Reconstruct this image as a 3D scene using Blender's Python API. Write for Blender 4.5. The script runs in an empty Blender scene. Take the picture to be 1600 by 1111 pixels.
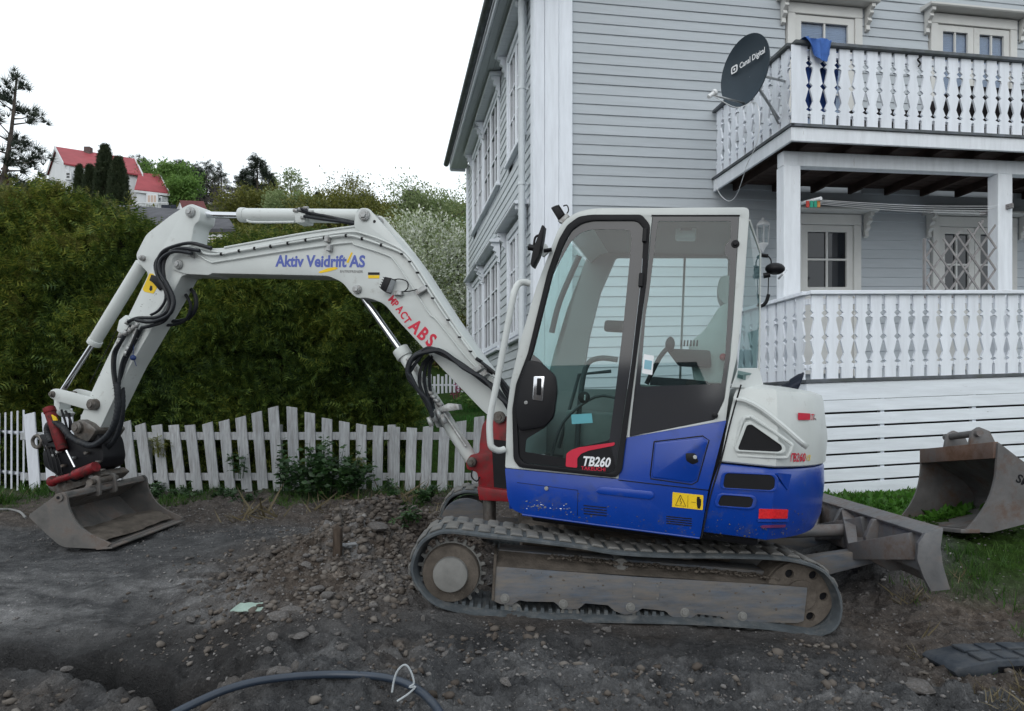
import bpy, bmesh, math, random
import numpy as np
from mathutils import Vector, Matrix
from mathutils.geometry import tessellate_polygon
random.seed(7); rng = np.random.default_rng(7)
R = math.radians
scene = bpy.context.scene
COL = scene.collection
# ------------------------------------------------------------ camera
F, EYE, HORIZ = 1028.0, 1.31, 620.0          # focal length in photo pixels, eye height, horizon row (1600x1111)
cam = bpy.data.cameras.new('camera'); cam_o = bpy.data.objects.new('camera', cam); COL.objects.link(cam_o)
cam_o.location = (0, 0, EYE); cam_o.rotation_euler = (R(90), 0, 0)
cam.sensor_width = 36; cam.lens = F/1600*36; cam.shift_y = (HORIZ-555.5)/1600
cam.clip_start = .05; cam.clip_end = 2000
cam.dof.use_dof = False
scene.camera = cam_o
# ------------------------------------------------------------ sky, sun, exposure (bright overcast evening)
world = bpy.data.worlds.new('World'); scene.world = world; world.use_nodes = True
wn, wl = world.node_tree.nodes, world.node_tree.links
bg = wn['Background']
sky = wn.new('ShaderNodeTexSky'); sky.sky_type = 'NISHITA'; sky.sun_disc = False
sky.sun_elevation = R(22); sky.sun_rotation = R(200); sky.air_density = 1.0; sky.dust_density = 2.5; sky.ozone_density = 1.0
hs = wn.new('ShaderNodeHueSaturation'); hs.inputs['Saturation'].default_value = .30; wl.new(sky.outputs[0], hs.inputs['Color'])
mx = wn.new('ShaderNodeMix'); mx.data_type = 'RGBA'; mx.inputs[0].default_value = .82
mx.inputs[7].default_value = (11.6, 12.5, 13.1, 1)      # the even veil of cloud
wl.new(hs.outputs[0], mx.inputs[6]); wl.new(mx.outputs[2], bg.inputs['Color'])
bg.inputs['Strength'].default_value = .115
sun = bpy.data.lights.new('sun', 'SUN'); sun.energy = .5; sun.angle = R(30); sun.color = (1, .96, .92)
sun_o = bpy.data.objects.new('sun', sun); COL.objects.link(sun_o)
_az, _el = R(200), R(35)
sun_o.rotation_euler = Vector((math.sin(_az)*math.cos(_el), math.cos(_az)*math.cos(_el), math.sin(_el))).to_track_quat('Z', 'Y').to_euler()
vs = scene.view_settings; vs.view_transform = 'Standard'; vs.look = 'None'; vs.exposure = 0.0; vs.gamma = 1; vs.use_curve_mapping = False
scene.cycles.max_bounces = 8; scene.cycles.transparent_max_bounces = 16; scene.cycles.use_denoising = True
# ------------------------------------------------------------ frames: pixel of the photo -> point on a real plane
CAM = Vector((0, 0, EYE))
def ray(px, py): return Vector(((px-800)/F, 1, -(py-HORIZ)/F))
def at(px, py, Y): return CAM + ray(px, py)*Y
class Frame:
    def __init__(s, o, x, y, z): s.o, s.x, s.y, s.z = Vector(o), Vector(x), Vector(y), Vector(z); s.n = s.x.cross(s.z)
    def pt(s, a, b, c): return s.o + s.x*a + s.y*b + s.z*c
    def loc(s, w):
        m = Matrix((s.x, s.y, s.z)).transposed(); return m.inverted() @ (Vector(w)-s.o)
    def hit(s, px, py, b):
        d = ray(px, py); q = s.o + s.y*b
        t = (q-CAM).dot(s.n)/d.dot(s.n); return CAM + d*t
    def un(s, px, py, b):
        l = s.loc(s.hit(px, py, b)); return (l.x, l.z)
    def poly(s, pts, b): return [s.un(p[0], p[1], b) for p in pts]
def tilted(o, yaw, tilt):
    y = Vector((math.sin(yaw), math.cos(yaw), 0))
    x0 = Vector((math.cos(yaw), -math.sin(yaw), 0))
    x = x0*math.cos(tilt) - Vector((0, 0, 1))*math.sin(tilt)
    return Frame(o, x, y, x.cross(y))
WORLD = Frame((0,0,0), (1,0,0), (0,1,0), (0,0,1))
# ------------------------------------------------------------ object helpers
def tag(o, label=None, cat=None, group=None, kind=None):
    if label: o['label'] = label
    if cat: o['category'] = cat
    if group: o['group'] = group
    if kind: o['kind'] = kind
    return o
def wloc(o):
    v = Vector((0,0,0))
    while o is not None: v = v + o.location; o = o.parent
    return v
def empty(name, loc, label=None, cat=None, group=None):
    o = bpy.data.objects.new(name, None); COL.objects.link(o); o.location = loc; o.empty_display_size = .2
    return tag(o, label, cat, group)
def link(name, me, parent, loc):
    o = bpy.data.objects.new(name, me); COL.objects.link(o)
    if parent: o.parent = parent; o.location = Vector(loc)-wloc(parent)
    else: o.location = loc
    return o
def rounded(pts, r, n=4):
    """round the corners of a 2-D polygon; r is one radius or one per corner"""
    out = []; N = len(pts); rs = r if isinstance(r, (list, tuple)) else [r]*N
    for i in range(N):
        p = Vector(pts[i][:2]); a = Vector(pts[i-1][:2])-p; b = Vector(pts[(i+1) % N][:2])-p
        rr = min(rs[i], a.length*.48, b.length*.48)
        if rr < 1e-5: out.append(tuple(p)); continue
        s = p + a.normalized()*rr; e = p + b.normalized()*rr
        for k in range(n+1):
            t = k/n; out.append(tuple(s*(1-t)**2 + p*2*t*(1-t) + e*t*t))
    return out
def smooth_path(pts, n=6):
    P = [Vector(p) for p in pts]; out = []
    for i in range(len(P)-1):
        p0 = P[max(i-1, 0)]; p1 = P[i]; p2 = P[i+1]; p3 = P[min(i+2, len(P)-1)]
        for k in range(n):
            t = k/n
            out.append(.5*((2*p1)+(p2-p0)*t+(2*p0-5*p1+4*p2-p3)*t*t+(3*p1-p0-3*p2+p3)*t**3))
    out.append(P[-1]); return out
class MB:
    """collects shapes in world coordinates; build() links them as ONE mesh object"""
    def __init__(s): s.v = []; s.f = []; s.sm = []
    def add(s, verts, faces, smooth=False):
        n = len(s.v); s.v += [tuple(v) for v in verts]; s.f += [tuple(i+n for i in f) for f in faces]; s.sm += [smooth]*len(faces); return s
    def box(s, fr, x0, x1, y0, y1, z0, z1):
        v = [fr.pt(x, y, z) for z in (z0, z1) for y in (y0, y1) for x in (x0, x1)]
        return s.add(v, [(0,2,3,1),(4,5,7,6),(0,1,5,4),(2,6,7,3),(0,4,6,2),(1,3,7,5)])
    def prism(s, fr, poly, y0, y1, holes=()):
        """polygon(s) in the frame's x-z plane, pushed from y0 to y1"""
        loops = [list(poly)]+[list(h) for h in holes]
        flat = [p for l in loops for p in l]
        tris = tessellate_polygon([[Vector((p[0], p[1], 0)) for p in l] for l in loops])
        n = len(flat); V = [fr.pt(p[0], y0, p[1]) for p in flat]+[fr.pt(p[0], y1, p[1]) for p in flat]
        faces = []
        if holes: faces += [tuple(t) for t in tris]+[tuple(i+n for i in reversed(t)) for t in tris]
        else: faces += [tuple(range(n)), tuple(reversed(range(n, 2*n)))]
        k = 0
        for l in loops:
            m = len(l)
            for i in range(m):
                a, b = k+i, k+(i+1) % m; faces.append((a, b, b+n, a+n))
            k += m
        return s.add(V, faces)
    def tube(s, pts, r, n=8, cap=True):
        P = [Vector(p) for p in pts]; rs = r if isinstance(r, (list, tuple)) else [r]*len(P)
        V = []; Fc = []; prev = None
        for i, p in enumerate(P):
            t = (P[min(i+1, len(P)-1)]-P[max(i-1, 0)])
            t = t.normalized() if t.length > 1e-9 else Vector((0,0,1))
            if prev is None:
                a = Vector((0,0,1)) if abs(t.z) < .9 else Vector((1,0,0)); u = t.cross(a).normalized()
            else:
                u = prev - t*prev.dot(t); u = u.normalized() if u.length > 1e-6 else t.orthogonal().normalized()
            prev = u; w = t.cross(u)
            for k in range(n):
                a = 2*math.pi*k/n; V.append(p+(u*math.cos(a)+w*math.sin(a))*rs[i])
        for i in range(len(P)-1):
            for k in range(n):
                a = i*n+k; b = i*n+(k+1) % n; Fc.append((a, b, b+n, a+n))
        s.add(V, Fc, True)
        if cap:
            m = len(s.v)-len(V); s.f += [tuple(m+k for k in reversed(range(n))), tuple(m+(len(P)-1)*n+k for k in range(n))]; s.sm += [False, False]
        return s
    def cyl(s, a, b, r, n=20, r2=None): return s.tube([a, b], [r, r if r2 is None else r2], n)
    def disc(s, fr, x, z, y0, y1, r, n=24, r2=None): return s.tube([fr.pt(x, y0, z), fr.pt(x, y1, z)], [r, r if r2 is None else r2], n)
    def loft(s, rings, cap=True, smooth=True):
        n = len(rings[0]); V = [v for rg in rings for v in rg]; Fc = []
        for i in range(len(rings)-1):
            for k in range(n):
                a = i*n+k; b = i*n+(k+1) % n; Fc.append((a, b, b+n, a+n))
        s.add(V, Fc, smooth)
        if cap:
            m = len(s.v)-len(V); s.f += [tuple(m+k for k in reversed(range(n))), tuple(m+(len(rings)-1)*n+k for k in range(n))]; s.sm += [False]*2
        return s
    def blob(s, c, r, fr=WORLD, squash=(1,1,1), nu=10, nv=7):
        V = []; Fc = []
        for j in range(nv+1):
            th = math.pi*j/nv
            for i in range(nu):
                a = 2*math.pi*i/nu
                V.append(Vector(c)+fr.x*(r*squash[0]*math.sin(th)*math.cos(a))+fr.y*(r*squash[1]*math.sin(th)*math.sin(a))+fr.z*(r*squash[2]*math.cos(th)))
        for j in range(nv):
            for i in range(nu):
                a = j*nu+i; b = j*nu+(i+1) % nu; Fc.append((a, a+nu, b+nu, b))
        return s.add(V, Fc, True)
    def build(s, name, m, parent=None, bevel=0, seg=2, origin=None, smooth=None):
        A = np.array(s.v); lo, hi = A.min(0), A.max(0)
        c = Vector(origin) if origin is not None else Vector(((lo[0]+hi[0])/2, (lo[1]+hi[1])/2, lo[2]))
        me = bpy.data.meshes.new(name); me.from_pydata([tuple(Vector(v)-c) for v in s.v], [], s.f)
        bm = bmesh.new(); bm.from_mesh(me)
        for f, q in zip(bm.faces, s.sm): f.smooth = q if smooth is None else smooth
        bmesh.ops.recalc_face_normals(bm, faces=bm.faces)
        if bevel:
            ed = [e for e in bm.edges if len(e.link_faces) == 2 and e.calc_face_angle(0) > R(28) and not (e.link_faces[0].smooth and e.link_faces[1].smooth)]
            bmesh.ops.bevel(bm, geom=ed, offset=bevel, segments=seg, affect='EDGES', clamp_overlap=True, profile=.5)
            for f in bm.faces: f.smooth = True
            for e in bm.edges:
                if len(e.link_faces) == 2 and e.calc_face_angle(0) > R(32): e.smooth = False
        else:
            for e in bm.edges:
                if len(e.link_faces) == 2 and e.calc_face_angle(0) > R(40): e.smooth = False
        bm.to_mesh(me); bm.free(); me.update()
        if m: me.materials.append(m)
        return link(name, me, parent, c)
def mesh_np(name, verts, faces, m, parent=None, loc=(0,0,0), smooth=False):
    """fast mesh from numpy arrays (all faces the same size)"""
    me = bpy.data.meshes.new(name); nv, nf, k = len(verts), len(faces), faces.shape[1]
    me.vertices.add(nv); me.vertices.foreach_set('co', (verts-np.array(loc)).astype(np.float32).ravel())
    me.loops.add(nf*k); me.loops.foreach_set('vertex_index', faces.astype(np.int32).ravel())
    me.polygons.add(nf); me.polygons.foreach_set('loop_start', np.arange(0, nf*k, k, dtype=np.int32))
    me.polygons.foreach_set('loop_total', np.full(nf, k, dtype=np.int32))
    if smooth: me.polygons.foreach_set('use_smooth', np.ones(nf, dtype=bool))
    me.update(calc_edges=True); me.validate()
    if m: me.materials.append(m)
    return link(name, me, parent, loc)
def text(name, s, fr, x, z, y, size, m, parent, shear=0, rot=0, sx=1, bold=.0, align='LEFT', ext=.0012):
    cu = bpy.data.curves.new(name, 'FONT'); cu.body = s; cu.size = size; cu.shear = shear; cu.offset = bold*size*.6; cu.extrude = ext/2; cu.align_x = align; cu.resolution_u = 3
    t = bpy.data.objects.new('t', cu); COL.objects.link(t); bpy.context.view_layer.update()
    me = bpy.data.meshes.new_from_object(t.evaluated_get(bpy.context.evaluated_depsgraph_get())); bpy.data.objects.remove(t)
    me.name = name; c, sn = math.cos(rot), math.sin(rot); base = fr.pt(x, y, z)
    for v in me.vertices:
        a, b = v.co.x*sx, v.co.y; v.co = fr.pt(x+a*c-b*sn, y-v.co.z, z+a*sn+b*c)-base
    me.materials.clear(); me.materials.append(m)
    return link(name, me, parent, base)
# ------------------------------------------------------------ numpy noise
def _hash(ix, iy, iz):
    h = (ix*374761393 + iy*668265263 + iz*2147483647*3 + 1013904223) & 0xffffffff
    h = ((h ^ (h >> 13))*1274126177) & 0xffffffff
    return ((h ^ (h >> 16)) & 0xffff)/32767.5-1
def vnoise(x, y, z=0.0):
    x, y, z = np.broadcast_arrays(np.asarray(x, float), y, z)
    ix, iy, iz = np.floor(x).astype(np.int64), np.floor(y).astype(np.int64), np.floor(z).astype(np.int64)
    fx, fy, fz = x-ix, y-iy, z-iz
    fx, fy, fz = [t*t*t*(t*(t*6-15)+10) for t in (fx, fy, fz)]
    r = 0
    for a in (0, 1):
        for b in (0, 1):
            for c in (0, 1):
                r = r + _hash(ix+a, iy+b, iz+c)*(fx if a else 1-fx)*(fy if b else 1-fy)*(fz if c else 1-fz)
    return r
def fbm(x, y, z=0.0, o=4, g=.5):
    r = 0; a = 1
    for k in range(o): r = r+a*vnoise(np.asarray(x)*2**k+k*17.3, np.asarray(y)*2**k-k*9.1, np.asarray(z)*2**k+k*5); a *= g
    return r
# ------------------------------------------------------------ materials
MC = {}
def M(name, col, rough=.6, metal=0.0, var=.12, scale=6, bump=.15, bscale=80, grain=None, dirt=None, dirt_amt=.0, dirt_scale=4, coat=0.0, spec=.22, rand=0.0, bdist=.004, trans=0.0, dirt_sharp=.15):
    """procedural paint, wood, soil ...: colour clouds, fine relief, optional wear patches and grain"""
    if name in MC: return MC[name]
    m = bpy.data.materials.new(name); m.use_nodes = True; N, L = m.node_tree.nodes, m.node_tree.links; b = N['Principled BSDF']
    def nd(t, **k):
        n = N.new(t)
        for a, v in k.items(): setattr(n, a, v)
        return n
    tc = nd('ShaderNodeTexCoord'); mp = nd('ShaderNodeMapping'); L.new(tc.outputs['Object'], mp.inputs[0])
    oi = nd('ShaderNodeObjectInfo'); ml = nd('ShaderNodeVectorMath', operation='SCALE'); ml.inputs[0].default_value = (37, 23, 51); L.new(oi.outputs['Random'], ml.inputs['Scale'])
    ad = nd('ShaderNodeVectorMath', operation='ADD'); L.new(mp.outputs[0], ad.inputs[0]); L.new(ml.outputs[0], ad.inputs[1]); vec = ad.outputs[0]
    gvec = vec
    if grain:   # (stretch axis, strength, yaw)
        ax, st, yaw = grain; g = nd('ShaderNodeMapping'); g.inputs['Rotation'].default_value = (0, 0, yaw)
        sc = [st, st, st]; sc['XYZ'.index(ax)] = 1.0; g2 = nd('ShaderNodeMapping'); g2.inputs['Scale'].default_value = sc
        L.new(vec, g.inputs[0]); L.new(g.outputs[0], g2.inputs[0]); gvec = g2.outputs[0]
    def noise(v, s, det=4, ro=.6):
        n = nd('ShaderNodeTexNoise'); n.inputs['Scale'].default_value = s; n.inputs['Detail'].default_value = det; n.inputs['Roughness'].default_value = ro; L.new(v, n.inputs['Vector']); return n.outputs['Fac']
    def ramp(f, a, c, p0=0.0, p1=1.0):
        r = nd('ShaderNodeValToRGB'); r.color_ramp.elements[0].position = p0; r.color_ramp.elements[1].position = p1
        r.color_ramp.elements[0].color = a; r.color_ramp.elements[1].color = c; L.new(f, r.inputs[0]); return r.outputs['Color']
    def mix(f, a, c, mode='MIX'):
        x = nd('ShaderNodeMix', data_type='RGBA', blend_type=mode)
        for s_, v in ((0, f), (6, a), (7, c)):
            if hasattr(v, 'is_output'): L.new(v, x.inputs[s_])
            else: x.inputs[s_].default_value = v
        return x.outputs[2]
    lo = tuple(c*(1-var*1.6) for c in col)+(1,); hi = tuple(min(c*(1+var*1.3), 1) for c in col)+(1,)
    c = ramp(noise(gvec, scale, 6), lo, hi, .3, .7)
    if rand:
        mr = nd('ShaderNodeMapRange'); mr.inputs['To Min'].default_value = 1-rand; mr.inputs['To Max'].default_value = 1+rand; L.new(oi.outputs['Random'], mr.inputs[0])
        hv = nd('ShaderNodeHueSaturation'); L.new(c, hv.inputs['Color']); L.new(mr.outputs[0], hv.inputs['Value']); c = hv.outputs[0]
    rg = rough
    if dirt:
        n1 = noise(gvec, dirt_scale, 8, .72); f = ramp(n1, (0,0,0,1), (1,1,1,1), max(0, 1-dirt_amt-dirt_sharp), min(1, 1-dirt_amt+dirt_sharp))
        c = mix(f, c, tuple(dirt)+(1,))
        rr = nd('ShaderNodeMapRange'); rr.inputs['To Min'].default_value = rough; rr.inputs['To Max'].default_value = max(rough, .85); L.new(f, rr.inputs[0]); L.new(rr.outputs[0], b.inputs['Roughness'])
        if metal:
            r2 = nd('ShaderNodeMapRange'); r2.inputs['To Min'].default_value = metal; r2.inputs['To Max'].default_value = 0; L.new(f, r2.inputs[0]); L.new(r2.outputs[0], b.inputs['Metallic'])
    else: b.inputs['Roughness'].default_value = rough
    if not (dirt and metal): b.inputs['Metallic'].default_value = metal
    L.new(c, b.inputs['Base Color']); b.inputs['Specular IOR Level'].default_value = spec
    if coat: b.inputs['Coat Weight'].default_value = coat; b.inputs['Coat Roughness'].default_value = .12
    if bump:
        bp = nd('ShaderNodeBump'); bp.inputs['Strength'].default_value = bump; bp.inputs['Distance'].default_value = bdist
        L.new(noise(gvec, bscale, 5, .65), bp.inputs['Height']); L.new(bp.outputs[0], b.inputs['Normal'])
    if trans:
        out = N['Material Output']; tr = nd('ShaderNodeBsdfTranslucent'); L.new(c, tr.inputs[0]); ms = nd('ShaderNodeMixShader'); ms.inputs[0].default_value = trans
        L.new(b.outputs[0], ms.inputs[1]); L.new(tr.outputs[0], ms.inputs[2]); L.new(ms.outputs[0], out.inputs[0])
    MC[name] = m; return m
def glass(name, tint, refl=1.0, rough=.01):
    if name in MC: return MC[name]
    m = bpy.data.materials.new(name); m.use_nodes = True; N, L = m.node_tree.nodes, m.node_tree.links; N.remove(N['Principled BSDF'])
    tr = N.new('ShaderNodeBsdfTransparent'); tr.inputs[0].default_value = tuple(tint)+(1,)
    gl = N.new('ShaderNodeBsdfGlossy'); gl.inputs['Roughness'].default_value = rough
    fr = N.new('ShaderNodeFresnel'); fr.inputs[0].default_value = 1.52; ma = N.new('ShaderNodeMath'); ma.operation = 'MULTIPLY'; ma.inputs[1].default_value = refl; ma.use_clamp = True
    ge = N.new('ShaderNodeNewGeometry'); fb = N.new('ShaderNodeMath'); fb.operation = 'SUBTRACT'; fb.inputs[0].default_value = 1; L.new(ge.outputs['Backfacing'], fb.inputs[1])
    fm = N.new('ShaderNodeMath'); fm.operation = 'MULTIPLY'; L.new(fr.outputs[0], fm.inputs[0]); L.new(fb.outputs[0], fm.inputs[1])   # only the outer face mirrors
    L.new(fm.outputs[0], ma.inputs[0]); ms = N.new('ShaderNodeMixShader'); L.new(ma.outputs[0], ms.inputs[0]); L.new(tr.outputs[0], ms.inputs[1]); L.new(gl.outputs[0], ms.inputs[2])
    L.new(ms.outputs[0], N['Material Output'].inputs[0]); MC[name] = m; return m
HYAW = R(-11.2)
# paint and wood
m_siding = M('grey_siding_paint', (.435,.47,.50), .55, var=.03, scale=2.2, bump=.35, bscale=14, grain=('X',9,HYAW), rand=.045, dirt=(.36,.38,.40), dirt_amt=.18, dirt_scale=3, dirt_sharp=.12)
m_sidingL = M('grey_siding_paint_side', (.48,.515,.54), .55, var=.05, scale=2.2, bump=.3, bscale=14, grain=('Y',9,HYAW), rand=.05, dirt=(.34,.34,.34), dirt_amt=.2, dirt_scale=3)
m_trim = M('white_trim_paint', (.74,.775,.83), .45, var=.05, scale=2, bump=.3, bscale=18, grain=('Z',8,0), rand=.03, dirt=(.42,.41,.40), dirt_amt=.2, dirt_scale=2.5)
m_trimH = M('white_trim_paint_level', (.72,.755,.81), .45, var=.05, scale=2, bump=.3, bscale=18, grain=('X',8,HYAW), rand=.03, dirt=(.36,.35,.33), dirt_amt=.28, dirt_scale=3)
m_slat = M('peeling_white_slats', (.74,.78,.83), .55, var=.06, scale=2, bump=.5, bscale=14, grain=('X',10,HYAW), rand=.05, dirt=(.22,.21,.20), dirt_amt=.31, dirt_scale=6, dirt_sharp=.05)
m_post = M('chipped_white_post', (.72,.75,.79), .55, var=.06, scale=2, bump=.4, bscale=16, grain=('Z',7,0), rand=.02, dirt=(.36,.34,.32), dirt_amt=.31, dirt_scale=4, dirt_sharp=.06)
m_picket = M('weathered_picket_wood', (.37,.385,.40), .8, var=.16, scale=4, bump=.6, bscale=16, grain=('Z',10,0), rand=.10, dirt=(.21,.2,.2), dirt_amt=.42, dirt_scale=5)
m_picketW = M('white_picket_paint', (.60,.62,.67), .6, var=.06, scale=3, bump=.3, bscale=16, grain=('Z',8,0), rand=.05, dirt=(.3,.3,.3), dirt_amt=.3, dirt_scale=5)
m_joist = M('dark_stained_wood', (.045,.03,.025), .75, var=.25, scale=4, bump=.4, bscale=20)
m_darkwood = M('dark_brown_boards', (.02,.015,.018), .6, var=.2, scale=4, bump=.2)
m_rooftile = M('dark_grey_roof_tile', (.05,.05,.055), .7, var=.2, scale=10, bump=.3)
m_zinc = M('weathered_zinc', (.13,.14,.16), .5, .6, var=.25, scale=5, bump=.1, dirt=(.09,.1,.09), dirt_amt=.45)
m_downpipe = M('grey_white_pipe_enamel', (.62,.66,.69), .4, var=.04, bump=.05)
m_pane = M('window_glass', (.010,.012,.016), .03, var=.02, bump=.02, bscale=1.5, spec=.6)
m_blind = M('blue_grey_blind', (.42,.47,.68), .6, var=.08, scale=3, bump=0)
m_curtain = M('pale_curtain', (.42,.42,.44), .9, var=.2, scale=5, bump=.2, grain=('Z',6,0))
g_window = glass('clear_window_glass', (.8,.85,.86), 1.6)
# machine
m_body = M('light_grey_machine_paint', (.54,.565,.555), .38, var=.04, scale=3, bump=.04, bscale=120, dirt=(.30,.285,.26), dirt_amt=.30, dirt_scale=7, coat=.15, dirt_sharp=.1)
m_red2 = M('dirty_red_cylinder_paint', (.17,.010,.014), .5, var=.25, scale=12, bump=.15, dirt=(.035,.022,.02), dirt_amt=.46, dirt_scale=14, dirt_sharp=.1)
m_blue = M('blue_machine_paint', (.002,.040,.29), .28, var=.06, scale=4, bump=.04, bscale=150, dirt=(.035,.05,.12), dirt_amt=.33, dirt_scale=6, coat=.12, spec=.4, dirt_sharp=.12)
m_red = M('red_machine_paint', (.24,.010,.016), .42, var=.15, scale=5, bump=.06, dirt=(.085,.04,.038), dirt_amt=.44, dirt_scale=12, coat=.1)
m_black = M('black_plastic', (.008,.008,.010), .45, var=.1, bump=.05)
m_rubber = M('black_rubber_seal', (.01,.01,.012), .6, var=.1, bump=.05)
m_hose = M('black_hose_rubber', (.016,.018,.022), .42, var=.2, scale=20, bump=.3, bscale=150, dirt=(.08,.075,.07), dirt_amt=.3)
m_chrome = M('polished_rod', (.62,.63,.66), .14, 1.0, var=.03, bump=0)
m_steel = M('greasy_steel', (.16,.15,.14), .45, .7, var=.25, scale=20, bump=.2, dirt=(.07,.045,.03), dirt_amt=.42, dirt_scale=14)
m_bolt = M('grey_pin_steel', (.4,.41,.41), .4, .3, var=.15, scale=25, bump=.1, dirt=(.12,.08,.06), dirt_amt=.38, dirt_scale=20)
m_track = M('dusty_track_rubber', (.07,.08,.088), .75, var=.18, scale=8, bump=.35, bscale=45, dirt=(.19,.185,.175), dirt_amt=.36, dirt_scale=7, bdist=.006)
m_lug = M('dusty_track_lug', (.12,.122,.122), .85, var=.2, scale=12, bump=.5, bscale=50, rand=.12, dirt=(.17,.162,.15), dirt_amt=.5, bdist=.006)
m_frame = M('worn_blue_grey_track_frame', (.085,.105,.135), .6, .1, var=.22, scale=7, bump=.3, bscale=60, grain=('X',5,0), dirt=(.165,.146,.128), dirt_amt=.52, dirt_scale=3.2, dirt_sharp=.16)
m_mud = M('caked_brown_mud', (.10,.085,.072), .95, var=.25, scale=9, bump=.8, bscale=40, bdist=.01)
m_hub = M('dusty_hub_steel', (.19,.188,.18), .75, .1, var=.12, scale=14, bump=.3, bscale=60)
m_bucket = M('worn_bucket_steel', (.17,.165,.16), .45, .5, var=.2, scale=5, bump=.3, bscale=50, dirt=(.125,.095,.08), dirt_amt=.45, dirt_scale=5, dirt_sharp=.1)
m_bucket2 = M('rusty_bucket_steel', (.14,.135,.135), .6, .3, var=.2, scale=4, bump=.3, bscale=40, dirt=(.115,.07,.05), dirt_amt=.40, dirt_scale=5, dirt_sharp=.1)
m_blade = M('scuffed_blade_steel', (.19,.19,.195), .5, .3, var=.22, scale=5, bump=.3, bscale=40, dirt=(.135,.105,.09), dirt_amt=.45, dirt_scale=5, dirt_sharp=.1)
m_seat = M('black_seat_fabric', (.025,.026,.03), .85, var=.15, bump=.3)
m_seatG = M('grey_seat_cover', (.30,.31,.31), .7, var=.08, bump=.2)
m_interior = M('charcoal_cab_trim', (.05,.055,.058), .6, var=.15, bump=.1)
m_console = M('grey_console_plastic', (.13,.14,.135), .55, var=.08, bump=.05)
m_headliner = M('grey_headliner', (.20,.20,.20), .8, var=.04, bump=0)
g_cab = glass('cab_glass_teal', (.88,.99,.98), 1.6)
m_yellow = M('yellow_sticker', (.75,.50,.02), .4, var=.05, bump=0)
m_red_lens = M('red_reflector', (.62,.015,.02), .25, var=.15, scale=60, bump=.6, bscale=220, coat=.4)
m_dark_print = M('black_print', (.01,.01,.012), .4, var=.02, bump=0)
m_red_print = M('red_print', (.55,.03,.06), .4, var=.05, bump=0)
m_blue_print = M('blue_print', (.10,.13,.40), .4, var=.05, bump=0)
m_white_print = M('white_print', (.75,.76,.78), .4, var=.03, bump=0)
m_grey_print = M('grey_print', (.2,.2,.2), .4, var=.03, bump=0)
m_cyan_paper = M('pale_blue_paper', (.22,.42,.50), .6, var=.03, bump=0)
m_mirror = M('mirror_glass', (.5,.52,.55), .04, 1.0, var=.01, bump=0)
m_lamp_face = M('lamp_lens', (.55,.57,.6), .1, .4, var=.05, scale=40, bump=.3, bscale=100)
m_dish = M('dark_blue_grey_dish', (.035,.05,.065), .5, var=.06, scale=4, bump=.05)
m_galv = M('galvanised_steel', (.38,.39,.4), .4, .7, var=.15, scale=20, bump=.1)
m_cream = M('cream_grey_window_paint', (.60,.60,.58), .5, var=.05, scale=2, bump=.3, bscale=18, rand=.03, dirt=(.40,.38,.35), dirt_amt=.25, dirt_scale=3)
m_towel = M('blue_towel_cloth', (.07,.16,.46), .95, var=.15, scale=8, bump=.7, bscale=250)
m_navy = M('navy_blue_cloth', (.03,.07,.24), .95, var=.2, scale=6, bump=.5, bscale=150)
m_white_enamel = M('white_lamp_enamel', (.7,.71,.72), .4, var=.04, bump=.1)
m_trellis = M('grey_trellis_wood', (.24,.23,.23), .8, var=.15, scale=8, bump=.3, rand=.1)
# ground and growth
m_stone = M('grey_stone', (.14,.133,.13), .9, var=.3, scale=7, bump=.7, bscale=28, rand=.25, bdist=.01, dirt=(.09,.075,.065), dirt_amt=.42)
m_gravel = M('dusty_gravel', (.13,.12,.118), .92, var=.5, scale=9, bump=.4, bscale=60)
m_pipe = M('blue_grey_plastic_pipe', (.022,.032,.05), .36, var=.12, scale=6, bump=.1, bscale=60, dirt=(.07,.07,.07), dirt_amt=.3, spec=.5)
m_twine = M('white_twine', (.4,.43,.45), .8, var=.1, bump=.5)
m_rubber_mat = M('dusty_recycled_plastic', (.040,.048,.06), .7, var=.2, scale=8, bump=.5, bscale=60, dirt=(.08,.078,.075), dirt_amt=.42)
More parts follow.
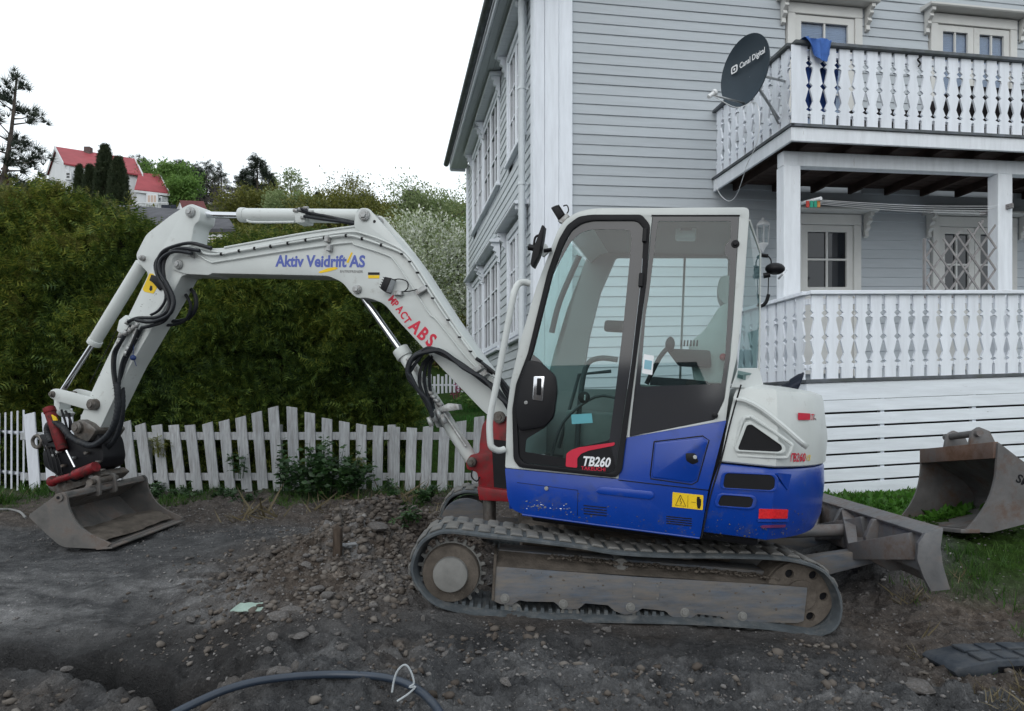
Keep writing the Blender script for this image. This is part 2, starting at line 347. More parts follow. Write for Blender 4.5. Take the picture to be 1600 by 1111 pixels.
# ================================================================ TERRAIN
def sst(t): t = np.clip(t, 0, 1); return t*t*(3-2*t)
def gauss(X, Y, cx, cy, sx, sy): return np.exp(-((X-cx)/sx)**2-((Y-cy)/sy)**2)
def ground_z(X, Y, detail=True):
    X = np.asarray(X, float); Y = np.asarray(Y, float)
    z = np.interp(X, [-12,-5,-3,-.5,1.8,2.4,3.2,7], [.05,.055,.06,.07,-.07,-.10,-.10,-.05])
    z = z + sst((Y-4.15)/.9)*sst((X-2.15)/.7)*(.30+.02*(X-2))          # grassy bank on the right
    z = z + sst((Y-6.6)/1.0)*.08*(1-sst((X-1.2)/1.0)) + sst((Y-7.3)/1.0)*.05
    back = sst((Y-8.7)/1.3)*.66 + np.clip(Y-10, 0, 4)*.11 + np.clip(Y-14, 0, 54)*.355
    z = z + back*(1-sst((X-.6)/1.2)*(1-sst((Y-18)/6)))
    z = z - .12*sst((0-Y)/6)
    wob = .12*vnoise(X*2.3, Y*2.3)
    # heap of dug-out earth left of the track
    z = z + .42*gauss(X+wob, Y+wob*.5, -.93, 5.15, .46, .60)**.85 + .26*gauss(X, Y+wob, -1.2, 4.6, .42, .40) + .05*gauss(X, Y, -1.9, 5.5, .5, .4) + .05*gauss(X, Y, -1.0, 3.9, .35, .3)
    z = z + .05*gauss(X, Y, .32, 2.98, .28, .16) + .035*gauss(X, Y, -.6, 2.95, .4, .15)
    z = z + .03*gauss(X, Y, -2.9, 4.05, 1.6, .18) - .03*gauss(X, Y, -2.4, 4.6, 1.6, .22)
    # hole in the bottom left corner: a slope, a crevice and loose gravel in front of it
    e = wob*.6 + .05*vnoise(X*7, Y*7); side = sst((-1.15-X+e)/.5)
    line = 3.30+.62*np.clip(-1.6-X, -.3, .75)+e                                           # the crevice line
    z = z - side*(.22*sst((line+.95-Y)/.8) + .36*sst((line+.10-Y)/.07) - .38*sst((line-.03-Y)/.20))
    if detail:
        near = (np.abs(X) < 9) & (Y > 1) & (Y < 11)
        rough = .25 + 1.3*sst(gauss(X, Y, -1.1, 4.9, .9, 1.0)*1.6) + 1.2*sst((3.75-Y)/.6) + .6*sst((Y-5.9)/.6)*(X < .3) + .5*sst((X-1.6)/.5)
        d = .016*fbm(X*3.1, Y*3.1, 3, 3) + .020*rough*fbm(X*8, Y*8, 1, 4, .55) - .034*rough*np.abs(fbm(X*12, Y*12, 7, 3)) + .0055*vnoise(X*34, Y*34)*np.minimum(rough, 1.3) + .0040*vnoise(X*71, Y*71, 2)*np.minimum(rough, 1.3)
        # ruts pressed along the track and the road
        d = d + .010*(1-sst((rough-.3)/.5))*vnoise(X*.9, Y*6.5, 5)
        z = z + np.where(near, d, 0) + np.where(near, 0, .10*fbm(X*.35, Y*.35, 2, 3))*sst((np.abs(Y-5)-5)/3)
        hill = sst((Y-20)/20); z = z + hill*(1.6*fbm(X*.04, Y*.04, 3, 3))
    return z
def gz(x, y): return float(ground_z(np.array([x]), np.array([y]))[0])
def grid_axis(lo, hi, step, far_lo, far_hi, g=1.22):
    a = list(np.arange(lo, hi+1e-9, step)); s = step; x = a[-1]
    while x < far_hi: s *= g; x += s; a.append(x)
    s = step; x = a[0]; b = []
    while x > far_lo: s *= g; x -= s; b.append(x)
    return np.array(b[::-1]+a)
gx = grid_axis(-4.4, 4.4, .0135, -600, 600); gy = grid_axis(2.4, 7.6, .0125, -600, 900, 1.16)
GX, GY = np.meshgrid(gx, gy); GZ = ground_z(GX, GY)
nv_ = len(gx)*len(gy); idx = np.arange(nv_).reshape(len(gy), len(gx))
fc = np.stack([idx[:-1,:-1], idx[:-1,1:], idx[1:,1:], idx[1:,:-1]], -1).reshape(-1, 4)
def ground_material():
    m = bpy.data.materials.new('churned_soil'); m.use_nodes = True; N, L = m.node_tree.nodes, m.node_tree.links; b = N['Principled BSDF']
    def nd(t, **k):
        n = N.new(t)
        for a, v in k.items(): setattr(n, a, v)
        return n
    tc = nd('ShaderNodeTexCoord'); P = tc.outputs['Object']
    def noise(s, det=5, ro=.6, scl=None):
        v = P
        if scl: g = nd('ShaderNodeMapping'); g.inputs['Scale'].default_value = scl; L.new(P, g.inputs[0]); v = g.outputs[0]
        n = nd('ShaderNodeTexNoise'); n.inputs['Scale'].default_value = s; n.inputs['Detail'].default_value = det; n.inputs['Roughness'].default_value = ro; L.new(v, n.inputs['Vector']); return n.outputs['Fac']
    def ramp(f, pts):
        r = nd('ShaderNodeValToRGB'); cr = r.color_ramp
        while len(cr.elements) < len(pts): cr.elements.new(.5)
        for e, (p, c) in zip(cr.elements, pts): e.position = p; e.color = tuple(c)+(1,)
        L.new(f, r.inputs[0]); return r.outputs['Color']
    def mix(f, a, c, mode='MIX'):
        x = nd('ShaderNodeMix', data_type='RGBA', blend_type=mode)
        for s_, v in ((0, f), (6, a), (7, c)):
            if hasattr(v, 'is_output'): L.new(v, x.inputs[s_])
            else: x.inputs[s_].default_value = v
        return x.outputs[2]
    def mul(a, c):
        x = nd('ShaderNodeMath', operation='MULTIPLY'); L.new(a, x.inputs[0])
        if hasattr(c, 'is_output'): L.new(c, x.inputs[1])
        else: x.inputs[1].default_value = c
        return x.outputs[0]
    at_ = nd('ShaderNodeAttribute', attribute_name='soil'); sp = nd('ShaderNodeSeparateColor'); L.new(at_.outputs['Color'], sp.inputs[0])
    base = ramp(noise(5, 8, .7), [(.28, (.036,.037,.040)), (.5, (.074,.075,.078)), (.74, (.15,.15,.153))])
    brown = ramp(noise(11, 8, .72), [(.3, (.040,.031,.026)), (.55, (.110,.090,.076)), (.75, (.22,.19,.168))])
    dust = ramp(noise(9, 6, .65), [(.3, (.135,.133,.133)), (.7, (.25,.248,.252))])
    green = ramp(noise(20, 4, .6), [(.3, (.018,.032,.008)), (.7, (.035,.075,.012))])
    c = mix(sp.outputs[0], base, brown)
    c = mix(mul(ramp(noise(2.6, 6, .65, (.55, 2.2, 1)), [(.44, (0,0,0)), (.64, (1,1,1))]), sp.outputs[1]), c, dust)
    c = mix(mul(at_.outputs['Alpha'], .62), c, (.018,.017,.017,1))        # shade of the hole painted into the soil colour, plus a dark strip
    c = mix(sp.outputs[2], c, green)
    vor = nd('ShaderNodeTexVoronoi'); vor.inputs['Scale'].default_value = 95; L.new(P, vor.inputs['Vector'])
    spk = ramp(vor.outputs['Color'], [(.0, (.72,.72,.72)), (.86, (1.05,1.05,1.05)), (.97, (2.0,1.95,1.9))]); c = mix(1.0, c, spk, 'MULTIPLY')
    L.new(c, b.inputs['Base Color']); b.inputs['Roughness'].default_value = .93; b.inputs['Specular IOR Level'].default_value = .1
    b1 = nd('ShaderNodeBump'); b1.inputs['Strength'].default_value = 1.0; b1.inputs['Distance'].default_value = .02; L.new(noise(60, 6, .7), b1.inputs['Height'])
    b2 = nd('ShaderNodeBump'); b2.inputs['Strength'].default_value = .5; b2.inputs['Distance'].default_value = .008; L.new(vor.outputs['Distance'], b2.inputs['Height']); L.new(b1.outputs[0], b2.inputs['Normal'])
    L.new(b2.outputs[0], b.inputs['Normal']); return m
m_ground = ground_material()
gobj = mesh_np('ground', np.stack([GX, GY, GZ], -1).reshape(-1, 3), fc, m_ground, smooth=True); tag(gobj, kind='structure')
brown = np.clip(sst(gauss(GX, GY, -1.05, 4.9, 1.0, 1.1)*1.5) + .85*sst((GX-1.7)/.5)*sst((4.9-GY)/.6)*(GY > 3.2) + .6*sst(fbm(GX*1.3, GY*1.6, 11, 3)-.1)*(GY < 4.4) + .7*sst((GY-6.1)/.6) + .5*sst((-.95-GX)/.3)*sst((3.0-GY)/.4), 0, 1)
dusty = np.clip(.9*sst(gauss(GX, GY, -2.9, 4.35, 2.4, .42)*1.3) + .5*gauss(GX, GY, .2, 3.2, 1.3, .3) + .7*gauss(GX, GY, 1.5, 2.95, .8, .16) + .25, 0, 1)*(1-.8*sst((GY-5.3)/.5))
grassy = np.clip(sst((GY-7.75)/.5) + sst((GX-2.9+.3*vnoise(GX*2, GY*2))/.5)*sst((GY-4.25)/.4), 0, 1)
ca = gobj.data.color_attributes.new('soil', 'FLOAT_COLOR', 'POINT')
painted_dark = np.clip(sst((-1.0-GX+.3*vnoise(GX*3, GY*3))/.5)*(sst((4.25-GY+.15*vnoise(GX*4, GY*4, 3))/.5)-.9*sst((3.25+.62*np.clip(-1.6-GX, -.3, .75)-GY)/.15))+.75*sst(1.4*gauss(GX, GY, .7, 3.55, 1.6, .22)), 0, 1)  # hole darkened for its shade, plus a strip along the track
ca.data.foreach_set('color', np.stack([brown, dusty, grassy, painted_dark], -1).astype(np.float32).ravel())
# ================================================================ FOLIAGE GENERATORS
def leafmat(name, cols, trans=.25, rough=.6, nscale=.8, spec=.3):
    if name in MC: return MC[name]
    m = bpy.data.materials.new(name); m.use_nodes = True; N, L = m.node_tree.nodes, m.node_tree.links; b = N['Principled BSDF']
    g = N.new('ShaderNodeNewGeometry'); tc = N.new('ShaderNodeTexCoord'); n = N.new('ShaderNodeTexNoise'); n.inputs['Scale'].default_value = nscale; n.inputs['Detail'].default_value = 3
    L.new(tc.outputs['Object'], n.inputs['Vector']); ad = N.new('ShaderNodeMath'); ad.operation = 'MULTIPLY_ADD'; ad.inputs[1].default_value = .55
    sb = N.new('ShaderNodeMapRange'); sb.inputs['From Min'].default_value = .3; sb.inputs['From Max'].default_value = .7; sb.inputs['To Max'].default_value = .45; L.new(n.outputs['Fac'], sb.inputs[0])
    L.new(g.outputs['Random Per Island'], ad.inputs[0]); L.new(sb.outputs[0], ad.inputs[2])
    r = N.new('ShaderNodeValToRGB'); cr = r.color_ramp
    while len(cr.elements) < len(cols): cr.elements.new(.5)
    for i, (e, c) in enumerate(zip(cr.elements, cols)): e.position = .05+.9*i/(len(cols)-1); e.color = tuple(c)+(1,)
    L.new(ad.outputs[0], r.inputs[0]); L.new(r.outputs[0], b.inputs['Base Color']); b.inputs['Roughness'].default_value = rough; b.inputs['Specular IOR Level'].default_value = spec
    tr = N.new('ShaderNodeBsdfTranslucent'); L.new(r.outputs[0], tr.inputs[0]); ms = N.new('ShaderNodeMixShader'); ms.inputs[0].default_value = trans
    L.new(b.outputs[0], ms.inputs[1]); L.new(tr.outputs[0], ms.inputs[2]); L.new(ms.outputs[0], N['Material Output'].inputs[0]); MC[name] = m; return m
def T_leaf(): return np.array([[0,0,0],[.5,.26,.06],[1,0,-.04],[.5,-.26,.06]]), np.array([[0,1,2],[0,2,3]])
def T_frond():
    v = [[0,.03,0],[0,-.03,0],[1,0,-.08]]; f = [[0,1,2]]
    for i, t in enumerate((.12,.3,.48,.66)):
        for s in (1,-1):
            l = .42*(1-t*.6); k = len(v); v += [[t,0,0],[t+.10,0,-.01],[t+.28*l*1.6,s*l,-.07*(i+1)/2]]; f += [[k,k+1,k+2]]
    return np.array(v, float), np.array(f)
def T_tuft(n=9):
    v = []; f = []
    for k in range(n):
        a = 2*math.pi*k/n; d = np.array([.75, math.cos(a)*.62, math.sin(a)*.62]); s = np.array([0, -math.sin(a), math.cos(a)])*.045
        m = len(v); v += [list(-s), list(s), list(d)]; f += [[m,m+1,m+2]]
    return np.array(v, float), np.array(f)
def T_blade(): return np.array([[0,.035,0],[0,-.035,0],[.55,.026,.05],[.55,-.026,.05],[1,0,.22]]), np.array([[0,1,3],[0,3,2],[2,3,4]])
def T_compound():
    v = []; f = []
    for (a, l, t) in ((0,.55,.45),(1.0,.45,.3),(-1.0,.45,.3),(.45,.4,.15),(-.45,.4,.15)):
        c, s = math.cos(a), math.sin(a); m = len(v)
        for p in ((0,0),(.5,.28),(1,0),(.5,-.28)): v.append([t+l*(p[0]*c-p[1]*s), l*(p[0]*s+p[1]*c), .05 if p[1] else -.03])
        f += [[m,m+1,m+2],[m,m+2,m+3]]
    return np.array(v, float), np.array(f)
def unit(a): return a/np.maximum(np.linalg.norm(a, axis=-1, keepdims=True), 1e-9)
def scatter(name, pos, axis, size, tmpl, mat_, parent=None, loc=None, up=None):
    """one joined mesh of many small leaf shapes"""
    tv, tf = tmpl; n = len(pos); axis = unit(axis)
    r = unit(rng.normal(size=(n, 3))) if up is None else unit(up + .5*rng.normal(size=(n, 3)))
    side = unit(np.cross(axis, r)); nor = np.cross(side, axis)
    size = np.broadcast_to(np.asarray(size), (n,))
    V = pos[:,None,:] + size[:,None,None]*(tv[None,:,0,None]*axis[:,None,:] + tv[None,:,1,None]*side[:,None,:] + tv[None,:,2,None]*nor[:,None,:])
    Fc = (tf[None]+(np.arange(n)*len(tv))[:,None,None]).reshape(-1, 3)
    if loc is None: loc = wloc(parent) if parent else tuple(pos.mean(0))
    return mesh_np(name, V.reshape(-1, 3), Fc, mat_, parent, loc)
m_thuja = leafmat('thuja_green', [(.008,.023,.006),(.036,.070,.013),(.10,.145,.022),(.27,.28,.045)], .2, .65, .9)
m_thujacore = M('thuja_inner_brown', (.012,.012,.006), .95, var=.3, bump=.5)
m_spring = leafmat('fresh_spring_leaf', [(.07,.13,.03),(.12,.22,.05),(.2,.32,.08)], .35)
m_yellowg = leafmat('yellow_green_leaf', [(.07,.085,.02),(.13,.14,.03),(.24,.23,.06)], .3)
m_palegreen = leafmat('pale_green_leaf', [(.12,.17,.07),(.2,.26,.11),(.3,.34,.18)], .35)
m_pine = leafmat('blue_dark_pine', [(.02,.03,.022),(.035,.05,.035),(.06,.075,.05)], .1)
m_cypress = leafmat('dark_cypress', [(.018,.028,.014),(.03,.045,.02),(.05,.062,.028)], .1)
m_rustleaf = leafmat('rusty_leaf', [(.05,.02,.012),(.10,.04,.025)], .2)
m_blossom = leafmat('white_blossom', [(.10,.15,.05),(.25,.31,.14),(.70,.73,.63),(.83,.83,.80)], .3, nscale=2)
m_weed = leafmat('weed_green', [(.012,.035,.010),(.022,.06,.016),(.05,.11,.022)], .25, .45, spec=.5)
m_grass = leafmat('grass_green', [(.02,.05,.01),(.04,.10,.015),(.09,.15,.03)], .3)
m_dry = leafmat('dry_grass', [(.10,.08,.045),(.18,.15,.09)], .2)
m_grassd = leafmat('garden_grass', [(.03,.10,.02),(.06,.20,.03)], .3)
m_bark = M('grey_brown_bark', (.09,.075,.065), .9, var=.3, scale=5, bump=.6, bscale=20)
m_twig = M('grey_twig', (.13,.115,.11), .9, var=.2, bump=.2)
m_birch = M('pale_birch_bark', (.42,.40,.38), .8, var=.3, bump=.2)
def limb_tree(name, label, cat, base, h, r, leaf, bark, n=2500, ls=.3, group=None, tmpl=None, trunk=.12, lean=0.0, nlimb=16, spread=.22, low=.3, twig_only=False, top=1.0, clump=.16):
    h *= .88; root = empty(name, base, label, cat, group); b = Vector(base); t = MB()
    topp = b+Vector((lean*h, 0, h*.93)); pts = [b+(topp-b)*k+Vector((random.uniform(-.02, .02)*h, 0, 0))*(0 < k < 1) for k in (0,.25,.5,.75,1)]
    t.tube(smooth_path(pts, 3), list(np.linspace(trunk, trunk*.18, 13)), 6)
    ends = []
    for i in range(nlimb):
        k = low+(1-low)*((i+random.random())/nlimb)**.9; p = b+(topp-b)*min(k, .97); a = random.uniform(0, 6.283)
        prof = math.sin(math.pi*min(1, (k-low)/(1-low)*.8+.22))**.7*top
        L_ = r*prof*random.uniform(.65, 1.05); e = p+Vector((math.cos(a)*L_, math.sin(a)*L_, L_*random.uniform(.2, .7)))
        mid = (p+e)/2+Vector((0, 0, -L_*.08)); t.tube([p, mid, e], [trunk*.4*(1-k*.6), trunk*.22*(1-k*.6), trunk*.06], 4)
        ends += [(p*.35+e*.65, L_), (e, L_), (mid, L_*.7)]
        for q in range(3 if not twig_only else 7):
            e2 = e*random.uniform(.4, 1)+mid*0 if False else mid.lerp(e, random.uniform(.1, 1)); o = Vector((random.uniform(-1, 1), random.uniform(-1, 1), random.uniform(-.2, 1)))*L_*.38
            t.tube([e2, e2+o], [trunk*.09, trunk*.03], 3); ends.append((e2+o, L_*.8))
    ends.append((topp, r*.5))
    t.build('trunk', bark, root, origin=b)
    if not twig_only:
        c = np.array([tuple(e[0]) for e in ends]); w = np.array([e[1] for e in ends]); w = w/w.sum(); k = rng.choice(len(c), n, p=w)
        pos = c[k]+np.clip(rng.normal(size=(n, 3)), -1.5, 1.5)*r*clump; ax = unit(pos-np.array(tuple(b+Vector((0, 0, h*.5)))))+rng.normal(size=(n, 3))*.7
        scatter('crown', pos, ax, ls*rng.uniform(.6, 1.3, n), tmpl or T_leaf(), leaf, root)
    return root
def conifer(name, label, cat, base, h, r, leaf, n=1800, ls=.35, group=None, kind='spruce', trunk=.12):
    root = empty(name, base, label, cat, group); b = np.array(base, float); t = MB()
    t.tube([Vector(base), Vector(base)+Vector((0, 0, h*.98))], [trunk, trunk*.1], 6)
    if kind == 'cypress':
        u = rng.uniform(0, 1, n); a = rng.uniform(0, 6.283, n); R_ = r*np.sin(np.pi*np.clip(u*.78+.2, 0, 1))**.75*(1-.22*rng.random(n)**2)*(1+.12*fbm(np.cos(a)*2, np.sin(a)*2, u*7, 2))
        pos = b+np.stack([np.cos(a)*R_, np.sin(a)*R_, u*h], -1); ax = np.stack([np.cos(a)*.5, np.sin(a)*.5, np.full(n, 1.0)], -1)+rng.normal(size=(n, 3))*.25
        core = []
        for k in range(9):
            uu = k/8; rr = max(.02, r*.82*math.sin(math.pi*min(1, uu*.78+.2))**.75); core.append([Vector(base)+Vector((math.cos(q*.785)*rr, math.sin(q*.785)*rr, uu*h*.97)) for q in range(8)])
        t.loft(core)
    else:
        nb = 46; pos = []; ax = []
        for i in range(nb):
            u = .12+.86*(i+random.random())/nb; a = random.uniform(0, 6.283); L_ = r*((1-u)**.8 if kind == 'spruce' else math.sin(math.pi*min(1, u*.75+.22))**.6)*random.uniform(.55, 1.1)+.05*r
            p = Vector(base)+Vector((0, 0, h*u)); e = p+Vector((math.cos(a), math.sin(a), -.15 if kind == 'spruce' else .25))*L_
            t.tube([p, e], [trunk*.22, trunk*.05], 3); m = max(4, int(n/nb*(L_/r*1.4+.2))); s = rng.uniform(.25, 1.05, m)[:,None]
            pos.append(np.array(tuple(p))*(1-s)+np.array(tuple(e))*s+rng.normal(size=(m, 3))*r*(.06 if kind == 'spruce' else .12)); ax.append(np.tile(np.array(tuple((e-p).normalized())), (m, 1))+rng.normal(size=(m, 3))*.5)
        pos = np.concatenate(pos); ax = np.concatenate(ax)
    t.build('trunk', m_bark if kind != 'cypress' else m_thujacore, root, origin=base)
    scatter('crown', pos, ax, ls*rng.uniform(.6, 1.2, len(pos)), T_frond() if kind != 'pine' else T_tuft(), leaf, root)
    return root
# ================================================================ THE WOODEN HOUSE
HC = at(838, 620, 8.6); HC.z = 0.0                     # front left corner of the house, at ground zero
def _dir(vx, vy): d = Vector(((vx-800)/F, 1, -(vy-HORIZ)/F)); return d/math.hypot(d.x, d.y)
HU = _dir(6000, 447)                                   # along the gable front, to the right
HV = _dir(598, 640)                                    # along the side wall, away
HF = Frame(HC, HU, HV, (0,0,1))                        # x = along the front, y = into the house, z = up
HS = Frame(HC, HV, -HU, (0,0,1))                       # side wall frame: x = away along the side, y = outwards to the left is +HU*-1
house = empty('wooden_house', HC, 'large grey wooden house with white trim, two balconies and lap siding behind the excavator', 'house')
W_, D_ = 10.2, 6.95
wall_top = 10.6
core = MB(); core.box(HF, .05, W_, .06, D_-.05, -.3, 6.9); core.prism(HF, [(.05,6.9),(W_,6.9),(W_/2,10.4)], .06, D_-.05); core.build('wall_core', m_siding, house)
# openings on the front, in (u, w)
def fr_rect(px0, py0, px1, py1, b=0): a = HF.un(px0, py0, b); c = HF.un(px1, py1, b); return [a[0], c[0], min(a[1], c[1]), max(a[1], c[1])]
op = {}
a = HF.un(1240, 28, 0); c = HF.un(1333, 40, 0); op['upper_left'] = [a[0], c[0], 4.35, HF.un(1285, 27, 0)[1]]
a = HF.un(1462, 40, 0); c = HF.un(1575, 60, 0); op['upper_right'] = [a[0], c[0], 4.35, HF.un(1520, 44, 0)[1]]
a = HF.un(1250, 350, 0); c = HF.un(1331, 400, 0); op['lower_left'] = [a[0], c[0], 1.50, HF.un(1285, 352, 0)[1]]
a = HF.un(1465, 350, 0); c = HF.un(1575, 400, 0); op['lower_right'] = [a[0], c[0], 1.50, HF.un(1520, 356, 0)[1]]
PITCH = .1345
def lap_boards(fr, length, z0, z1, holes, m, out, start=0.0, name='siding_board'):
    z = z0; i = 0
    while z < z1:
        iv = [(start, length)]
        for (h0, h1, hz0, hz1) in holes:
            if hz0 < z+PITCH*.6 and hz1 > z+PITCH*.4:
                nx = []
                for (s, e) in iv:
                    if h1 <= s or h0 >= e: nx.append((s, e)); continue
                    if h0 > s: nx.append((s, h0))
                    if h1 < e: nx.append((h1, e))
                iv = nx
        for (s, e) in iv:
            if e-s < .06: continue
            cuts = [s, e]
            if e-s > 4.5: cuts.insert(1, s+(e-s)*random.uniform(.35, .65))
            for s0, e0 in zip(cuts, cuts[1:]):
                j = random.uniform(-.0015, .0015); zb = z+random.uniform(-.0015, .0015)
                v = []
                for x in (s0+.001, e0-.001):
                    v += [fr.pt(x, -.016*out+j, zb+.002), fr.pt(x, -.002*out+j, zb), fr.pt(x, .012*out, zb+PITCH+.0), fr.pt(x, -.004*out+j, zb+PITCH+.0), fr.pt(x, -.017*out+j, zb+.006)]
                q = MB(); q.add(v, [(0,1,2,3,4),(9,8,7,6,5),(0,5,6,1),(1,6,7,2),(2,7,8,3),(3,8,9,4),(4,9,5,0)]); q.build(name, m, house)
        z += PITCH; i += 1
front_holes = [(o[0]-.14, o[1]+.14, o[2]-.2, o[3]+.2) for o in op.values()]
lap_boards(HF, W_, 1.0, 8.1, front_holes, m_siding, 1, start=HF.un(893, 300, 0)[0])
# side wall
def side_d(px): p = (px-800)/F; k = (HF.o.x-p*HF.o.y)/(p*HV.y-HV.x); return k
side_w = []
for (p0, p1) in ((821.5, 797.5), (781, 757.5), (756.5, 741.5)):
    a, c = side_d(p0), side_d(p1)
    for (z0, z1) in ((5.05, 6.60), (2.25, 3.80)): side_w.append((a, c, z0, z1))
SF = Frame(HC, HV, HU, (0,0,1))                        # x along the side wall (away), y into the house
lap_boards(SF, D_-.1, .7, 6.8, [(a-.10, c+.10, z0-.12, z1+.2) for a, c, z0, z1 in side_w], m_sidingL, 1, start=.08)
def sbox(fr, name, m, x0, x1, y0, y1, z0, z1, parent=house, bevel=.004): q = MB(); q.box(fr, x0, x1, y0, y1, z0, z1); return q.build(name, m, parent, bevel, 1)
u_c = HF.un(893, 300, 0)[0]
n_b = 3; xs = [-.045, .10, .29, u_c]
for i in range(3): sbox(HF, 'corner_board', m_trim, xs[i]+.002, xs[i+1]-.002, -.055-.006*(i % 2), .0, .4, 9.4)
sbox(SF, 'corner_board', m_trim, -.04, .13, -.05, .0, .4, 6.85)
sbox(SF, 'corner_board', m_trim, D_-.12, D_+.03, -.05, .0, .4, 6.85)
# windows
def bracket(fr, x, z, out, parent, s=1.0, m=None):
    q = MB(); pr = [(0,0),(-.15,0),(-.15,-.05),(-.10,-.07),(-.12,-.12),(-.06,-.16),(-.08,-.21),(-.03,-.25),(-.04,-.32),(0,-.34)]
    # profile lies in the y-z plane: push it along x
    v = [fr.pt(x-.03, .0+p[0]*s-.03, z+p[1]*s) for p in pr]+[fr.pt(x+.03, .0+p[0]*s-.03, z+p[1]*s) for p in pr]; n = len(pr)
    q.add(v, [tuple(range(n)), tuple(reversed(range(n, 2*n)))]+[(i, (i+1) % n, (i+1) % n+n, i+n) for i in range(n)]); q.build('bracket', m or m_trim, parent)
def window(fr, o, name='window', cols=2, rows=3, leaves=2, casing=.12, door=False, backing='dark', head=True, sill=True, deep=.07):
    x0, x1, z0, z1 = o; w = MB()
    # casing boards butt against each other
    w.box(fr, x0-casing, x0, -.050, .02, z0-.05, z1); w.box(fr, x1, x1+casing, -.050, .02, z0-.05, z1); w.box(fr, x0-casing, x1+casing, -.052, .02, z1+.001, z1+casing*1.25)
    tm_ = m_cream if fr is HF else m_trim; wo = w.build(name, tm_, house, .006, 1)
    if head:
        q = MB(); q.prism(Frame(fr.pt(x0-casing-.16, 0, 0), fr.y, fr.x, fr.z), [(.02, z1+.16), (-.20, z1+.16), (-.215, z1+.175), (-.215, z1+.20), (.02, z1+.235)], 0, x1-x0+2*casing+.32); q.build('head_moulding', m_cream if fr is HF else m_trimH, wo)
        for xx in (x0-casing-.075, x1+casing+.075): bracket(fr, xx, z1+.158, 1, wo, m=tm_)
    if sill: q = MB(); q.box(fr, x0-casing-.03, x1+casing+.03, -.085, .0, z0-.095, z0-.05); q.build('sill', m_trimH, wo, .005, 1)
    wl_ = (x1-x0)/leaves
    for k in range(leaves):
        a, b = x0+k*wl_+.004, x0+(k+1)*wl_-.004; fw = .075 if not door else .10; s = MB(); zb = z0+(door if door else 0)
        s.prism(fr, [(a, z0), (b, z0), (b, z1-.005), (a, z1-.005)], -.028, .012, holes=[[(a+fw, zb+fw), (a+fw, z1-fw), (b-fw, z1-fw), (b-fw, zb+fw)]]); so = s.build('sash', tm_, wo, .004, 1)
        s = MB()
        for i in range(1, cols): xx = a+fw+(b-a-2*fw)*i/cols; s.box(fr, xx-.013, xx+.013, -.020, .004, zb+fw, z1-fw)
        for i in range(1, rows):
            zz = zb+fw+(z1-zb-2*fw)*i/rows
            for c_ in range(cols):
                w0 = a+fw+(b-a-2*fw)*c_/cols+(.013 if c_ else 0); w1 = a+fw+(b-a-2*fw)*(c_+1)/cols-(.013 if c_ < cols-1 else 0)
                s.box(fr, w0, w1, -.019, .004, zz-.013, zz+.013)
        s.build('glazing_bar', tm_, wo)
        for c_ in range(cols):
            for r_ in range(rows):
                g = MB(); ww = (b-a-2*fw)/cols; hh = (z1-zb-2*fw)/rows
                g.box(fr, a+fw+ww*c_+.012*(c_ > 0), a+fw+ww*(c_+1)-.012*(c_ < cols-1), .0045, .008, zb+fw+hh*r_+.012*(r_ > 0), zb+fw+hh*(r_+1)-.012*(r_ < rows-1))
                g.build('pane', g_window if backing in ('blind', 'curtain') else m_pane, wo)
        if backing in ('blind', 'curtain'):
            g = MB()
            if backing == 'blind':
                z = zb+fw
                while z < z1-fw: g.box(fr, a+.05, b-.05, .030+.0, .036, z, z+.021); z += .025
            else:
                n = 26
                for i in range(n): xx = a+.05+(b-a-.1)*i/n; g.box(fr, xx, xx+(b-a-.1)/n, .035+.012*math.sin(i*1.7), .05, z0, z1-.04)
            g.build('blind' if backing == 'blind' else 'curtain', m_blind if backing == 'blind' else m_curtain, wo)
    return wo
window(HF, op['upper_left'], 'balcony_door', cols=2, rows=3, leaves=1, door=.55, backing='blind', sill=False)
window(HF, op['upper_right'], 'balcony_door', cols=2, rows=3, leaves=2, door=.55, backing='blind', sill=False)
window(HF, op['lower_left'], 'balcony_door', cols=2, rows=2, leaves=1, door=HF.un(1285, 449, 0)[1]-1.6, backing='dark', sill=False)
window(HF, op['lower_right'], 'balcony_door', cols=2, rows=2, leaves=2, door=HF.un(1500, 462, 0)[1]-1.6, backing='dark', sill=False)
for o in side_w: window(SF, o, 'window', cols=2, rows=3, leaves=2, casing=.08, backing='dark')
# eaves, gutter, roof
rp = math.tan(R(34))
ro = MB()
for sgn in (0, 1):
    x_e, x_r = (-.40, W_/2) if sgn == 0 else (W_+.62, W_/2)
    z_e = 7.02; z_r = z_e+(W_/2+(.40 if sgn == 0 else .62))*rp
    ro.prism(HF, [(x_e, z_e), (x_r, z_r), (x_r, z_r+.10), (x_e, z_e+.10)], -.62, D_+.25)
roof = ro.build('roof', m_rooftile, house)
tl = MB()
for k in range(int((D_+.85)/.16)): tl.tube([HF.pt(-.44, -.6+k*.16+.08, 7.105), HF.pt(-.13, -.6+k*.16+.08, 7.105+.31*rp)], .045, 6)
tl.build('eave_tiles', m_rooftile, roof)
so = MB(); so.box(HF, -.38, -.03, -.6, D_+.2, 6.86, 6.885); so.build('soffit', m_siding, house)
for k in range(3): sbox(HF, 'soffit_board', m_sidingL, -.375+k*.112, -.267+k*.112, -.59, D_+.19, 6.848, 6.859, bevel=.003)
sbox(HF, 'fascia', m_trim, -.42, -.385, -.6, D_+.23, 6.83, 7.06)
sbox(HF, 'fascia', m_trimH, -.40, -.04, D_+.205, D_+.25, 6.80, 7.15)
g = MB(); pts = []
for k in range(9): a = math.pi*k/8; pts.append((-.49-.065*math.cos(a), 6.99-.065*math.sin(a)))
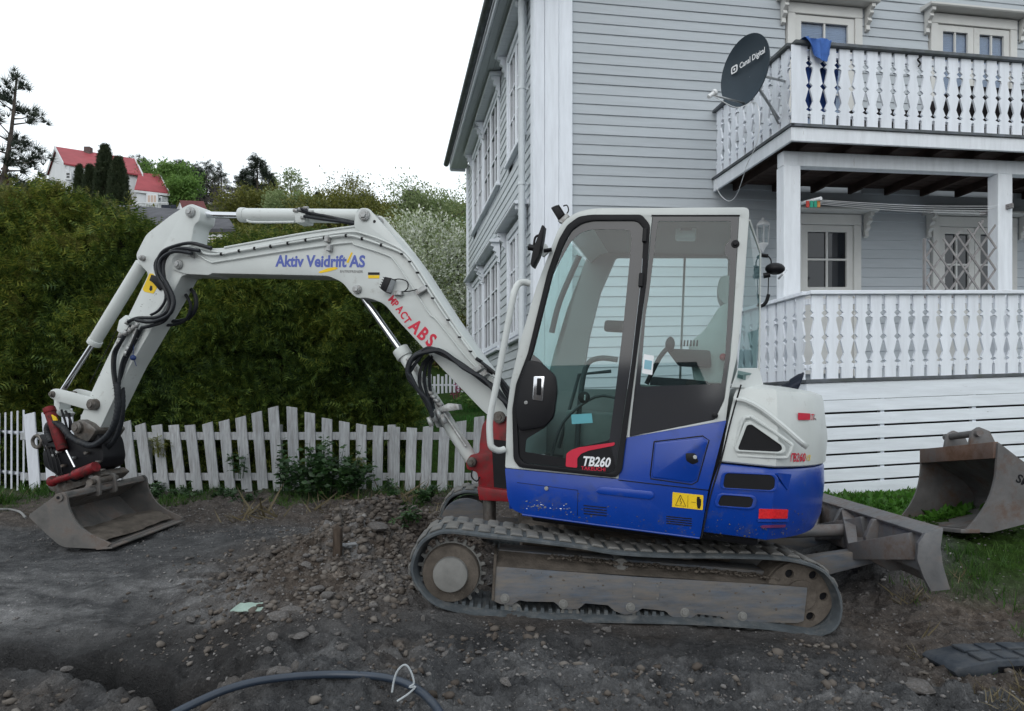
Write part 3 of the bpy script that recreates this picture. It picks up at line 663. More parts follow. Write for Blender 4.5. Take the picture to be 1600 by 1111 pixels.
g.prism(HF, pts+[(p[0]+(.006 if p[0] < -.49 else -.006), p[1]+.006) for p in reversed(pts)], -.66, D_+.30); g.build('gutter', m_zinc, house)
dp = MB(); x_d = side_d(828)
pp = [HF.pt(-.71, -.25, 6.93), HF.pt(-.60, -.1, 6.75), HF.pt(-.16, .0, 6.45), HF.pt(-.10, .10, 6.30), HF.pt(-.10, .10, .5)]
pp = [HF.pt(-.49, x_d, 6.98), HF.pt(-.40, x_d, 6.965), HF.pt(-.16, x_d, 6.95), HF.pt(-.115, x_d, 6.90), HF.pt(-.115, x_d, .45)]
dpo = dp.tube(pp, .048, 12).build('downpipe', m_downpipe, house)
for z in (1.6, 2.9, 4.2, 5.5): q = MB(); q.cyl(HF.pt(-.115, x_d, z), HF.pt(-.115, x_d, z+.035), .056, 12); q.box(HF, -.11, -.02, x_d-.008, x_d+.008, z+.005, z+.03); q.build('pipe_clip', m_downpipe, dpo)
# ---------------------------------------------------------------- balconies
u0 = HF.un(1116, 240, 0)[0]
BD_U = 1.76; BD_L = 2.03
def half_gap(t):   # half the gap between two balusters, t = 0 at the top, 1 at the bottom
    K = [(0,.022),(.175,.022),(.18,.008),(.215,.044),(.255,.008),(.27,.044),(.30,.048),(.46,.014),(.47,.012),(.505,.044),(.545,.010),(.56,.014),(.70,.050),(.78,.018),(.785,.014),(.81,.042),(.835,.003),(.865,.003),(.87,.020),(1,.020)]
    for (a, x), (b, y) in zip(K, K[1:]):
        if a <= t <= b: return x+(y-x)*(t-a)/(b-a)
    return .015
BP = .180
def baluster_mesh(h, fr, w=None):
    w = BP if w is None else w; ts = [0,.175,.18,.215,.255,.27,.30,.46,.47,.505,.545,.56,.70,.78,.785,.81,.835,.865,.87,1]
    L_ = [(-w/2+half_gap(t), h*(1-t)) for t in ts]; R_ = [(-p[0], p[1]) for p in L_]
    q = MB(); o = fr.o; f2 = Frame((0,0,0), fr.x, fr.y, fr.z); q.prism(f2, L_+R_[::-1], -.011, .011)
    ob = q.build('baluster', m_trim, None, origin=(0,0,0)); me = ob.data; bpy.data.objects.remove(ob); return me
def railing(bal, fr, x0, x1, y, z0, z1, slope=0, first=0):
    h = z1-z0-.045; me = baluster_mesh(h, fr); n = int(round((x1-x0)/BP)); st = (x1-x0)/n
    for i in range(n): link('baluster', me, bal, fr.pt(x0+(i+.5)*st, y+random.uniform(-.0015, .0015), z0+random.uniform(-.003, .003)))
    q = MB(); q.box(fr, x0-.02, x1+.02, y-.055, y+.055, z1-.042, z1); q.build('handrail', m_zinc if first else m_trimH, bal, .005, 1)
    for zz in (z0+.10, z1-.14): q = MB(); q.box(fr, x0, x1, y+.0125, y+.048, zz, zz+.06); q.build('rail', m_trimH, bal)
def w_at(px, py, b): return HF.un(px, py, b)[1]
# upper balcony
zU1 = w_at(1239, 66, -BD_U); zU0 = w_at(1239, 196, -BD_U); zUb = w_at(1239, 222, -BD_U)
bu = empty('upper_balcony', HF.pt(u0, -BD_U, zUb)); bu.parent = house; bu.location = bu.location-wloc(house)
uend = 9.6
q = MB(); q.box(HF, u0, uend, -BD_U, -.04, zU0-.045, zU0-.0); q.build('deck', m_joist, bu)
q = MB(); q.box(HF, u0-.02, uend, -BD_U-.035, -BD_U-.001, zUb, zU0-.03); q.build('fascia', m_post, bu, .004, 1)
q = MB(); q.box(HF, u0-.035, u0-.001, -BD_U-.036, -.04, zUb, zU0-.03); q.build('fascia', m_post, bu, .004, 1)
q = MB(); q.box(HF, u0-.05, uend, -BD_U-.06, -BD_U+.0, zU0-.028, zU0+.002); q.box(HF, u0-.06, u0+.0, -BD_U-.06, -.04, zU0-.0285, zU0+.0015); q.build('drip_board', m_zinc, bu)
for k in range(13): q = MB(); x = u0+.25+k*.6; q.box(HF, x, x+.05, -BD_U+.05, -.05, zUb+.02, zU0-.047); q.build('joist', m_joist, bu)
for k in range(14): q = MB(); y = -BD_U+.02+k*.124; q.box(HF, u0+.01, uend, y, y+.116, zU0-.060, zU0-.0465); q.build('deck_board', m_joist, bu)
railing(bu, HF, u0+.02, uend, -BD_U-.01, zU0+.01, zU1, first=1)
SB = Frame(HC, HV, HU, (0,0,1))
railing(bu, SB, -BD_U+.03, -.06, u0, zU0+.01, zU1, first=1)
q = MB(); q.box(HF, u0-.03, u0+.09, -BD_U-.035, -BD_U-.022, zU0+.01, zU1-.045); q.build('end_board', m_trim, bu, .003, 1)
# posts and beam
yb = -BD_U+.30
zb1 = w_at(1400, 258, yb); 
q = MB(); q.box(HF, u0+.05, uend, yb-.06, yb+.06, zUb-.17, zUb-.002); q.build('beam', m_post, house, .005, 1)
zL0 = w_at(1262, 594, -BD_L); zL1 = w_at(1262, 455, -BD_L)
for (pa, pb) in ((1221, 1250), (1556, 1587)):
    a = HF.un(pa, 300, yb-.07)[0]; q = MB(); q.box(HF, a+.03, a+.245, yb-.075, yb+.075, zL0-.1, zUb-.172); q.build('post', m_post, house, .006, 1)
# lower balcony
bl = empty('lower_balcony', HF.pt(u0, -BD_L, zL0)); bl.parent = house; bl.location = bl.location-wloc(house)
q = MB(); q.box(HF, u0, uend, -BD_L, -.04, zL0-.10, zL0-.0); q.build('deck', m_trimH, bl)
q = MB(); q.box(HF, u0-.05, uend, -BD_L-.05, -BD_L-.001, zL0-.03, zL0+.004); q.box(HF, u0-.05, u0-.001, -BD_L-.0, -.04, zL0-.03, zL0+.0035); q.build('drip_board', m_zinc, bl)
railing(bl, HF, u0+.02, uend, -BD_L-.01, zL0+.008, zL1)
railing(bl, SB, -BD_L+.03, -.06, u0, zL0+.008, zL1)
# horizontal skirting slats with gaps, and the dark void behind
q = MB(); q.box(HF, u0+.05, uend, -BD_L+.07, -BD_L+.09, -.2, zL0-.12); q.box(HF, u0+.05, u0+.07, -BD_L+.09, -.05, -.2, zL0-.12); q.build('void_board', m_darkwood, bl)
z = zL0-.04; k = 0
while z > .12:
    h = .185 if k == 0 else .128; gp = .004 if k == 0 else .022
    q = MB(); q.box(HF, u0-.03, uend, -BD_L-.030+random.uniform(-.003, .003), -BD_L-.004, z-h, z); q.build('skirt_slat', m_slat, bl, .003, 1)
    q = MB(); q.box(HF, u0-.03, u0-.005, -BD_L-.003, -.04, z-h, z); q.build('skirt_slat', m_slat, bl, .003, 1)
    z -= h+gp; k += 1
for x in (u0+.9, u0+2.1, u0+3.3, u0+4.5): q = MB(); q.box(HF, x, x+.05, -BD_L-.0035, -BD_L+.04, .1, zL0-.2); q.build('stud', m_trim, bl)
# ================================================================ THE EXCAVATOR
TF = tilted((.66, 4.8, 0), 0.0, .066)                  # undercarriage frame
UF = tilted((.66, 4.8, 0), R(15.7), .078)              # slewed upper body; x to its tail, y away from the viewer
BF = UF
ex = empty('excavator', (.66, 4.8, 0), 'blue and light grey mini excavator on rubber tracks with a red swing post', 'excavator')
def hp(fr, pts, y): return [fr.hit(p[0], p[1], p[2] if len(p) > 2 else y) for p in pts]
def plate(fr, pts, y0, y1, name, m, parent, r=0, bevel=.006, holes=(), ref=None, n=4):
    ref = y0 if ref is None else ref
    pl = fr.poly(pts, ref); pl = rounded(pl, r, n) if r else pl
    hs_ = []
    for h in holes:
        hp_, hr = h if isinstance(h, tuple) and isinstance(h[1], (int, float)) else (h, 0)
        q = fr.poly(hp_, ref); hs_.append(rounded(q, hr, n) if hr else q)
    q = MB(); q.prism(fr, pl, y0, y1, hs_); return q.build(name, m, parent, bevel, 2)
def pin(fr, px, py, y0, y1, r, name='pivot_pin', parent=None, m=None):
    x, z = fr.un(px, py, y0); q = MB(); q.disc(fr, x, z, y0-.03, y1+.03, r*.62, 6 if r < .05 else 8); q.disc(fr, x, z, y0-.012, y1+.012, r, 22); q.disc(fr, x, z, y0-.018, y0-.012, r*.85, 22)
    return q.build(name, m or m_bolt, parent, .003, 1)
# ---------------------------------------------------------------- tracks
outer_px = [(641,893),(645,868),(657,846),(676,833),(700,828),(740,832),(800,839),(900,851),(960,861),(1040,866),(1130,867),(1200,869),(1245,874),(1283,887),(1305,910),(1316,940),(1315,965),(1306,983),(1290,992),(1268,995),(1200,985),(1100,978),(1000,975),(900,973),(820,969),(760,965),(710,957),(675,944),(652,920)]
o2 = TF.poly(outer_px, -1.0)
def closed_smooth(pts, n=4):
    N = len(pts); out = []
    for i in range(N):
        p0, p1, p2, p3 = [Vector(pts[(i+k) % N]) for k in (-1, 0, 1, 2)]
        for k in range(n):
            t = k/n; out.append(.5*((2*p1)+(p2-p0)*t+(2*p0-5*p1+4*p2-p3)*t*t+(3*p1-p0-3*p2+p3)*t**3))
    return out
loop = closed_smooth(o2)
def offset(loop, d):
    N = len(loop); out = []
    for i in range(N):
        t = (loop[(i+1) % N]-loop[i-1]).normalized(); out.append(loop[i]+Vector((t.y, -t.x))*d)
    return out
_area = sum(loop[i].x*loop[(i+1) % len(loop)].y-loop[(i+1) % len(loop)].x*loop[i].y for i in range(len(loop)))
sg = 1 if _area < 0 else -1     # offset(+sg) goes inwards
inn = offset(loop, .030*sg); lugo = offset(loop, -.012*sg)
per = [0.0]
for i in range(len(loop)): per.append(per[-1]+(loop[(i+1) % len(loop)]-loop[i]).length)
def on_loop(s):
    s %= per[-1]
    for i in range(len(loop)):
        if per[i+1] >= s:
            t = (s-per[i])/(per[i+1]-per[i]); a, b = loop[i], loop[(i+1) % len(loop)]; return a.lerp(b, t), (b-a).normalized()
def lug_mesh():
    q = MB(); pr = [(-.040,0),(.040,0),(.028,.016),(-.028,.016)]
    f0 = Frame((0,0,0), (1,0,0), (0,1,0), (0,0,1)); q.prism(f0, pr, 0, .175); ob = q.build('tread_lug', m_lug, None, .005, 1, origin=(0,0,0)); me = ob.data; bpy.data.objects.remove(ob); return me
LUG = lug_mesh()
def crawler(y0, vis):
    tr = MB(); N = len(loop); Vv = []
    prof = [(0.0, 0.006), (0.004, 0.0), (.396, 0.0), (.40, .006)]
    rings = []
    for i in range(N):
        a, b = loop[i], inn[i]; d = (b-a)
        rings.append([TF.pt(a.x, y0, a.y), TF.pt(a.x, y0+.4, a.y), TF.pt(b.x, y0+.4, b.y), TF.pt(b.x, y0+.27, b.y), TF.pt((b+d*.7).x, y0+.24, (b+d*.7).y), TF.pt((b+d*.7).x, y0+.16, (b+d*.7).y), TF.pt(b.x, y0+.13, b.y), TF.pt(b.x, y0+.035, b.y), TF.pt((a+d*.62).x, y0-.012, (a+d*.62).y), TF.pt((a+d*.22).x, y0-.012, (a+d*.22).y)])
    rings.append(rings[0]); tr.loft(rings, cap=False, smooth=True)
    o = tr.build('crawler_track', m_track, ex)
    nl = int(per[-1]/.094); st = per[-1]/nl
    for k in range(nl):
        for half in (0, 1):
            p, t = on_loop(k*st+half*st*.5); nrm = Vector((t.y, -t.x))*(-sg)
            if not vis(p, half): continue
            w = TF.pt(p.x, y0+(.028 if half == 0 else .195), p.y); X = (TF.x*t.x+TF.z*t.y).normalized(); Z = (TF.x*nrm.x+TF.z*nrm.y).normalized(); Y = Z.cross(X)
            l = bpy.data.objects.new('tread_lug', LUG); COL.objects.link(l); l.parent = o
            if Y.dot(TF.y) < 0: X = -X; Y = Z.cross(X)
            mt = Matrix((X, Y, Z)).transposed().to_4x4(); mt.translation = w-wloc(o); l.matrix_local = mt
    # guide teeth on the inside
    th = MB()
    for k in range(int(per[-1]/.047)):
        p, t = on_loop(k*.047); nrm = Vector((t.y, -t.x))*sg
        if p.y > .16 or p.x > .95: continue
        a = p+nrm*.030-t*.012; b = p+nrm*.030+t*.013; c_ = b+nrm*.024-t*.003; d_ = a+nrm*.024+t*.003
        V = [TF.pt(q.x, yy, q.y) for yy in (y0+.06, y0+.34) for q in (a, b, c_, d_)]
        th.add(V, [(0,1,2,3),(7,6,5,4),(0,4,5,1),(1,5,6,2),(2,6,7,3),(3,7,4,0)])
    t_ = th.build('guide_teeth', m_track, o); t_['kind'] = 'stuff'
    return o
crawler(-1.0, lambda p, h: True)
crawler(.60, lambda p, h: p.x < -.35 or (p.y > .3 and p.x > .9))
# track frame, near side
pl = [(775,885),(768,938),(782,944),(799,946),(812,938),(822,940),(866,941),(874,948),(890,953),(905,951),(914,943),(950,946),(960,955),(977,961),(993,958),(1003,951),(1040,955),(1048,963),(1062,968),(1080,966),(1090,960),(1128,964),(1138,972),(1152,976),(1168,972),(1246,974),(1256,971),(1262,918)]
fr_o = plate(TF, pl+[(1180,912),(1000,902)], -.955, -.93, 'track_frame', m_frame, ex, r=.008)
q = MB(); a = TF.poly([(775,885),(1180,912),(1262,918)], -.955); b = TF.poly([(779,862),(1175,897),(1250,910)], -.86)
q.add([TF.pt(p[0], -.955, p[1]) for p in a]+[TF.pt(p[0], -.83, p[1]+.0) for p in b], [(0,1,4,3),(1,2,5,4)]); q.build('frame_top_ledge', m_mud, fr_o)
q = MB(); q.prism(TF, TF.poly([(779,858),(1195,892),(1230,950),(800,930)], -.83), -.83, -.66); q.build('frame_box', m_frame, ex, .01)
q = MB(); a = TF.un(772, 866, -.955); b = TF.un(768, 938, -.955); q.prism(TF, [a, (a[0]+.016, a[1]), (b[0]+.016, b[1]), b], -.965, -.70); q.build('frame_end_plate', m_mud, fr_o, .003, 1)
for (x, y) in ((789,935),(880,944),(985,949),(1070,957),(1160,963)):
    xx, zz = TF.un(x, y, -.957); q = MB(); q.disc(TF, xx, zz, -.969, -.955, .017, 8); q.disc(TF, xx, zz, -.961, -.955, .028, 14); q.build('roller_bolt', m_hub, fr_o, .002, 1)
for (x, y) in ((800,953),(890,958),(985,962),(1075,968),(1160,975)):
    xx, zz = TF.un(x, y, -.9); q = MB(); q.disc(TF, xx, zz-.0, -.93, -.70, .058, 18); q.build('track_roller', m_hub, ex)
pr = plate(TF, [(988,910),(1030,913),(1030,938),(988,935)], -.958, -.955, 'cover_plate', m_frame, fr_o, bevel=.001)
for (x, y) in ((991,913),(1027,916),(1027,935),(991,932)): xx, zz = TF.un(x, y, -.958); q = MB(); q.disc(TF, xx, zz, -.962, -.958, .006, 6); q.build('screw', m_hub, pr)
xx, zz = TF.un(967, 879, -.80); q = MB(); q.disc(TF, xx, zz, -.88, -.70, .045, 18); q.disc(TF, xx, zz, -.895, -.88, .03, 14); q.build('carrier_roller', m_hub, ex, .004, 1)
def wheel(y, sign):
    # drive sprocket at the left end
    x, z = TF.un(704.6, 895, -.93); q = MB(); n = 21; pts = []
    for k in range(n):
        for da, rr in ((-.5, .178), (-.22, .178), (-.12, .205), (.12, .205), (.22, .178)): a = 2*math.pi*(k+da)/n; pts.append((x+rr*math.cos(a), z+rr*math.sin(a)))
    q.prism(TF, pts, y+.10, y+.13); s_ = q.build('drive_sprocket', m_hub, ex, .003, 1)
    q = MB(); q.disc(TF, x, z, y+.045, y+.12, .165, 36, .172); q.build('sprocket_face', m_mud, s_, .006)
    q = MB(); q.disc(TF, x, z, y+.012, y+.05, .100, 40, .104); q.build('hub_cap', m_hub, s_, .005)
    # front idler at the right end
    x, z = TF.un(1250, 930, -.93); q = MB(); q.disc(TF, x, z, y+.10, y+.30, .205, 40); w_ = q.build('idler_wheel', m_mud, ex, .006)
    q = MB(); pts = [(x+.198*math.cos(2*math.pi*k/40), z+.198*math.sin(2*math.pi*k/40)) for k in range(40)]
    hl = [[(x+.14*math.cos(2*math.pi*j/6)+.026*math.cos(2*math.pi*k/12), z+.14*math.sin(2*math.pi*j/6)+.026*math.sin(2*math.pi*k/12)) for k in range(12)] for j in range(6)]
    q.prism(TF, pts, y+.07, y+.098, hl); q.disc(TF, x, z, y+.055, y+.072, .09, 30); q.build('idler_rim', m_mud, w_)
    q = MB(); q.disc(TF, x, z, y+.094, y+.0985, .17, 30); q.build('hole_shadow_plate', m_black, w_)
wheel(-1.0, 1)
xf, zf = TF.un(704.6, 895, -.93)
q = MB(); q.disc(TF, xf, zf, .66, .9, .19, 30); q.build('drive_sprocket', m_hub, ex)
q = MB(); pts = [(xf-.02+.205*math.cos(a), zf+.205*math.sin(a)) for a in np.linspace(math.pi, .35, 14)]+[(xf+.52, zf+.07), (xf+.52, zf-.12), (xf-.22, zf-.12)]
q.prism(TF, pts, .585, .60); q.build('sprocket_guard', m_frame, ex, .004, 1)
q = MB(); q.box(TF, xf+.42, 1.2, .60, .66, zf-.12, zf+.145); q.box(TF, xf+.405, xf+.425, .57, .66, zf-.1, zf+.16); q.box(TF, xf+.90, xf+.92, .57, .66, zf-.1, zf+.15); q.build('track_frame', m_frame, ex, .006, 1)
cf = MB(); cf.box(TF, -.62, .72, -.60, .60, .20, .36); cf.box(TF, -.35, .45, -.70, .70, .30, .43); cf.build('car_body', m_mud, ex, .02)
q = MB(); q.cyl(TF.pt(0, 0, .40), TF.pt(0, 0, .53), .42, 40); q.cyl(TF.pt(0, 0, .44), TF.pt(0, 0, .50), .47, 40); q.build('slew_ring', m_steel, ex, .004, 1)
# ---------------------------------------------------------------- dozer blade
Yn, Yf = 3.90, 5.75
BW = Frame((0, 0, 0), (1,0,0), (0,1,0), (0,0,1))
def lerp_frame_loft(near_px, far_px, name, m, parent, bevel=.005):
    a = [at(p[0], p[1], Yn) for p in near_px]; b = [at(p[0], p[1], Yf) for p in far_px]; n = len(a)
    q = MB(); q.add(a+b, [tuple(range(n)), tuple(reversed(range(n, 2*n)))]+[(i, (i+1) % n, (i+1) % n+n, i+n) for i in range(n)]); return q.build(name, m, parent, bevel, 2)
bn = [at(p[0], p[1], Yn) for p in ((1443,832),(1471,824),(1467,855),(1470,880),(1482,920),(1452,923),(1440,900),(1430,872),(1432,848))]
shift = Vector((at(1285, 769, Yf)-at(1471, 822, Yn)))
def bshift(p, t): return p+shift*t
q = MB(); prof = [at(p[0], p[1], Yn) for p in ((1462,826),(1471,823),(1466,852),(1469,880),(1482,920),(1474,921),(1460,884),(1456,852))]
q.loft([[bshift(p, t) for p in prof] for t in (.0, 1.0)], smooth=False); blade = q.build('dozer_blade', m_blade, ex, .005)
q = MB(); q.loft([[bshift(p, t) for p in bn] for t in (-.012, .004)], smooth=False); q.build('side_plate', m_blade, blade, .004)
q = MB(); q.loft([[bshift(p, t) for p in bn] for t in (.996, 1.012)], smooth=False); q.build('side_plate', m_blade, blade, .004)
# top flange and back ribs
def bp(x, y, t): return bshift(at(x, y, Yn), t)
q = MB(); q.loft([[bp(x, y, t) for x, y in ((1441,833),(1470,823),(1471,828),(1443,838))] for t in (0.004, .996)], smooth=False); q.build('top_flange', m_blade, blade, .003, 1)
q = MB(); q.loft([[bp(x, y, s) for x, y in ((1447,838),(1463,834),(1462,905),(1440,893))] for s in (.012, .988)], smooth=False); q.build('back_plate', m_blade, blade, .004)
for t in (.33, .62):
    q = MB(); q.loft([[bp(x, y, s) for x, y in ((1436,836),(1458,830),(1458,868),(1466,894),(1424,894),(1422,866))] for s in (t-.012, t+.012)], smooth=False); q.build('rib', m_blade, blade, .003, 1)
q = MB(); q.loft([[bp(x, y, t) for x, y in ((1420,880),(1462,868),(1478,916),(1452,921),(1418,903))] for t in (.25, .75)], smooth=False); q.build('cross_beam', m_blade, blade, .006)
# slanting gussets seen as an X on the back
def beam(p0, p1, w0, w1, name, m, parent, up=Vector((0,0,1)), hh=.5, bevel=.005):
    d = (p1-p0).normalized(); s = d.cross(up).normalized(); u = s.cross(d)
    q = MB(); r0 = [p0+s*a*w0+u*b*w0*hh for a, b in ((-.5,-1),(.5,-1),(.5,1),(-.5,1))]; r1 = [p1+s*a*w1+u*b*w1*hh for a, b in ((-.5,-1),(.5,-1),(.5,1),(-.5,1))]
    q.loft([r0, r1], smooth=False); return q.build(name, m, parent, bevel)
for (t0, t1) in ((.30, .06), (.30, .60)):
    beam(bp(1395, 890, .30), bp(1448, 858, t1), .06, .09, 'gusset', m_blade, blade, hh=.9)
for (t0, t1) in ((.70, .42), (.70, .95)):
    beam(bp(1395, 890, .70), bp(1448, 858, t1), .06, .09, 'gusset', m_blade, blade, hh=.9)
for t, yl in ((.30, -.30), (.70, .35)):
    p1 = bp(1440, 893, t); p0 = TF.pt(.55, yl, .20); mid = TF.pt(1.25, yl, .21)
    q = MB()
    for a, b, w0, w1, h0, h1 in ((p0, mid, .11, .11, .07, .075), (mid, p1, .11, .10, .075, .045)):
        d = (b-a).normalized(); s_ = d.cross(Vector((0,0,1))).normalized(); u = s_.cross(d)
        q.loft([[a+s_*x*w0+u*z*h0 for x, z in ((-.5,-1),(.5,-1),(.5,1),(-.5,1))], [b+s_*x*w1+u*z*h1 for x, z in ((-.5,-1),(.5,-1),(.5,1),(-.5,1))]], smooth=False)
    q.build('blade_arm', m_frame, ex, .006)
q = MB(); q.cyl(TF.pt(.55, .03, .33), bp(1438, 868, .5), .045, 14); q.build('blade_cylinder', m_blade, ex)
# ---------------------------------------------------------------- upper body: platform, side skirt, engine cover, counterweight
NY = -.98                                                # near face
def ux(px, py, y=NY): return UF.un(px, py, y)
body = MB(); body.box(UF, -.34, .95, -.90, .90, .55, .66); body.box(UF, -.36, .6, -.88, -.25, .52, .75); body.build('platform', m_black, ex, .02)
# blue side skirt
sk = [(789,732),(966,749),(979,684),(1119,660),(1135,657),(1107,765),(1094,840),(1050,834),(940,820),(815,803),(799,795),(793,780)]
skirt = plate(UF, sk, NY, NY+.10, 'side_skirt', m_blue, ex, r=[.004,.01,.01,.01,.004,.004,.01,.03,.03,.05,.06,.03], bevel=.010)
q = MB(); f = UF.poly([(793,735),(793,780),(800,793),(815,802)], NY)
q.prism(Frame(UF.o, UF.y, UF.x, UF.z), [(-.97, f[0][1]), (.85, f[0][1]), (.85, f[3][1]-.0), (-.90, f[3][1])], f[0][0]+.004, f[0][0]+.03); q.build('front_skirt', m_blue, ex, .008)
# grooves and panels on the skirt (raised a few millimetres)
def edge_line(pts, name, m, parent, y=None, r=.003, fr=UF, close=False):
    y = NY-.001 if y is None else y; q = MB(); P = hp(fr, pts+([pts[0]] if close else []), y); q.tube(P, r, 6); return q.build(name, m, parent)
plate(UF, [(1023,692),(1098,684),(1106,690),(1088,750),(1080,754),(1019,746),(1019,742)], NY-.006, NY+.02, 'access_hatch', m_blue, skirt, r=.012, bevel=.006)
edge_line([(1022,690),(1098,681),(1108,688),(1090,752),(1081,757),(1017,748),(1016,742)], 'hatch_gap', m_black, skirt, NY-.0008, .0035, close=True)
plate(UF, [(1071,708),(1086,708),(1092,722),(1082,726),(1072,720)], NY-.0075, NY-.004, 'latch_recess', m_black, skirt, r=.01, bevel=.001)
x, z = ux(1086, 714); q = MB(); q.disc(UF, x, z, NY-.018, NY, .011, 16); q.build('lock', m_bolt, skirt, .002, 1)
x, z = ux(854, 763); q = MB(); q.disc(UF, x, z, NY-.010, NY, .012, 16); q.disc(UF, x, z, NY-.013, NY-.01, .006, 12); q.build('lock', m_bolt, skirt, .002, 1)
plate(UF, [(938,760),(1020,768),(1023,776),(1016,781),(936,772),(930,768)], NY-.008, NY+.01, 'pressed_rib', m_blue, skirt, r=.02, bevel=.006)
edge_line([(808,754),(903,766)], 'panel_gap', m_black, skirt, NY-.0002, .0016); edge_line([(903,766),(902,806)], 'panel_gap', m_black, skirt, NY-.0002, .0016)
edge_line([(966,750),(1107,766)], 'panel_gap', m_black, skirt, NY-.0005, .003); edge_line([(816,804),(940,821),(1093,841)], 'bottom_lip', m_blue, skirt, NY+.004, .006)
for (X0, Y0, wd, hh, nn, sl) in ((912, 789, 36, 4.2, 4, .1), (1041, 806, 40, 3.6, 4, .1)):
    for k in range(nn): plate(UF, [(X0, Y0+k*hh), (X0+wd, Y0+wd*sl+k*hh), (X0+wd, Y0+wd*sl+k*hh+1.7), (X0, Y0+k*hh+1.7)], NY-.0015, NY+.001, 'vent_slot', m_black, skirt, bevel=0)
st = plate(UF, [(1051,769),(1099,774),(1098,797),(1050,792)], NY-.0025, NY, 'warning_sticker', m_yellow, skirt, r=.003, bevel=0)
edge_line([(1063,773.5),(1055.5,789.5),(1071.5,791)], 'warning_triangle', m_dark_print, st, NY-.003, .0018, close=True)
edge_line([(1063.5,778.5),(1062.5,783.5),(1065,784),(1063.5,788)], 'warning_mark', m_dark_print, st, NY-.003, .0018)
plate(UF, [(1089.5,776),(1093.5,776.3),(1093.5,779),(1095.5,780),(1095.5,787),(1094,795),(1090,794.6),(1088.5,787),(1088.5,780)], NY-.0033, NY-.0026, 'worker_mark', m_dark_print, st, bevel=0)
edge_line([(1080,784.5),(1087,785.3)], 'arrow_mark', m_dark_print, st, NY-.003, .0012)
edge_line([(1075,774),(1074.5,793)], 'divider_mark', m_dark_print, st, NY-.003, .0008)
# tail: plan outline follows the side and then a circular arc round the back
TR = 1.40
def plan(x0, inset=0.0, y_near=NY, rr=TR, flare=0.0):
    a0 = math.asin(min(.98, (-y_near-inset)/(rr-inset))); pts = [(x0, y_near+inset)]
    xs_ = (rr-inset)*math.cos(a0)
    for k in range(1, 5): pts.append((x0+(xs_-x0)*k/5, y_near+inset))
    for k in range(29): a = -a0+2*a0*k/28; pts.append(((rr-inset)*math.cos(a), (rr-inset)*math.sin(a)))
    pts.append((x0, -y_near-inset)); return pts
def tail(levels, name, m, bevel=.0, smooth=True):
    """levels: (z, inset, x of the front edge)"""
    q = MB(); q.loft([[UF.pt(p[0], p[1], z) for p in plan(x0, ins)] for z, ins, x0 in levels], smooth=smooth); return q.build(name, m, ex, bevel, 2)
zt = ux(1159, 600)[1]; zm = ux(1125, 723)[1]; zb = ux(1095, 842)[1]
xt = ux(1150, 600)[0]; xm = ux(1125, 723)[0]; xb = ux(1095, 842)[0]
hood = tail([(zm+.004, .012, xm), (zm+.012, .004, xm+.003), (zm+.16, .004, xm+(xt-xm)*.35), (zm+.30, .03, xm+(xt-xm)*.72), (zt-.055, .045, xt), (zt-.02, .06, xt+.012), (zt-.004, .10, xt+.04), (zt+.010, .20, xt+.13), (zt+.02, .5, xt+.2)], 'engine_cover', m_body)
cwt = tail([(zb+.10, .16, xb+.03), (zb+.02, .10, xb+.01), (zb+.035, .035, xb+.005), (zb+.12, .004, xb+.01), (zm-.13, .0, xb+(xm-xb)*.5), (zm-.02, .012, xm-.005), (zm-.008, .02, xm), (zm-.004, .05, xm+.02)], 'counterweight', m_blue)
q = MB(); q.box(UF, .3, xb+.25, -.93, .9, zb+.03, zt-.25); q.build('engine_bay', m_black, ex)
# recessed dark openings, framed
def dark_opening(pts, parent, y=NY, name='vent_opening', r=.02, rim=m_blue, m=m_black, proud=.007):
    pl_ = rounded(UF.poly(pts, y), r); c_ = Vector((sum(p[0] for p in pl_)/len(pl_), sum(p[1] for p in pl_)/len(pl_)))
    out = [tuple(c_+(Vector(p)-c_)*1.0+(Vector(p)-c_).normalized()*.018) for p in pl_]
    q = MB(); q.prism(UF, out, y-proud, y+.02, [pl_]); rim_o = q.build(name+'_rim', rim, parent, .005, 2)
    q = MB(); q.prism(UF, pl_, y-.0018, y+.015); q.build(name, m, rim_o)
dark_opening([(1133,739),(1205,742),(1211,748),(1210,762),(1204,766),(1132,762),(1130,757)], cwt)
dark_opening([(1127,773),(1172,776),(1177,780),(1174,792),(1167,793),(1124,790),(1122,786)], cwt)
dark_opening([(1167,664),(1174,663),(1221,696),(1222,703),(1216,706),(1155,703),(1153,700)], hood, r=.02, rim=m_body, proud=.014)
# moulded ridges sweeping over the engine cover
def ridge(pts, w, parent, m, y=NY+.004, name='moulded_ridge', h=.012, fr=UF):
    P = smooth_path(hp(fr, pts, y), 5); q = MB(); rings = []
    for i, p in enumerate(P):
        t = (P[min(i+1, len(P)-1)]-P[max(i-1, 0)]).normalized(); s_ = t.cross(fr.y).normalized(); k = min(1, min(i, len(P)-1-i)/3+.15)
        rings.append([p+s_*w, p+s_*w*.35-fr.y*h*k, p-s_*w*.35-fr.y*h*k, p-s_*w, p+fr.y*.01])
    q.loft(rings); return q.build(name, m, parent)
ridge([(1146,624),(1163,626,NY+.006),(1190,640,NY+.012),(1225,668,NY+.012),(1250,690,NY+.03),(1262,699,NY+.07)], .016, hood, m_body)
ridge([(1148,700),(1160,658),(1170,652),(1180,655),(1231,690),(1237,699),(1231,712),(1222,715),(1152,712)], .010, hood, m_body, h=.008)
q = MB(); P = smooth_path(hp(UF, [(1158,601),(1150,628),(1140,665),(1126,722),(1110,775),(1096,841)], NY-.001), 3); q.tube(P, .0045, 6); q.build('panel_gap', m_rubber, ex)
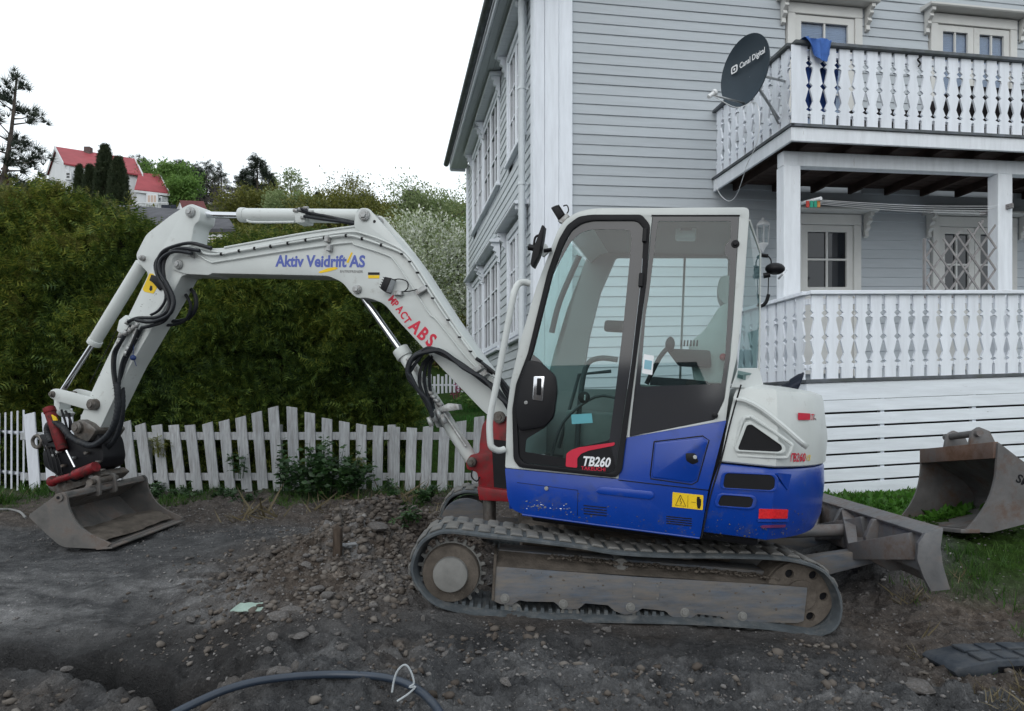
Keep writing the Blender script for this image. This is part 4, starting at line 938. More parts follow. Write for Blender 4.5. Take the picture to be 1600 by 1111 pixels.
# tail lamp, exhaust, prints that follow the curved tail
def on_tail(px, py, ins=.0):
    """where the sight line meets the tail's curved side"""
    best = None
    for k in range(400):
        a = k/399
        if a < .35: continue
        a0 = math.asin(-NY/TR); ang = -a0+(a-.35)/.65*a0*1.2; x, y = (TR-ins)*math.cos(ang), (TR-ins)*math.sin(ang); h = UF.un(px, py, y)
        e = abs(h[0]-x)
        if best is None or e < best[0]: best = (e, x, y, h[1], ang)
    h = UF.un(px, py, NY+ins)
    if h[0] < (TR-ins)*math.cos(math.asin(-NY/TR)): return UF.pt(h[0], NY+ins, h[1]), 0-math.pi/2
    return UF.pt(best[1], best[2], best[3]), best[4]
def tail_patch(pts_px, out, name, m, parent, ins=0.0, bevel=.0):
    """a small plate bent round the tail: quads between the upper and lower px rows"""
    up, lo = pts_px; q = MB(); V = []
    for row in (up, lo):
        for (x, y) in row:
            p, a = on_tail(x, y, ins); nrm = (UF.x*math.cos(a)+UF.y*math.sin(a)) if a > -math.pi/2+.001 else -UF.y; V += [p+nrm*out, p-nrm*.004]
    n = len(up); Fc = []
    for i in range(n-1):
        a, b, c_, d = 2*i, 2*(i+1), 2*n+2*(i+1), 2*n+2*i; Fc += [(a, b, c_, d), (a+1, d+1, c_+1, b+1), (a, a+1, b+1, b), (d, c_, c_+1, d+1)]
    Fc += [(0, 2*n, 2*n+1, 1), (2*(n-1), 2*(n-1)+1, 2*n+2*(n-1)+1, 2*n+2*(n-1))]
    q.add(V, Fc, True); return q.build(name, m, parent, bevel)
def row(x0, y0, x1, y1, n=8): return [(x0+(x1-x0)*k/n, y0+(y1-y0)*k/n) for k in range(n+1)]
tail_patch((row(1186,795,1230,796), row(1185,810,1229,810)), .006, 'tail_reflector', m_red_lens, cwt)
tail_patch((row(1184,811.5,1231,811.5), row(1184,815,1230,815)), .009, 'reflector_ledge', m_blue, cwt)
tail_patch((row(1190,821,1228,820), row(1189,825,1226,824)), .0016, 'scrape_mark', M('faint_red_scrape', (.12,.02,.08), .6, bump=0), cwt)
tail_patch((row(1248,645,1265,646,4), row(1248,656,1265,656,4)), .004, 'red_marker', m_red_print, hood, .02)
tail_patch((row(1215,739,1236,741,4), row(1214,741.5,1230,766,4)), .002, 'mould_line', m_blue, cwt)
def tail_text(s, px, py, hpx, m, parent, shear=.25, sx=.7, ins=.004):
    cu = bpy.data.curves.new('print', 'FONT'); cu.body = s; cu.size = 1; cu.shear = shear; cu.offset = .02; cu.resolution_u = 2
    t = bpy.data.objects.new('t', cu); COL.objects.link(t); bpy.context.view_layer.update(); me = bpy.data.meshes.new_from_object(t.evaluated_get(bpy.context.evaluated_depsgraph_get())); bpy.data.objects.remove(t)
    b0 = on_tail(px, py, ins)[0]
    for v in me.vertices:
        p, a = on_tail(px+v.co.x*hpx*1.4*sx, py-v.co.y*hpx*1.4, ins); nrm = (UF.x*math.cos(a)+UF.y*math.sin(a)) if a > -math.pi/2+.001 else -UF.y; v.co = p+nrm*.004-b0
    me.materials.clear(); me.materials.append(m); me.name = 'lettering'; return link('lettering', me, parent, b0)
tail_text('TB260', 1232, 721, 13.5, m_red_print, hood, sx=.50)
tail_text('V3', 1258, 719.5, 9, m_yellow, hood, sx=.5)
tail_text('TA', 1265, 656, 9.5, m_red_print, hood, sx=.55, ins=.025)
q = MB(); c0 = UF.hit(1238, 612, -.35); ed = UF.hit(1248, 600, -.35)
ringA = [UF.hit(1228, 618, -.45)+UF.y*.07*math.cos(2*math.pi*k/14)+UF.z*.02*math.sin(2*math.pi*k/14)-UF.z*.03+UF.x*(-.03) for k in range(14)]
ex0 = UF.hit(1214, 608, -.45)
q = MB(); base_ = UF.hit(1240, 612, -.45)
rg = []
for (dx, dz, ry, rz) in ((-.17, -.03, .035, .01), (-.10, -.01, .055, .03), (-.03, .015, .062, .060), (.02, .045, .060, .078), (.030, .052, .052, .068), (.0, .05, .048, .060), (-.04, .03, .04, .045)):
    rg.append([base_+UF.x*(dx+.30*(rz*math.sin(2*math.pi*k/16)))+UF.y*ry*math.cos(2*math.pi*k/16)+UF.z*(dz+rz*math.sin(2*math.pi*k/16)) for k in range(16)])
q.loft(rg); q.build('exhaust_outlet', M('blue_black_exhaust', (.02,.025,.04), .5, .3, bump=.05), ex)
q = MB(); b = UF.un(1117, 652, NY); q.disc(UF, b[0], b[1]+.01, NY-.012, NY+.03, .016, 16); q.build('stop_buffer', m_black, ex, .004)
# scratches on the blue skirt
for k in range(34):
    x = random.uniform(820, 895); y = 787+(x-820)*.13+random.gauss(0, 3.2); l = random.uniform(.8, 3.6)
    plate(UF, [(x, y), (x+l, y+random.uniform(-1, 1.4)), (x+l*.7, y+1.4), (x-.4, y+.9)], NY-.0008, NY+.0005, 'paint_chip', m_grey_print if random.random() < .8 else m_white_print, skirt, bevel=0)
# ---------------------------------------------------------------- cab
CY0, CY1 = NY, .05
cab_out = [(789,731),(792,640),(797,600),(812,535),(838,447),(862,384),(874,352),(895,333),(925,325),(1171,323.5),(1170,345),(1160,480),(1151,560),(1141,604),(1134,657),(979,683.5),(966,748)]
door_o = [(801,640),(803,718),(812,730),(962,746),(972,736),(997,540),(1010,440),(1016,352),(1003,336),(925,336),(905,339),(887,352),(874,374),(856,426),(825,553),(807,600)]
win_o = [(1019,337),(1155,337),(1152,400),(1146,500),(1141,560),(1132,625),(1117,656),(983,683),(990,620),(1005,480)]
near = plate(UF, cab_out, CY0+.006, CY0+.05, 'cab_side_frame', m_body, ex, r=[.01,.0,.0,.0,.0,.05,.12,.12,.1,.03,.0,.0,.0,.03,.0,.0,.0], bevel=.010, holes=[(door_o, .02), (win_o, .012)], ref=CY0)
cabl = UF.poly(cab_out, CY0)
far_out = [(x, z) for x, z in cabl]
farwin = [(x, z) for x, z in [UF.un(*p, CY0) for p in ((870,600),(868,560),(890,440),(905,385),(925,352),(1000,350),(985,560),(975,650),(880,690))]]
farwin2 = [UF.un(*p, CY0) for p in ((1030,352),(1135,352),(1128,560),(1015,640))]
farwin = rounded(UF.poly([(962,402),(1138,402),(1131,608),(908,608),(921,525),(938,457)], CY1-.04), .02)
q = MB(); q.tube(hp(UF, [(1070,402),(1062,608)], CY1-.03), .008, 8); q.build('window_rail', m_headliner, ex)
q = MB(); q.prism(UF, far_out, CY1-.05, CY1, [farwin]); q.build('cab_side_frame', m_headliner, ex, .006, 1)
# skin between the two sides: bonnet-shaped roof, windscreen, rear panel
def skin(pts, name, m, t=.03, parent=ex, bevel=.004, y0=CY0+.05, y1=CY1-.05):
    P = [Vector(UF.un(p[0], p[1], CY0)) for p in pts]; n = len(P); c_ = Vector(UF.un(1000, 520, CY0)); inn_ = []
    for i, p in enumerate(P):
        tt = (P[min(i+1, n-1)]-P[max(i-1, 0)]).normalized(); nn = Vector((-tt.y, tt.x)); nn = nn if nn.dot(c_-p) > 0 else -nn; inn_.append(p+nn*t)
    q = MB(); q.prism(UF, [tuple(p) for p in P]+[tuple(p) for p in reversed(inn_)], y0, y1); return q.build(name, m, parent, bevel, 1)
roofp = [(874,352),(882,343),(895,333),(909,328),(925,325),(1171,323.5)]
skin(roofp, 'cab_roof', m_body, .05)
skin([(792,636),(797,600),(812,535),(838,447),(862,384),(872,356)], 'windscreen', g_cab, .006)
skin([(790,728),(792,640)], 'cab_front_panel', m_body, .03)
skin([(1171,326),(1168,372)], 'cab_rear_header', m_body, .05); skin([(1157,520),(1151,560),(1141,604),(1134,657)], 'cab_rear_panel', m_body, .04)
skin([(1168,374),(1160,480),(1157,518)], 'rear_window', g_cab, .006)
q = MB(); x0, z0 = UF.un(800, 735, NY); q.box(UF, x0, x0+1.25, CY0+.05, CY1-.05, z0-.02, z0+.02); q.build('cab_floor', m_interior, ex)
# rear quarter box with angled clear panel behind the cab
q = MB(); z1_ = UF.un(1171, 345, NY)[1]; 
P3 = [UF.hit(1170, 345, NY+.02), UF.hit(1161, 480, NY+.02), UF.hit(1152, 590, NY+.02), UF.hit(1182, 600, NY+.16), UF.hit(1187, 500, NY+.16), UF.hit(1188, 395, NY+.16)]
q.add(P3+[p+UF.y*.006 for p in P3], [(0,1,4,5),(1,2,3,4),(6,11,10,7),(7,10,9,8),(0,5,11,6),(5,4,10,11),(4,3,9,10),(3,2,8,9)]); q.build('rear_corner_glass', glass('rear_corner_glass', (.55,.66,.66), 1.6), ex)
P3 = [UF.hit(1153, 575, NY+.015), UF.hit(1142, 606, NY+.015), UF.hit(1160, 606, NY+.05), UF.hit(1196, 612, NY+.16), UF.hit(1186, 575, NY+.16)]
q = MB(); q.add(P3+[p+UF.y*.02 for p in P3], [(0,1,2,3,4),(9,8,7,6,5)]+[(i, (i+1) % 5, (i+1) % 5+5, i+5) for i in range(5)]); q.build('rear_corner_panel', m_body, ex, .004, 1)
edge_line([(1170,344,0),(1188,394,0)], 'corner_rim', m_body, ex, NY+.05, .006) if False else None
q = MB(); q.tube([UF.hit(1171, 344, NY+.02), UF.hit(1188, 395, NY+.16), UF.hit(1187, 500, NY+.16), UF.hit(1186, 580, NY+.16)], .006, 6); q.build('corner_rim', m_body, ex)
# door
door = plate(UF, door_o, CY0-.012, CY0+.02, 'cab_door', m_rubber, ex, r=.02, bevel=.005, ref=CY0,
    holes=[([(808,642),(811,714),(820,724),(956,739),(963,730),(988,560),(1003,430),(1007,357),(996,345),(926,345),(909,349),(893,360),(881,382),(863,430),(832,553),(812,603)], .03)])
dg = [(809,642),(812,714),(821,723),(955,738),(962,730),(987,560),(1002,430),(1006,358),(996,346),(926,346),(910,350),(894,361),(882,383),(864,431),(833,554),(813,604)]
# printed border of the door glass
clear = [(826,550),(845,563),(872,609),(866,652),(852,668),(822,686),(820,708),(884,716),(903,699),(952,688),(964,592),(975,497),(987,372),(984,359),(926,358),(908,363),(893,376),(877,404),(849,457)]
plate(UF, dg, CY0+.006, CY0+.010, 'door_glass', g_cab, door, r=.02, bevel=0, ref=CY0)
m_band = M('smoked_glass_band', (.030,.031,.036), .08, var=.02, bump=0, spec=.7)
plate(UF, dg, CY0+.0025, CY0+.005, 'glass_border_print', m_band, door, r=.02, bevel=0, ref=CY0, holes=[(clear, .02)])
plate(UF, [(806,640),(812,600),(825,562),(846,566),(870,588),(872,609),(867,650),(853,667),(812,674)], CY0-.030, CY0+.004, 'handle_panel', m_black, door, r=.03, bevel=.010, ref=CY0)
plate(UF, [(834,588),(851,588),(848,627),(832,625)], CY0-.036, CY0-.029, 'door_handle', m_chrome, door, r=.006, bevel=.003)
plate(UF, [(839,591),(846,591),(845,618),(838,617)], CY0-.040, CY0-.0355, 'handle_grip', m_black, door, r=.006, bevel=.002)
x, z = ux(824, 629); q = MB(); q.disc(UF, x, z, CY0-.038, CY0-.02, .011, 16); q.build('lock', m_bolt, door, .002, 1)
plate(UF, [(811,676),(852,668),(822,686),(820,706),(884,716),(903,699),(952,688),(962,730),(955,738),(821,723),(812,714)], CY0-.001, CY0+.005, 'lower_door_panel', m_black, door, r=.008, bevel=0, ref=CY0)
plate(UF, [(884,729),(885,709),(893,703),(904,699),(961,691),(960,696),(920,704),(908,709),(902,716),(902,731)], CY0-.004, CY0-.0012, 'red_swoosh', m_red_print, door, r=.01, bevel=0, ref=CY0)
ft = UF.un(909, 727, CY0-.004); fe = UF.un(958, 730, CY0-.004); rot_ = math.atan2(fe[1]-ft[1], fe[0]-ft[0])
text('lettering', 'TB260', UF, ft[0], ft[1], CY0-.004, .076, m_white_print, door, shear=.25, rot=rot_, sx=.80, bold=.05)
ft = UF.un(908, 734, CY0-.004); text('lettering', 'TAKEUCHI', UF, ft[0], ft[1], CY0-.004, .030, m_red_print, door, rot=rot_, sx=.99, bold=.03)
for (x, y) in ((1007,370),(1001,440)):
    a = UF.un(x, y, NY-.02); q = MB(); q.box(UF, a[0]-.012, a[0]+.014, NY-.028, NY+.0, a[1]-.03, a[1]+.05); q.build('door_hinge', m_black, door, .005, 1)
a = UF.un(912, 621, CY0+.02); q = MB(); q.disc(UF, a[0], a[1], CY0+.016, CY0+.045, .036, 22); q.build('inner_latch', m_black, door, .008)
q = MB(); q.box(UF, a[0]+.0, a[0]+.014, CY0+.0155, CY0+.022, a[1]-.02, a[1]+.02); q.build('latch_lever', m_chrome, door, .003, 1)
# rear side window
plate(UF, [(1021,339),(1153,339),(1150,400),(1144,500),(1139,560),(1130,624),(1116,653),(985,681),(992,620),(1007,480)], CY0+.008, CY0+.012, 'side_window', g_cab, ex, bevel=0, ref=CY0)
swb = plate(UF, [(1020,338),(1154,338),(1151,400),(1145,500),(1140,560),(1131,625),(1117,655),(984,682),(991,620),(1006,480)], CY0+.0040, CY0+.007, 'window_border_print', m_band, ex, bevel=0, ref=CY0, holes=[([(1028,345),(1142,345),(1142,375),(1133,383),(1133,398),(1141,407),(1138,470),(1133,560),(1127,600),(1000,604),(1009,490),(1014,460)], .012)])
edge_line([(1018,337),(1156,337)], 'seal', m_rubber, ex, CY0+.004, .005)
a = UF.un(1149, 381, CY0); q = MB(); q.disc(UF, a[0], a[1], CY0-.016, CY0+.01, .012, 16); q.disc(UF, a[0], a[1], CY0-.002, CY0+.01, .022, 18); q.build('window_catch', m_black, ex, .003, 1)
plate(UF, [(984,640),(1000,604),(1127,600),(1131,625),(1117,655),(984,682)], CY0+.018, CY0+.03, 'lower_window_panel', m_interior, ex, bevel=0, ref=CY0)
a = UF.un(1049, 631, CY0); q = MB(); q.disc(UF, a[0], a[1], CY0+.0165, CY0+.02, .037, 24); q.build('round_vent', m_black, ex); q = MB(); q.box(UF, a[0]-.022, a[0]+.022, CY0+.0155, CY0+.0165, a[1]-.007, a[1]+.007); q.box(UF, a[0]-.007, a[0]+.007, CY0+.0152, CY0+.0162, a[1]-.02, a[1]+.02); q.build('vent_cross', m_rubber, ex)
sp_ = plate(UF, [(1006,553),(1022,556),(1019,586),(1003,583)], CY0+.001, CY0+.004, 'inspection_sticker', m_white_print, ex, r=.003, bevel=0, ref=CY0)
plate(UF, [(1007.5,562),(1019,564),(1017.5,578),(1006,576)], CY0-.0005, CY0+.0005, 'sticker_print', m_cyan_paper, sp_, bevel=0, ref=CY0)
plate(UF, [(891,648),(923,646),(925,661),(892,663)], CY0+.03, CY0+.032, 'paper_note', m_cyan_paper, ex, bevel=0, ref=CY0)
# interior
def ub(name, m, px0, py0, px1, py1, y0, y1, ref=None, bevel=.02, parent=ex):
    ref = (y0+y1)/2 if ref is None else ref; a = UF.un(px0, py0, ref); b = UF.un(px1, py1, ref); q = MB(); q.box(UF, min(a[0], b[0]), max(a[0], b[0]), y0, y1, min(a[1], b[1]), max(a[1], b[1])); return q.build(name, m, parent, bevel)
seat = ub('seat', m_seat, 1020, 590, 1105, 625, -.75, -.25)
q = MB(); q.prism(UF, rounded(UF.poly([(1075,540),(1100,520),(1125,480),(1150,475),(1150,600),(1085,600)], -.6), .04), -.74, -.26); q.build('seat_back', m_seatG, seat, .03)
q = MB(); q.prism(UF, rounded(UF.poly([(1122,440),(1128,430),(1143,430),(1146,478),(1130,476),(1122,462)], -.6), .03), -.60, -.38); q.build('headrest', m_seatG, seat, .03)
q = MB(); q.prism(UF, rounded(UF.poly([(1040,545),(1110,548),(1112,575),(1060,572)], -.8), .02), -.84, -.76); q.build('armrest_console', m_black, ex, .012)
for k in range(6): a = UF.hit(1064+k*5, 541, -.8); q = MB(); q.tube([a, a+UF.z*.035], .005, 6); q.build('control_switch', m_black, ex)
q = MB(); a = UF.hit(1130, 558, -.8); q.blob(a, .022); q.build('emergency_knob', m_red, ex)
ub('side_console', m_console, 990, 600, 1128, 680, -.93, -.72)
ub('side_console', m_console, 890, 640, 985, 735, -.4, -.10)
q = MB(); q.tube(smooth_path(hp(UF, [(900,735,-.5),(905,640,-.5),(915,575,-.5),(935,560,-.5),(965,562,-.5)], -.5), 4), .018, 10); q.build('control_lever', m_interior, ex)
q = MB(); q.tube(smooth_path(hp(UF, [(1010,600,-.85),(1030,560,-.85),(1045,542,-.85)], -.5), 4), .014, 10); q.blob(UF.hit(1047, 538, -.85), .028, UF, (1,1,1.6)); q.build('control_lever', m_black, ex)
q = MB(); q.tube(smooth_path(hp(UF, [(860,720,-.6),(880,660,-.55),(930,620,-.5),(975,625,-.5)], -.5), 4), .010, 8); q.tube(hp(UF, [(873,700,-.3),(905,585,-.3),(955,580,-.3)], -.3), .012, 8); q.build('inner_guard_rail', m_interior, ex)
q = MB(); q.prism(UF, rounded(UF.poly([(975,500),(985,515),(984,560),(972,566)], -.4), .01), -.42, -.36); q.build('display_arm', m_black, ex, .008)
ub('monitor', m_black, 945, 500, 978, 520, -.25, -.20); ub('roof_speaker', m_white_enamel, 1057, 345, 1087, 375, -.75, -.65, bevel=.012)
ub('speaker_mesh', m_grey_print, 1064, 350, 1081, 360, -.76, -.752, bevel=0)
ub('headliner', m_headliner, 890, 334, 1160, 341, -.9, 0.0, ref=NY, bevel=.01); 
q = MB(); q.tube(smooth_path(hp(UF, [(862,520,-.35),(875,470,-.35),(905,400,-.35)], -.35), 4), .02, 8); q.build('coat_hook_rail', m_interior, ex)
# grab rail, mirror, lamps
hr = [(788,702,-.99),(779,704,-1.02),(770,700,-1.05),(766,690,-1.06),(766,650,-1.06),(778,590,-1.06),(799,478,-1.06),(804,455,-1.05),(810,444,-1.03),(818,441,-1.0),(828,443,-.98)]
q = MB(); q.tube(smooth_path(hp(UF, hr, -1.0), 4), .020, 12); q.build('grab_rail', m_body, ex)
q = MB(); q.prism(UF, rounded(UF.poly([(836,422),(846,402),(852,372),(854,357),(851,356),(845,372),(836,398),(833,416)], -1.05), .02), -1.12, -1.05); mi = q.build('side_mirror', m_black, ex, .01)
q = MB(); q.tube(smooth_path(hp(UF, [(834,386),(836,372),(842,368),(849,372)], -1.08), 4), .007, 8); q.cyl(UF.hit(826, 386, -1.08), UF.hit(840, 389, -1.08), .018, 12); q.tube(hp(UF, [(850,392),(862,390)], -1.0), .012, 8); q.build('mirror_bracket', m_black, mi)
plate(UF, [(838,388),(853,380),(858,392),(848,402)], -1.0, -.97, 'mirror_mount', m_body, mi, r=.01)
def work_lamp(fr, px, py, y, ang, s, parent=ex, name='work_lamp'):
    c_ = fr.hit(px, py, y); d = fr.x*math.cos(ang)+fr.z*math.sin(ang); u = fr.y.cross(d)
    f2 = Frame(c_, d, fr.y, u); q = MB(); q.prism(Frame(c_, u, fr.y, d), rounded([(-s,-s*.5),(s,-s*.5),(s*.8,s*.45),(-s*.8,s*.45)], s*.15), -s*.8, s*.8); b_ = q.build(name, m_black, parent, s*.12)
    for k in range(5): q = MB(); q.box(Frame(c_, u, fr.y, d), -s*.7+k*s*.33, -s*.7+k*s*.33+s*.09, -s*.84, s*.84, s*.1, s*.62); q.build('cooling_fin', m_black, b_)
    q = MB(); q.box(Frame(c_, u, fr.y, d), -s*.85, s*.85, -s*.68, s*.68, -s*.53, -s*.49); q.build('lamp_lens', m_lamp_face, b_)
    return b_
wlmp = work_lamp(UF, 873, 333, -.86, R(35), .045); q = MB(); q.tube(smooth_path(hp(UF, [(880,322),(886,321),(888,330),(880,340),(872,346)], -.86), 4), .004, 6); q.build('lamp_cable', m_black, wlmp)
q = MB(); q.prism(UF, UF.poly([(872,346),(886,333),(890,338),(880,350)], -.88), -.89, -.83); q.build('lamp_bracket', m_bolt, wlmp, .003, 1)
# rear lamp cluster on a bent black bracket
q = MB(); q.tube(smooth_path(hp(UF, [(1183,476),(1190,478),(1197,472),(1201,460)], -.80), 4), .010, 8); q.tube(hp(UF, [(1186,398),(1200,400)], -.8), .011, 8); q.tube(smooth_path(hp(UF, [(1200,400),(1205,408),(1203,425)], -.8), 4), .004, 6); q.tube(hp(UF, [(1188,405),(1187,440),(1186,465)], -.8), .006, 6); q.tube(hp(UF, [(1201,432),(1200,460)], -.8), .003, 6); rb_ = q.build('rear_lamp_bracket', m_black, ex)
c_ = UF.hit(1211, 420, -.8); q = MB(); q.blob(c_, .045, UF, (1.2,1,.75), 16, 10); q.build('rear_lamp', m_black, rb_)
q = MB(); q.cyl(c_+UF.x*.038-UF.z*.028, c_+UF.x*.046-UF.z*.034, .034, 16); q.build('lamp_lens', m_lamp_face, rb_)
q = MB(); q.cyl(UF.hit(1193, 431, -.8), UF.hit(1203, 429, -.8), .016, 12); q.build('lamp_knuckle', m_black, rb_)
# ---------------------------------------------------------------- red swing post
sw = plate(BF, [(788,639),(774,640),(762,650),(753,664),(749,690),(748,708),(734,711),(727,722),(729,734),(745,738),(748,775),(795,780),(800,700),(800,640)], -.10, .12, 'swing_post', m_red, ex, r=.02, bevel=.012)
pin(BF, 780, 652, -.13, .14, .045, parent=sw, m=m_steel); pin(BF, 737, 722, -.12, .13, .036, parent=sw, m=m_steel)
plate(BF, [(745,760),(820,770),(820,786),(748,782)], -.16, .18, 'swing_bracket', m_red, ex, bevel=.01)
q = MB(); a = BF.hit(765, 790, 0); q.cyl(a-Vector((0,0,.12)), a+Vector((0,0,.22)), .05, 16); q.build('swing_pin', m_steel, ex)
q = MB(); q.tube(smooth_path(hp(BF, [(738,734),(737,745),(745,752),(750,745)], -.14), 4), .006, 6); q.build('grease_hose', m_black, sw)
plate(BF, [(768,686),(800,690),(800,768),(772,768)], -.104, -.10, 'post_recess', m_black, sw, r=.01, bevel=0)
# ---------------------------------------------------------------- boom
BO = [(269,421),(268,404),(276,392),(300,382),(311,384),(330,388),(351,387),(412,376),(480,364),(553,354),(558,352),(600,356),(637,396),(655,420),(702,493),(752,565),(790,618),(795,650),(772,655),(757,645),(702,588),(662,545),(619,498),(600,474),(573,465),(558,466),(548,458),(535,441),(512,431),(331,427),(326,430),(289,428)]
boom = plate(BF, BO, -.115, .115, 'boom', m_body, ex, r=[.02,.03,.03,.03,.02,.02,.03,.03,.03,.03,.02,.05,.05,.05,.05,.05,.05,.03,.03,.05,.05,.05,.05,.06,.04,.03,.03,.05,.04,.01,.01,.01], bevel=.007)
# weld lip along the top edge
q = MB(); q.tube(smooth_path(hp(BF, [(351,387),(412,376),(480,364),(553,354),(570,351),(585,356),(602,366),(637,402),(655,426),(702,498),(752,569)], -.115), 5), .010, 8); q.build('weld_lip', m_body, boom)
pin(BF, 279, 413, -.125, .125, .040, parent=boom); pin(BF, 558, 452, -.125, .125, .036, parent=boom); 
lug = plate(BF, [(553,354),(555,335),(563,325),(575,325),(583,334),(612,366),(640,402),(560,362)], -.13, -.10, 'cylinder_lug', m_body, boom, r=.02)
plate(BF, [(553,354),(555,335),(563,325),(575,325),(583,334),(612,366),(640,402),(560,362)], .10, .13, 'cylinder_lug', m_body, boom, r=.02, ref=-.13)
pin(BF, 569, 336, -.14, .14, .046, parent=boom)
a = BF.un(585, 346, -.131); q = MB(); q.disc(BF, a[0], a[1], -.1325, -.129, .012, 14); q.build('lug_hole', m_black, boom)
# hard pipes along the boom's side
def pipe_run(pts, y, r, m, name='hydraulic_pipe', n=4, parent=boom, fr=BF):
    q = MB(); q.tube(smooth_path(hp(fr, pts, y), n), r, 8); return q.build(name, m, parent)
p1 = pipe_run([(302,388),(312,392),(324,397),(345,397),(380,391),(450,380),(510,371),(540,368),(560,371),(600,384),(625,394),(640,408),(670,455),(700,500),(740,555),(752,570)], -.140, .0095, m_body)
pipe_run([(300,384),(312,387),(335,393),(360,393),(450,377),(540,363),(570,366),(612,382),(640,402),(680,462),(720,522),(756,572)], -.136, .008, m_body)
pipe_run([(296,390),(305,395),(328,409),(345,408),(440,393),(540,379.5),(556,383),(603,398),(618,410),(650,458),(672,492),(682,500),(730,560),(748,577)], -.130, .006, m_body)
for (x, y) in ((346,397),(374,392),(398,388),(423,385),(450,380),(478,375),(507,371.5),(541,368),(566,373),(596,383),(628,397),(640,409),(652,426),(665,447),(676,466),(700,500),(718,527),(735,549)):
    c_ = BF.hit(x, y, -.145); q = MB(); q.cyl(c_-BF.x*.008, c_+BF.x*.006, .0135, 10) if x < 600 else q.cyl(c_-BF.z*.006, c_+BF.z*.006, .0135, 10); q.build('cable_tie', m_black, boom)
for (x, y) in ((512,373),(299,396),(515,387)): 
    c_ = BF.un(x, y, -.14); q = MB(); q.box(BF, c_[0]-.018, c_[0]+.018, -.165, -.115, c_[1]-.03, c_[1]+.02); q.build('pipe_clamp', m_bolt, boom, .004, 1)
for (x, y) in ((662,452),(757,584),(748,576)):
    c_ = BF.un(x, y, -.14); q = MB(); q.box(Frame(BF.pt(c_[0], 0, c_[1]), (BF.x*.55-BF.z*.83), BF.y, (BF.x*.83+BF.z*.55)), -.02, .02, -.165, -.115, -.06, .03); q.build('pipe_clamp', m_bolt, boom, .004, 1)
# prints on the boom
t0 = BF.un(431, 416, -.1165); t1 = BF.un(573, 417, -.1165); rt = math.atan2(t1[1]-t0[1], t1[0]-t0[0])
text('lettering', 'Aktiv Veidrift AS', BF, t0[0], t0[1], -.1165, .128, m_blue_print, boom, rot=rt, sx=.93, bold=.055)
t0 = BF.un(531, 426, -.1165); text('lettering', 'ENTREPRENØR', BF, t0[0], t0[1], -.1165, .030, m_grey_print, boom, rot=rt, sx=1.0)
plate(BF, [(497,425),(512,419),(525,417),(528,420),(515,424),(500,427)], -.117, -.1152, 'yellow_mark', m_yellow, boom, r=.01, bevel=0)
plate(BF, [(541,410),(549,394),(551,395),(544,411)], -.1175, -.1152, 'yellow_mark', m_yellow, boom, bevel=0)
stk = plate(BF, [(575,425.5),(593,425.5),(593,429.5),(575,429.5)], -.117, -.1152, 'small_label', m_dark_print, boom, bevel=0); plate(BF, [(575,430),(593,430),(592.5,435),(575.5,435)], -.117, -.1152, 'small_label', m_yellow, boom, bevel=0)
def arc_text(s, pts, sizes, m):
    cum = 0; P = [Vector(BF.un(p[0], p[1], -.1165)) for p in pts]
    d = [0]
    for a, b in zip(P, P[1:]): d.append(d[-1]+(b-a).length)
    pos = 0
    for ch, sz in zip(s, sizes):
        w_ = sz*.66
        if ch != ' ':
            i = max(0, min(len(P)-2, sum(1 for q_ in d if q_ <= pos)-1)); t = (pos-d[i])/(d[i+1]-d[i]); p = P[i].lerp(P[i+1], t); an = math.atan2(P[i+1].y-P[i].y, P[i+1].x-P[i].x)
            text('lettering', ch, BF, p.x, p.y, -.1165, sz, m, boom, rot=an, sx=.85, bold=.055)
        pos += w_*1.0
arc_text('MPACT ABS', [(606,468),(622,488),(637,511),(652,526),(670,541)], [.080,.078,.080,.082,.082,.028,.140,.140,.142], m_red_print)
bl_ = work_lamp(BF, 606, 445, -.16, R(160), .06, boom, 'boom_lamp'); q = MB(); q.tube(smooth_path(hp(BF, [(614,438),(624,436),(636,440),(637,450),(630,456),(622,456),(640,455),(652,452)], -.15), 4), .0045, 6); q.build('lamp_cable', m_black, boom)
q = MB(); q.box(Frame(BF.hit(624, 458, -.13), BF.x, BF.y, BF.z), -.04, .03, -.03, .01, -.02, .015); q.build('lamp_bracket', m_bolt, boom, .004, 1)
# ---------------------------------------------------------------- boom cylinder (below) and arm cylinder (top)
def cyl_px(fr, a, b, y, r, name, m, parent=ex, n=20, ym=None): q = MB(); q.cyl(fr.hit(*a, y), fr.hit(*b, y), r, n); return q.build(name, m, parent, .004 if r > .03 else 0, 2)
cyl_px(BF, (562,457), (632,556), .0, .026, 'cylinder_rod', m_chrome)
bc = cyl_px(BF, (627,548), (737,718), .0, .052, 'boom_cylinder', m_body); cyl_px(BF, (625,545), (633,558), .0, .066, 'gland', m_body, bc)
pipe_run([(645,572),(690,640),(728,697)], -.07, .012, m_bolt, parent=bc); pipe_run([(636,560),(650,575)], -.06, .014, m_bolt, parent=bc)
for k in range(5): pipe_run([(668+k*5,612+k*6),(676+k*5,616+k*6)], -.085, .016, m_bolt, name='hose_fitting', n=1, parent=bc)
plate(BF, [(671,651),(680,645),(718,640),(716,632),(700,630),(680,640)], -.11, -.04, 'fitting_bracket', m_bolt, bc, bevel=.004)
plate(BF, [(672,648),(676,650),(686,668),(682,668)], -.10, -.02, 'fitting_bracket', m_bolt, bc, bevel=.003)
cyl_px(BF, (300,335), (384,337), .0, .027, 'cylinder_rod', m_chrome)
ac = cyl_px(BF, (377,336), (562,338), .0, .057, 'arm_cylinder', m_body); cyl_px(BF, (376,336), (384,336), .0, .062, 'gland', m_body, ac)
pipe_run([(386,343),(395,347),(460,347)], -.055, .010, m_body, parent=ac)
plate(BF, [(459,326),(478,326),(476,347),(461,348)], -.08, .05, 'valve_block', m_body, ac, bevel=.006)
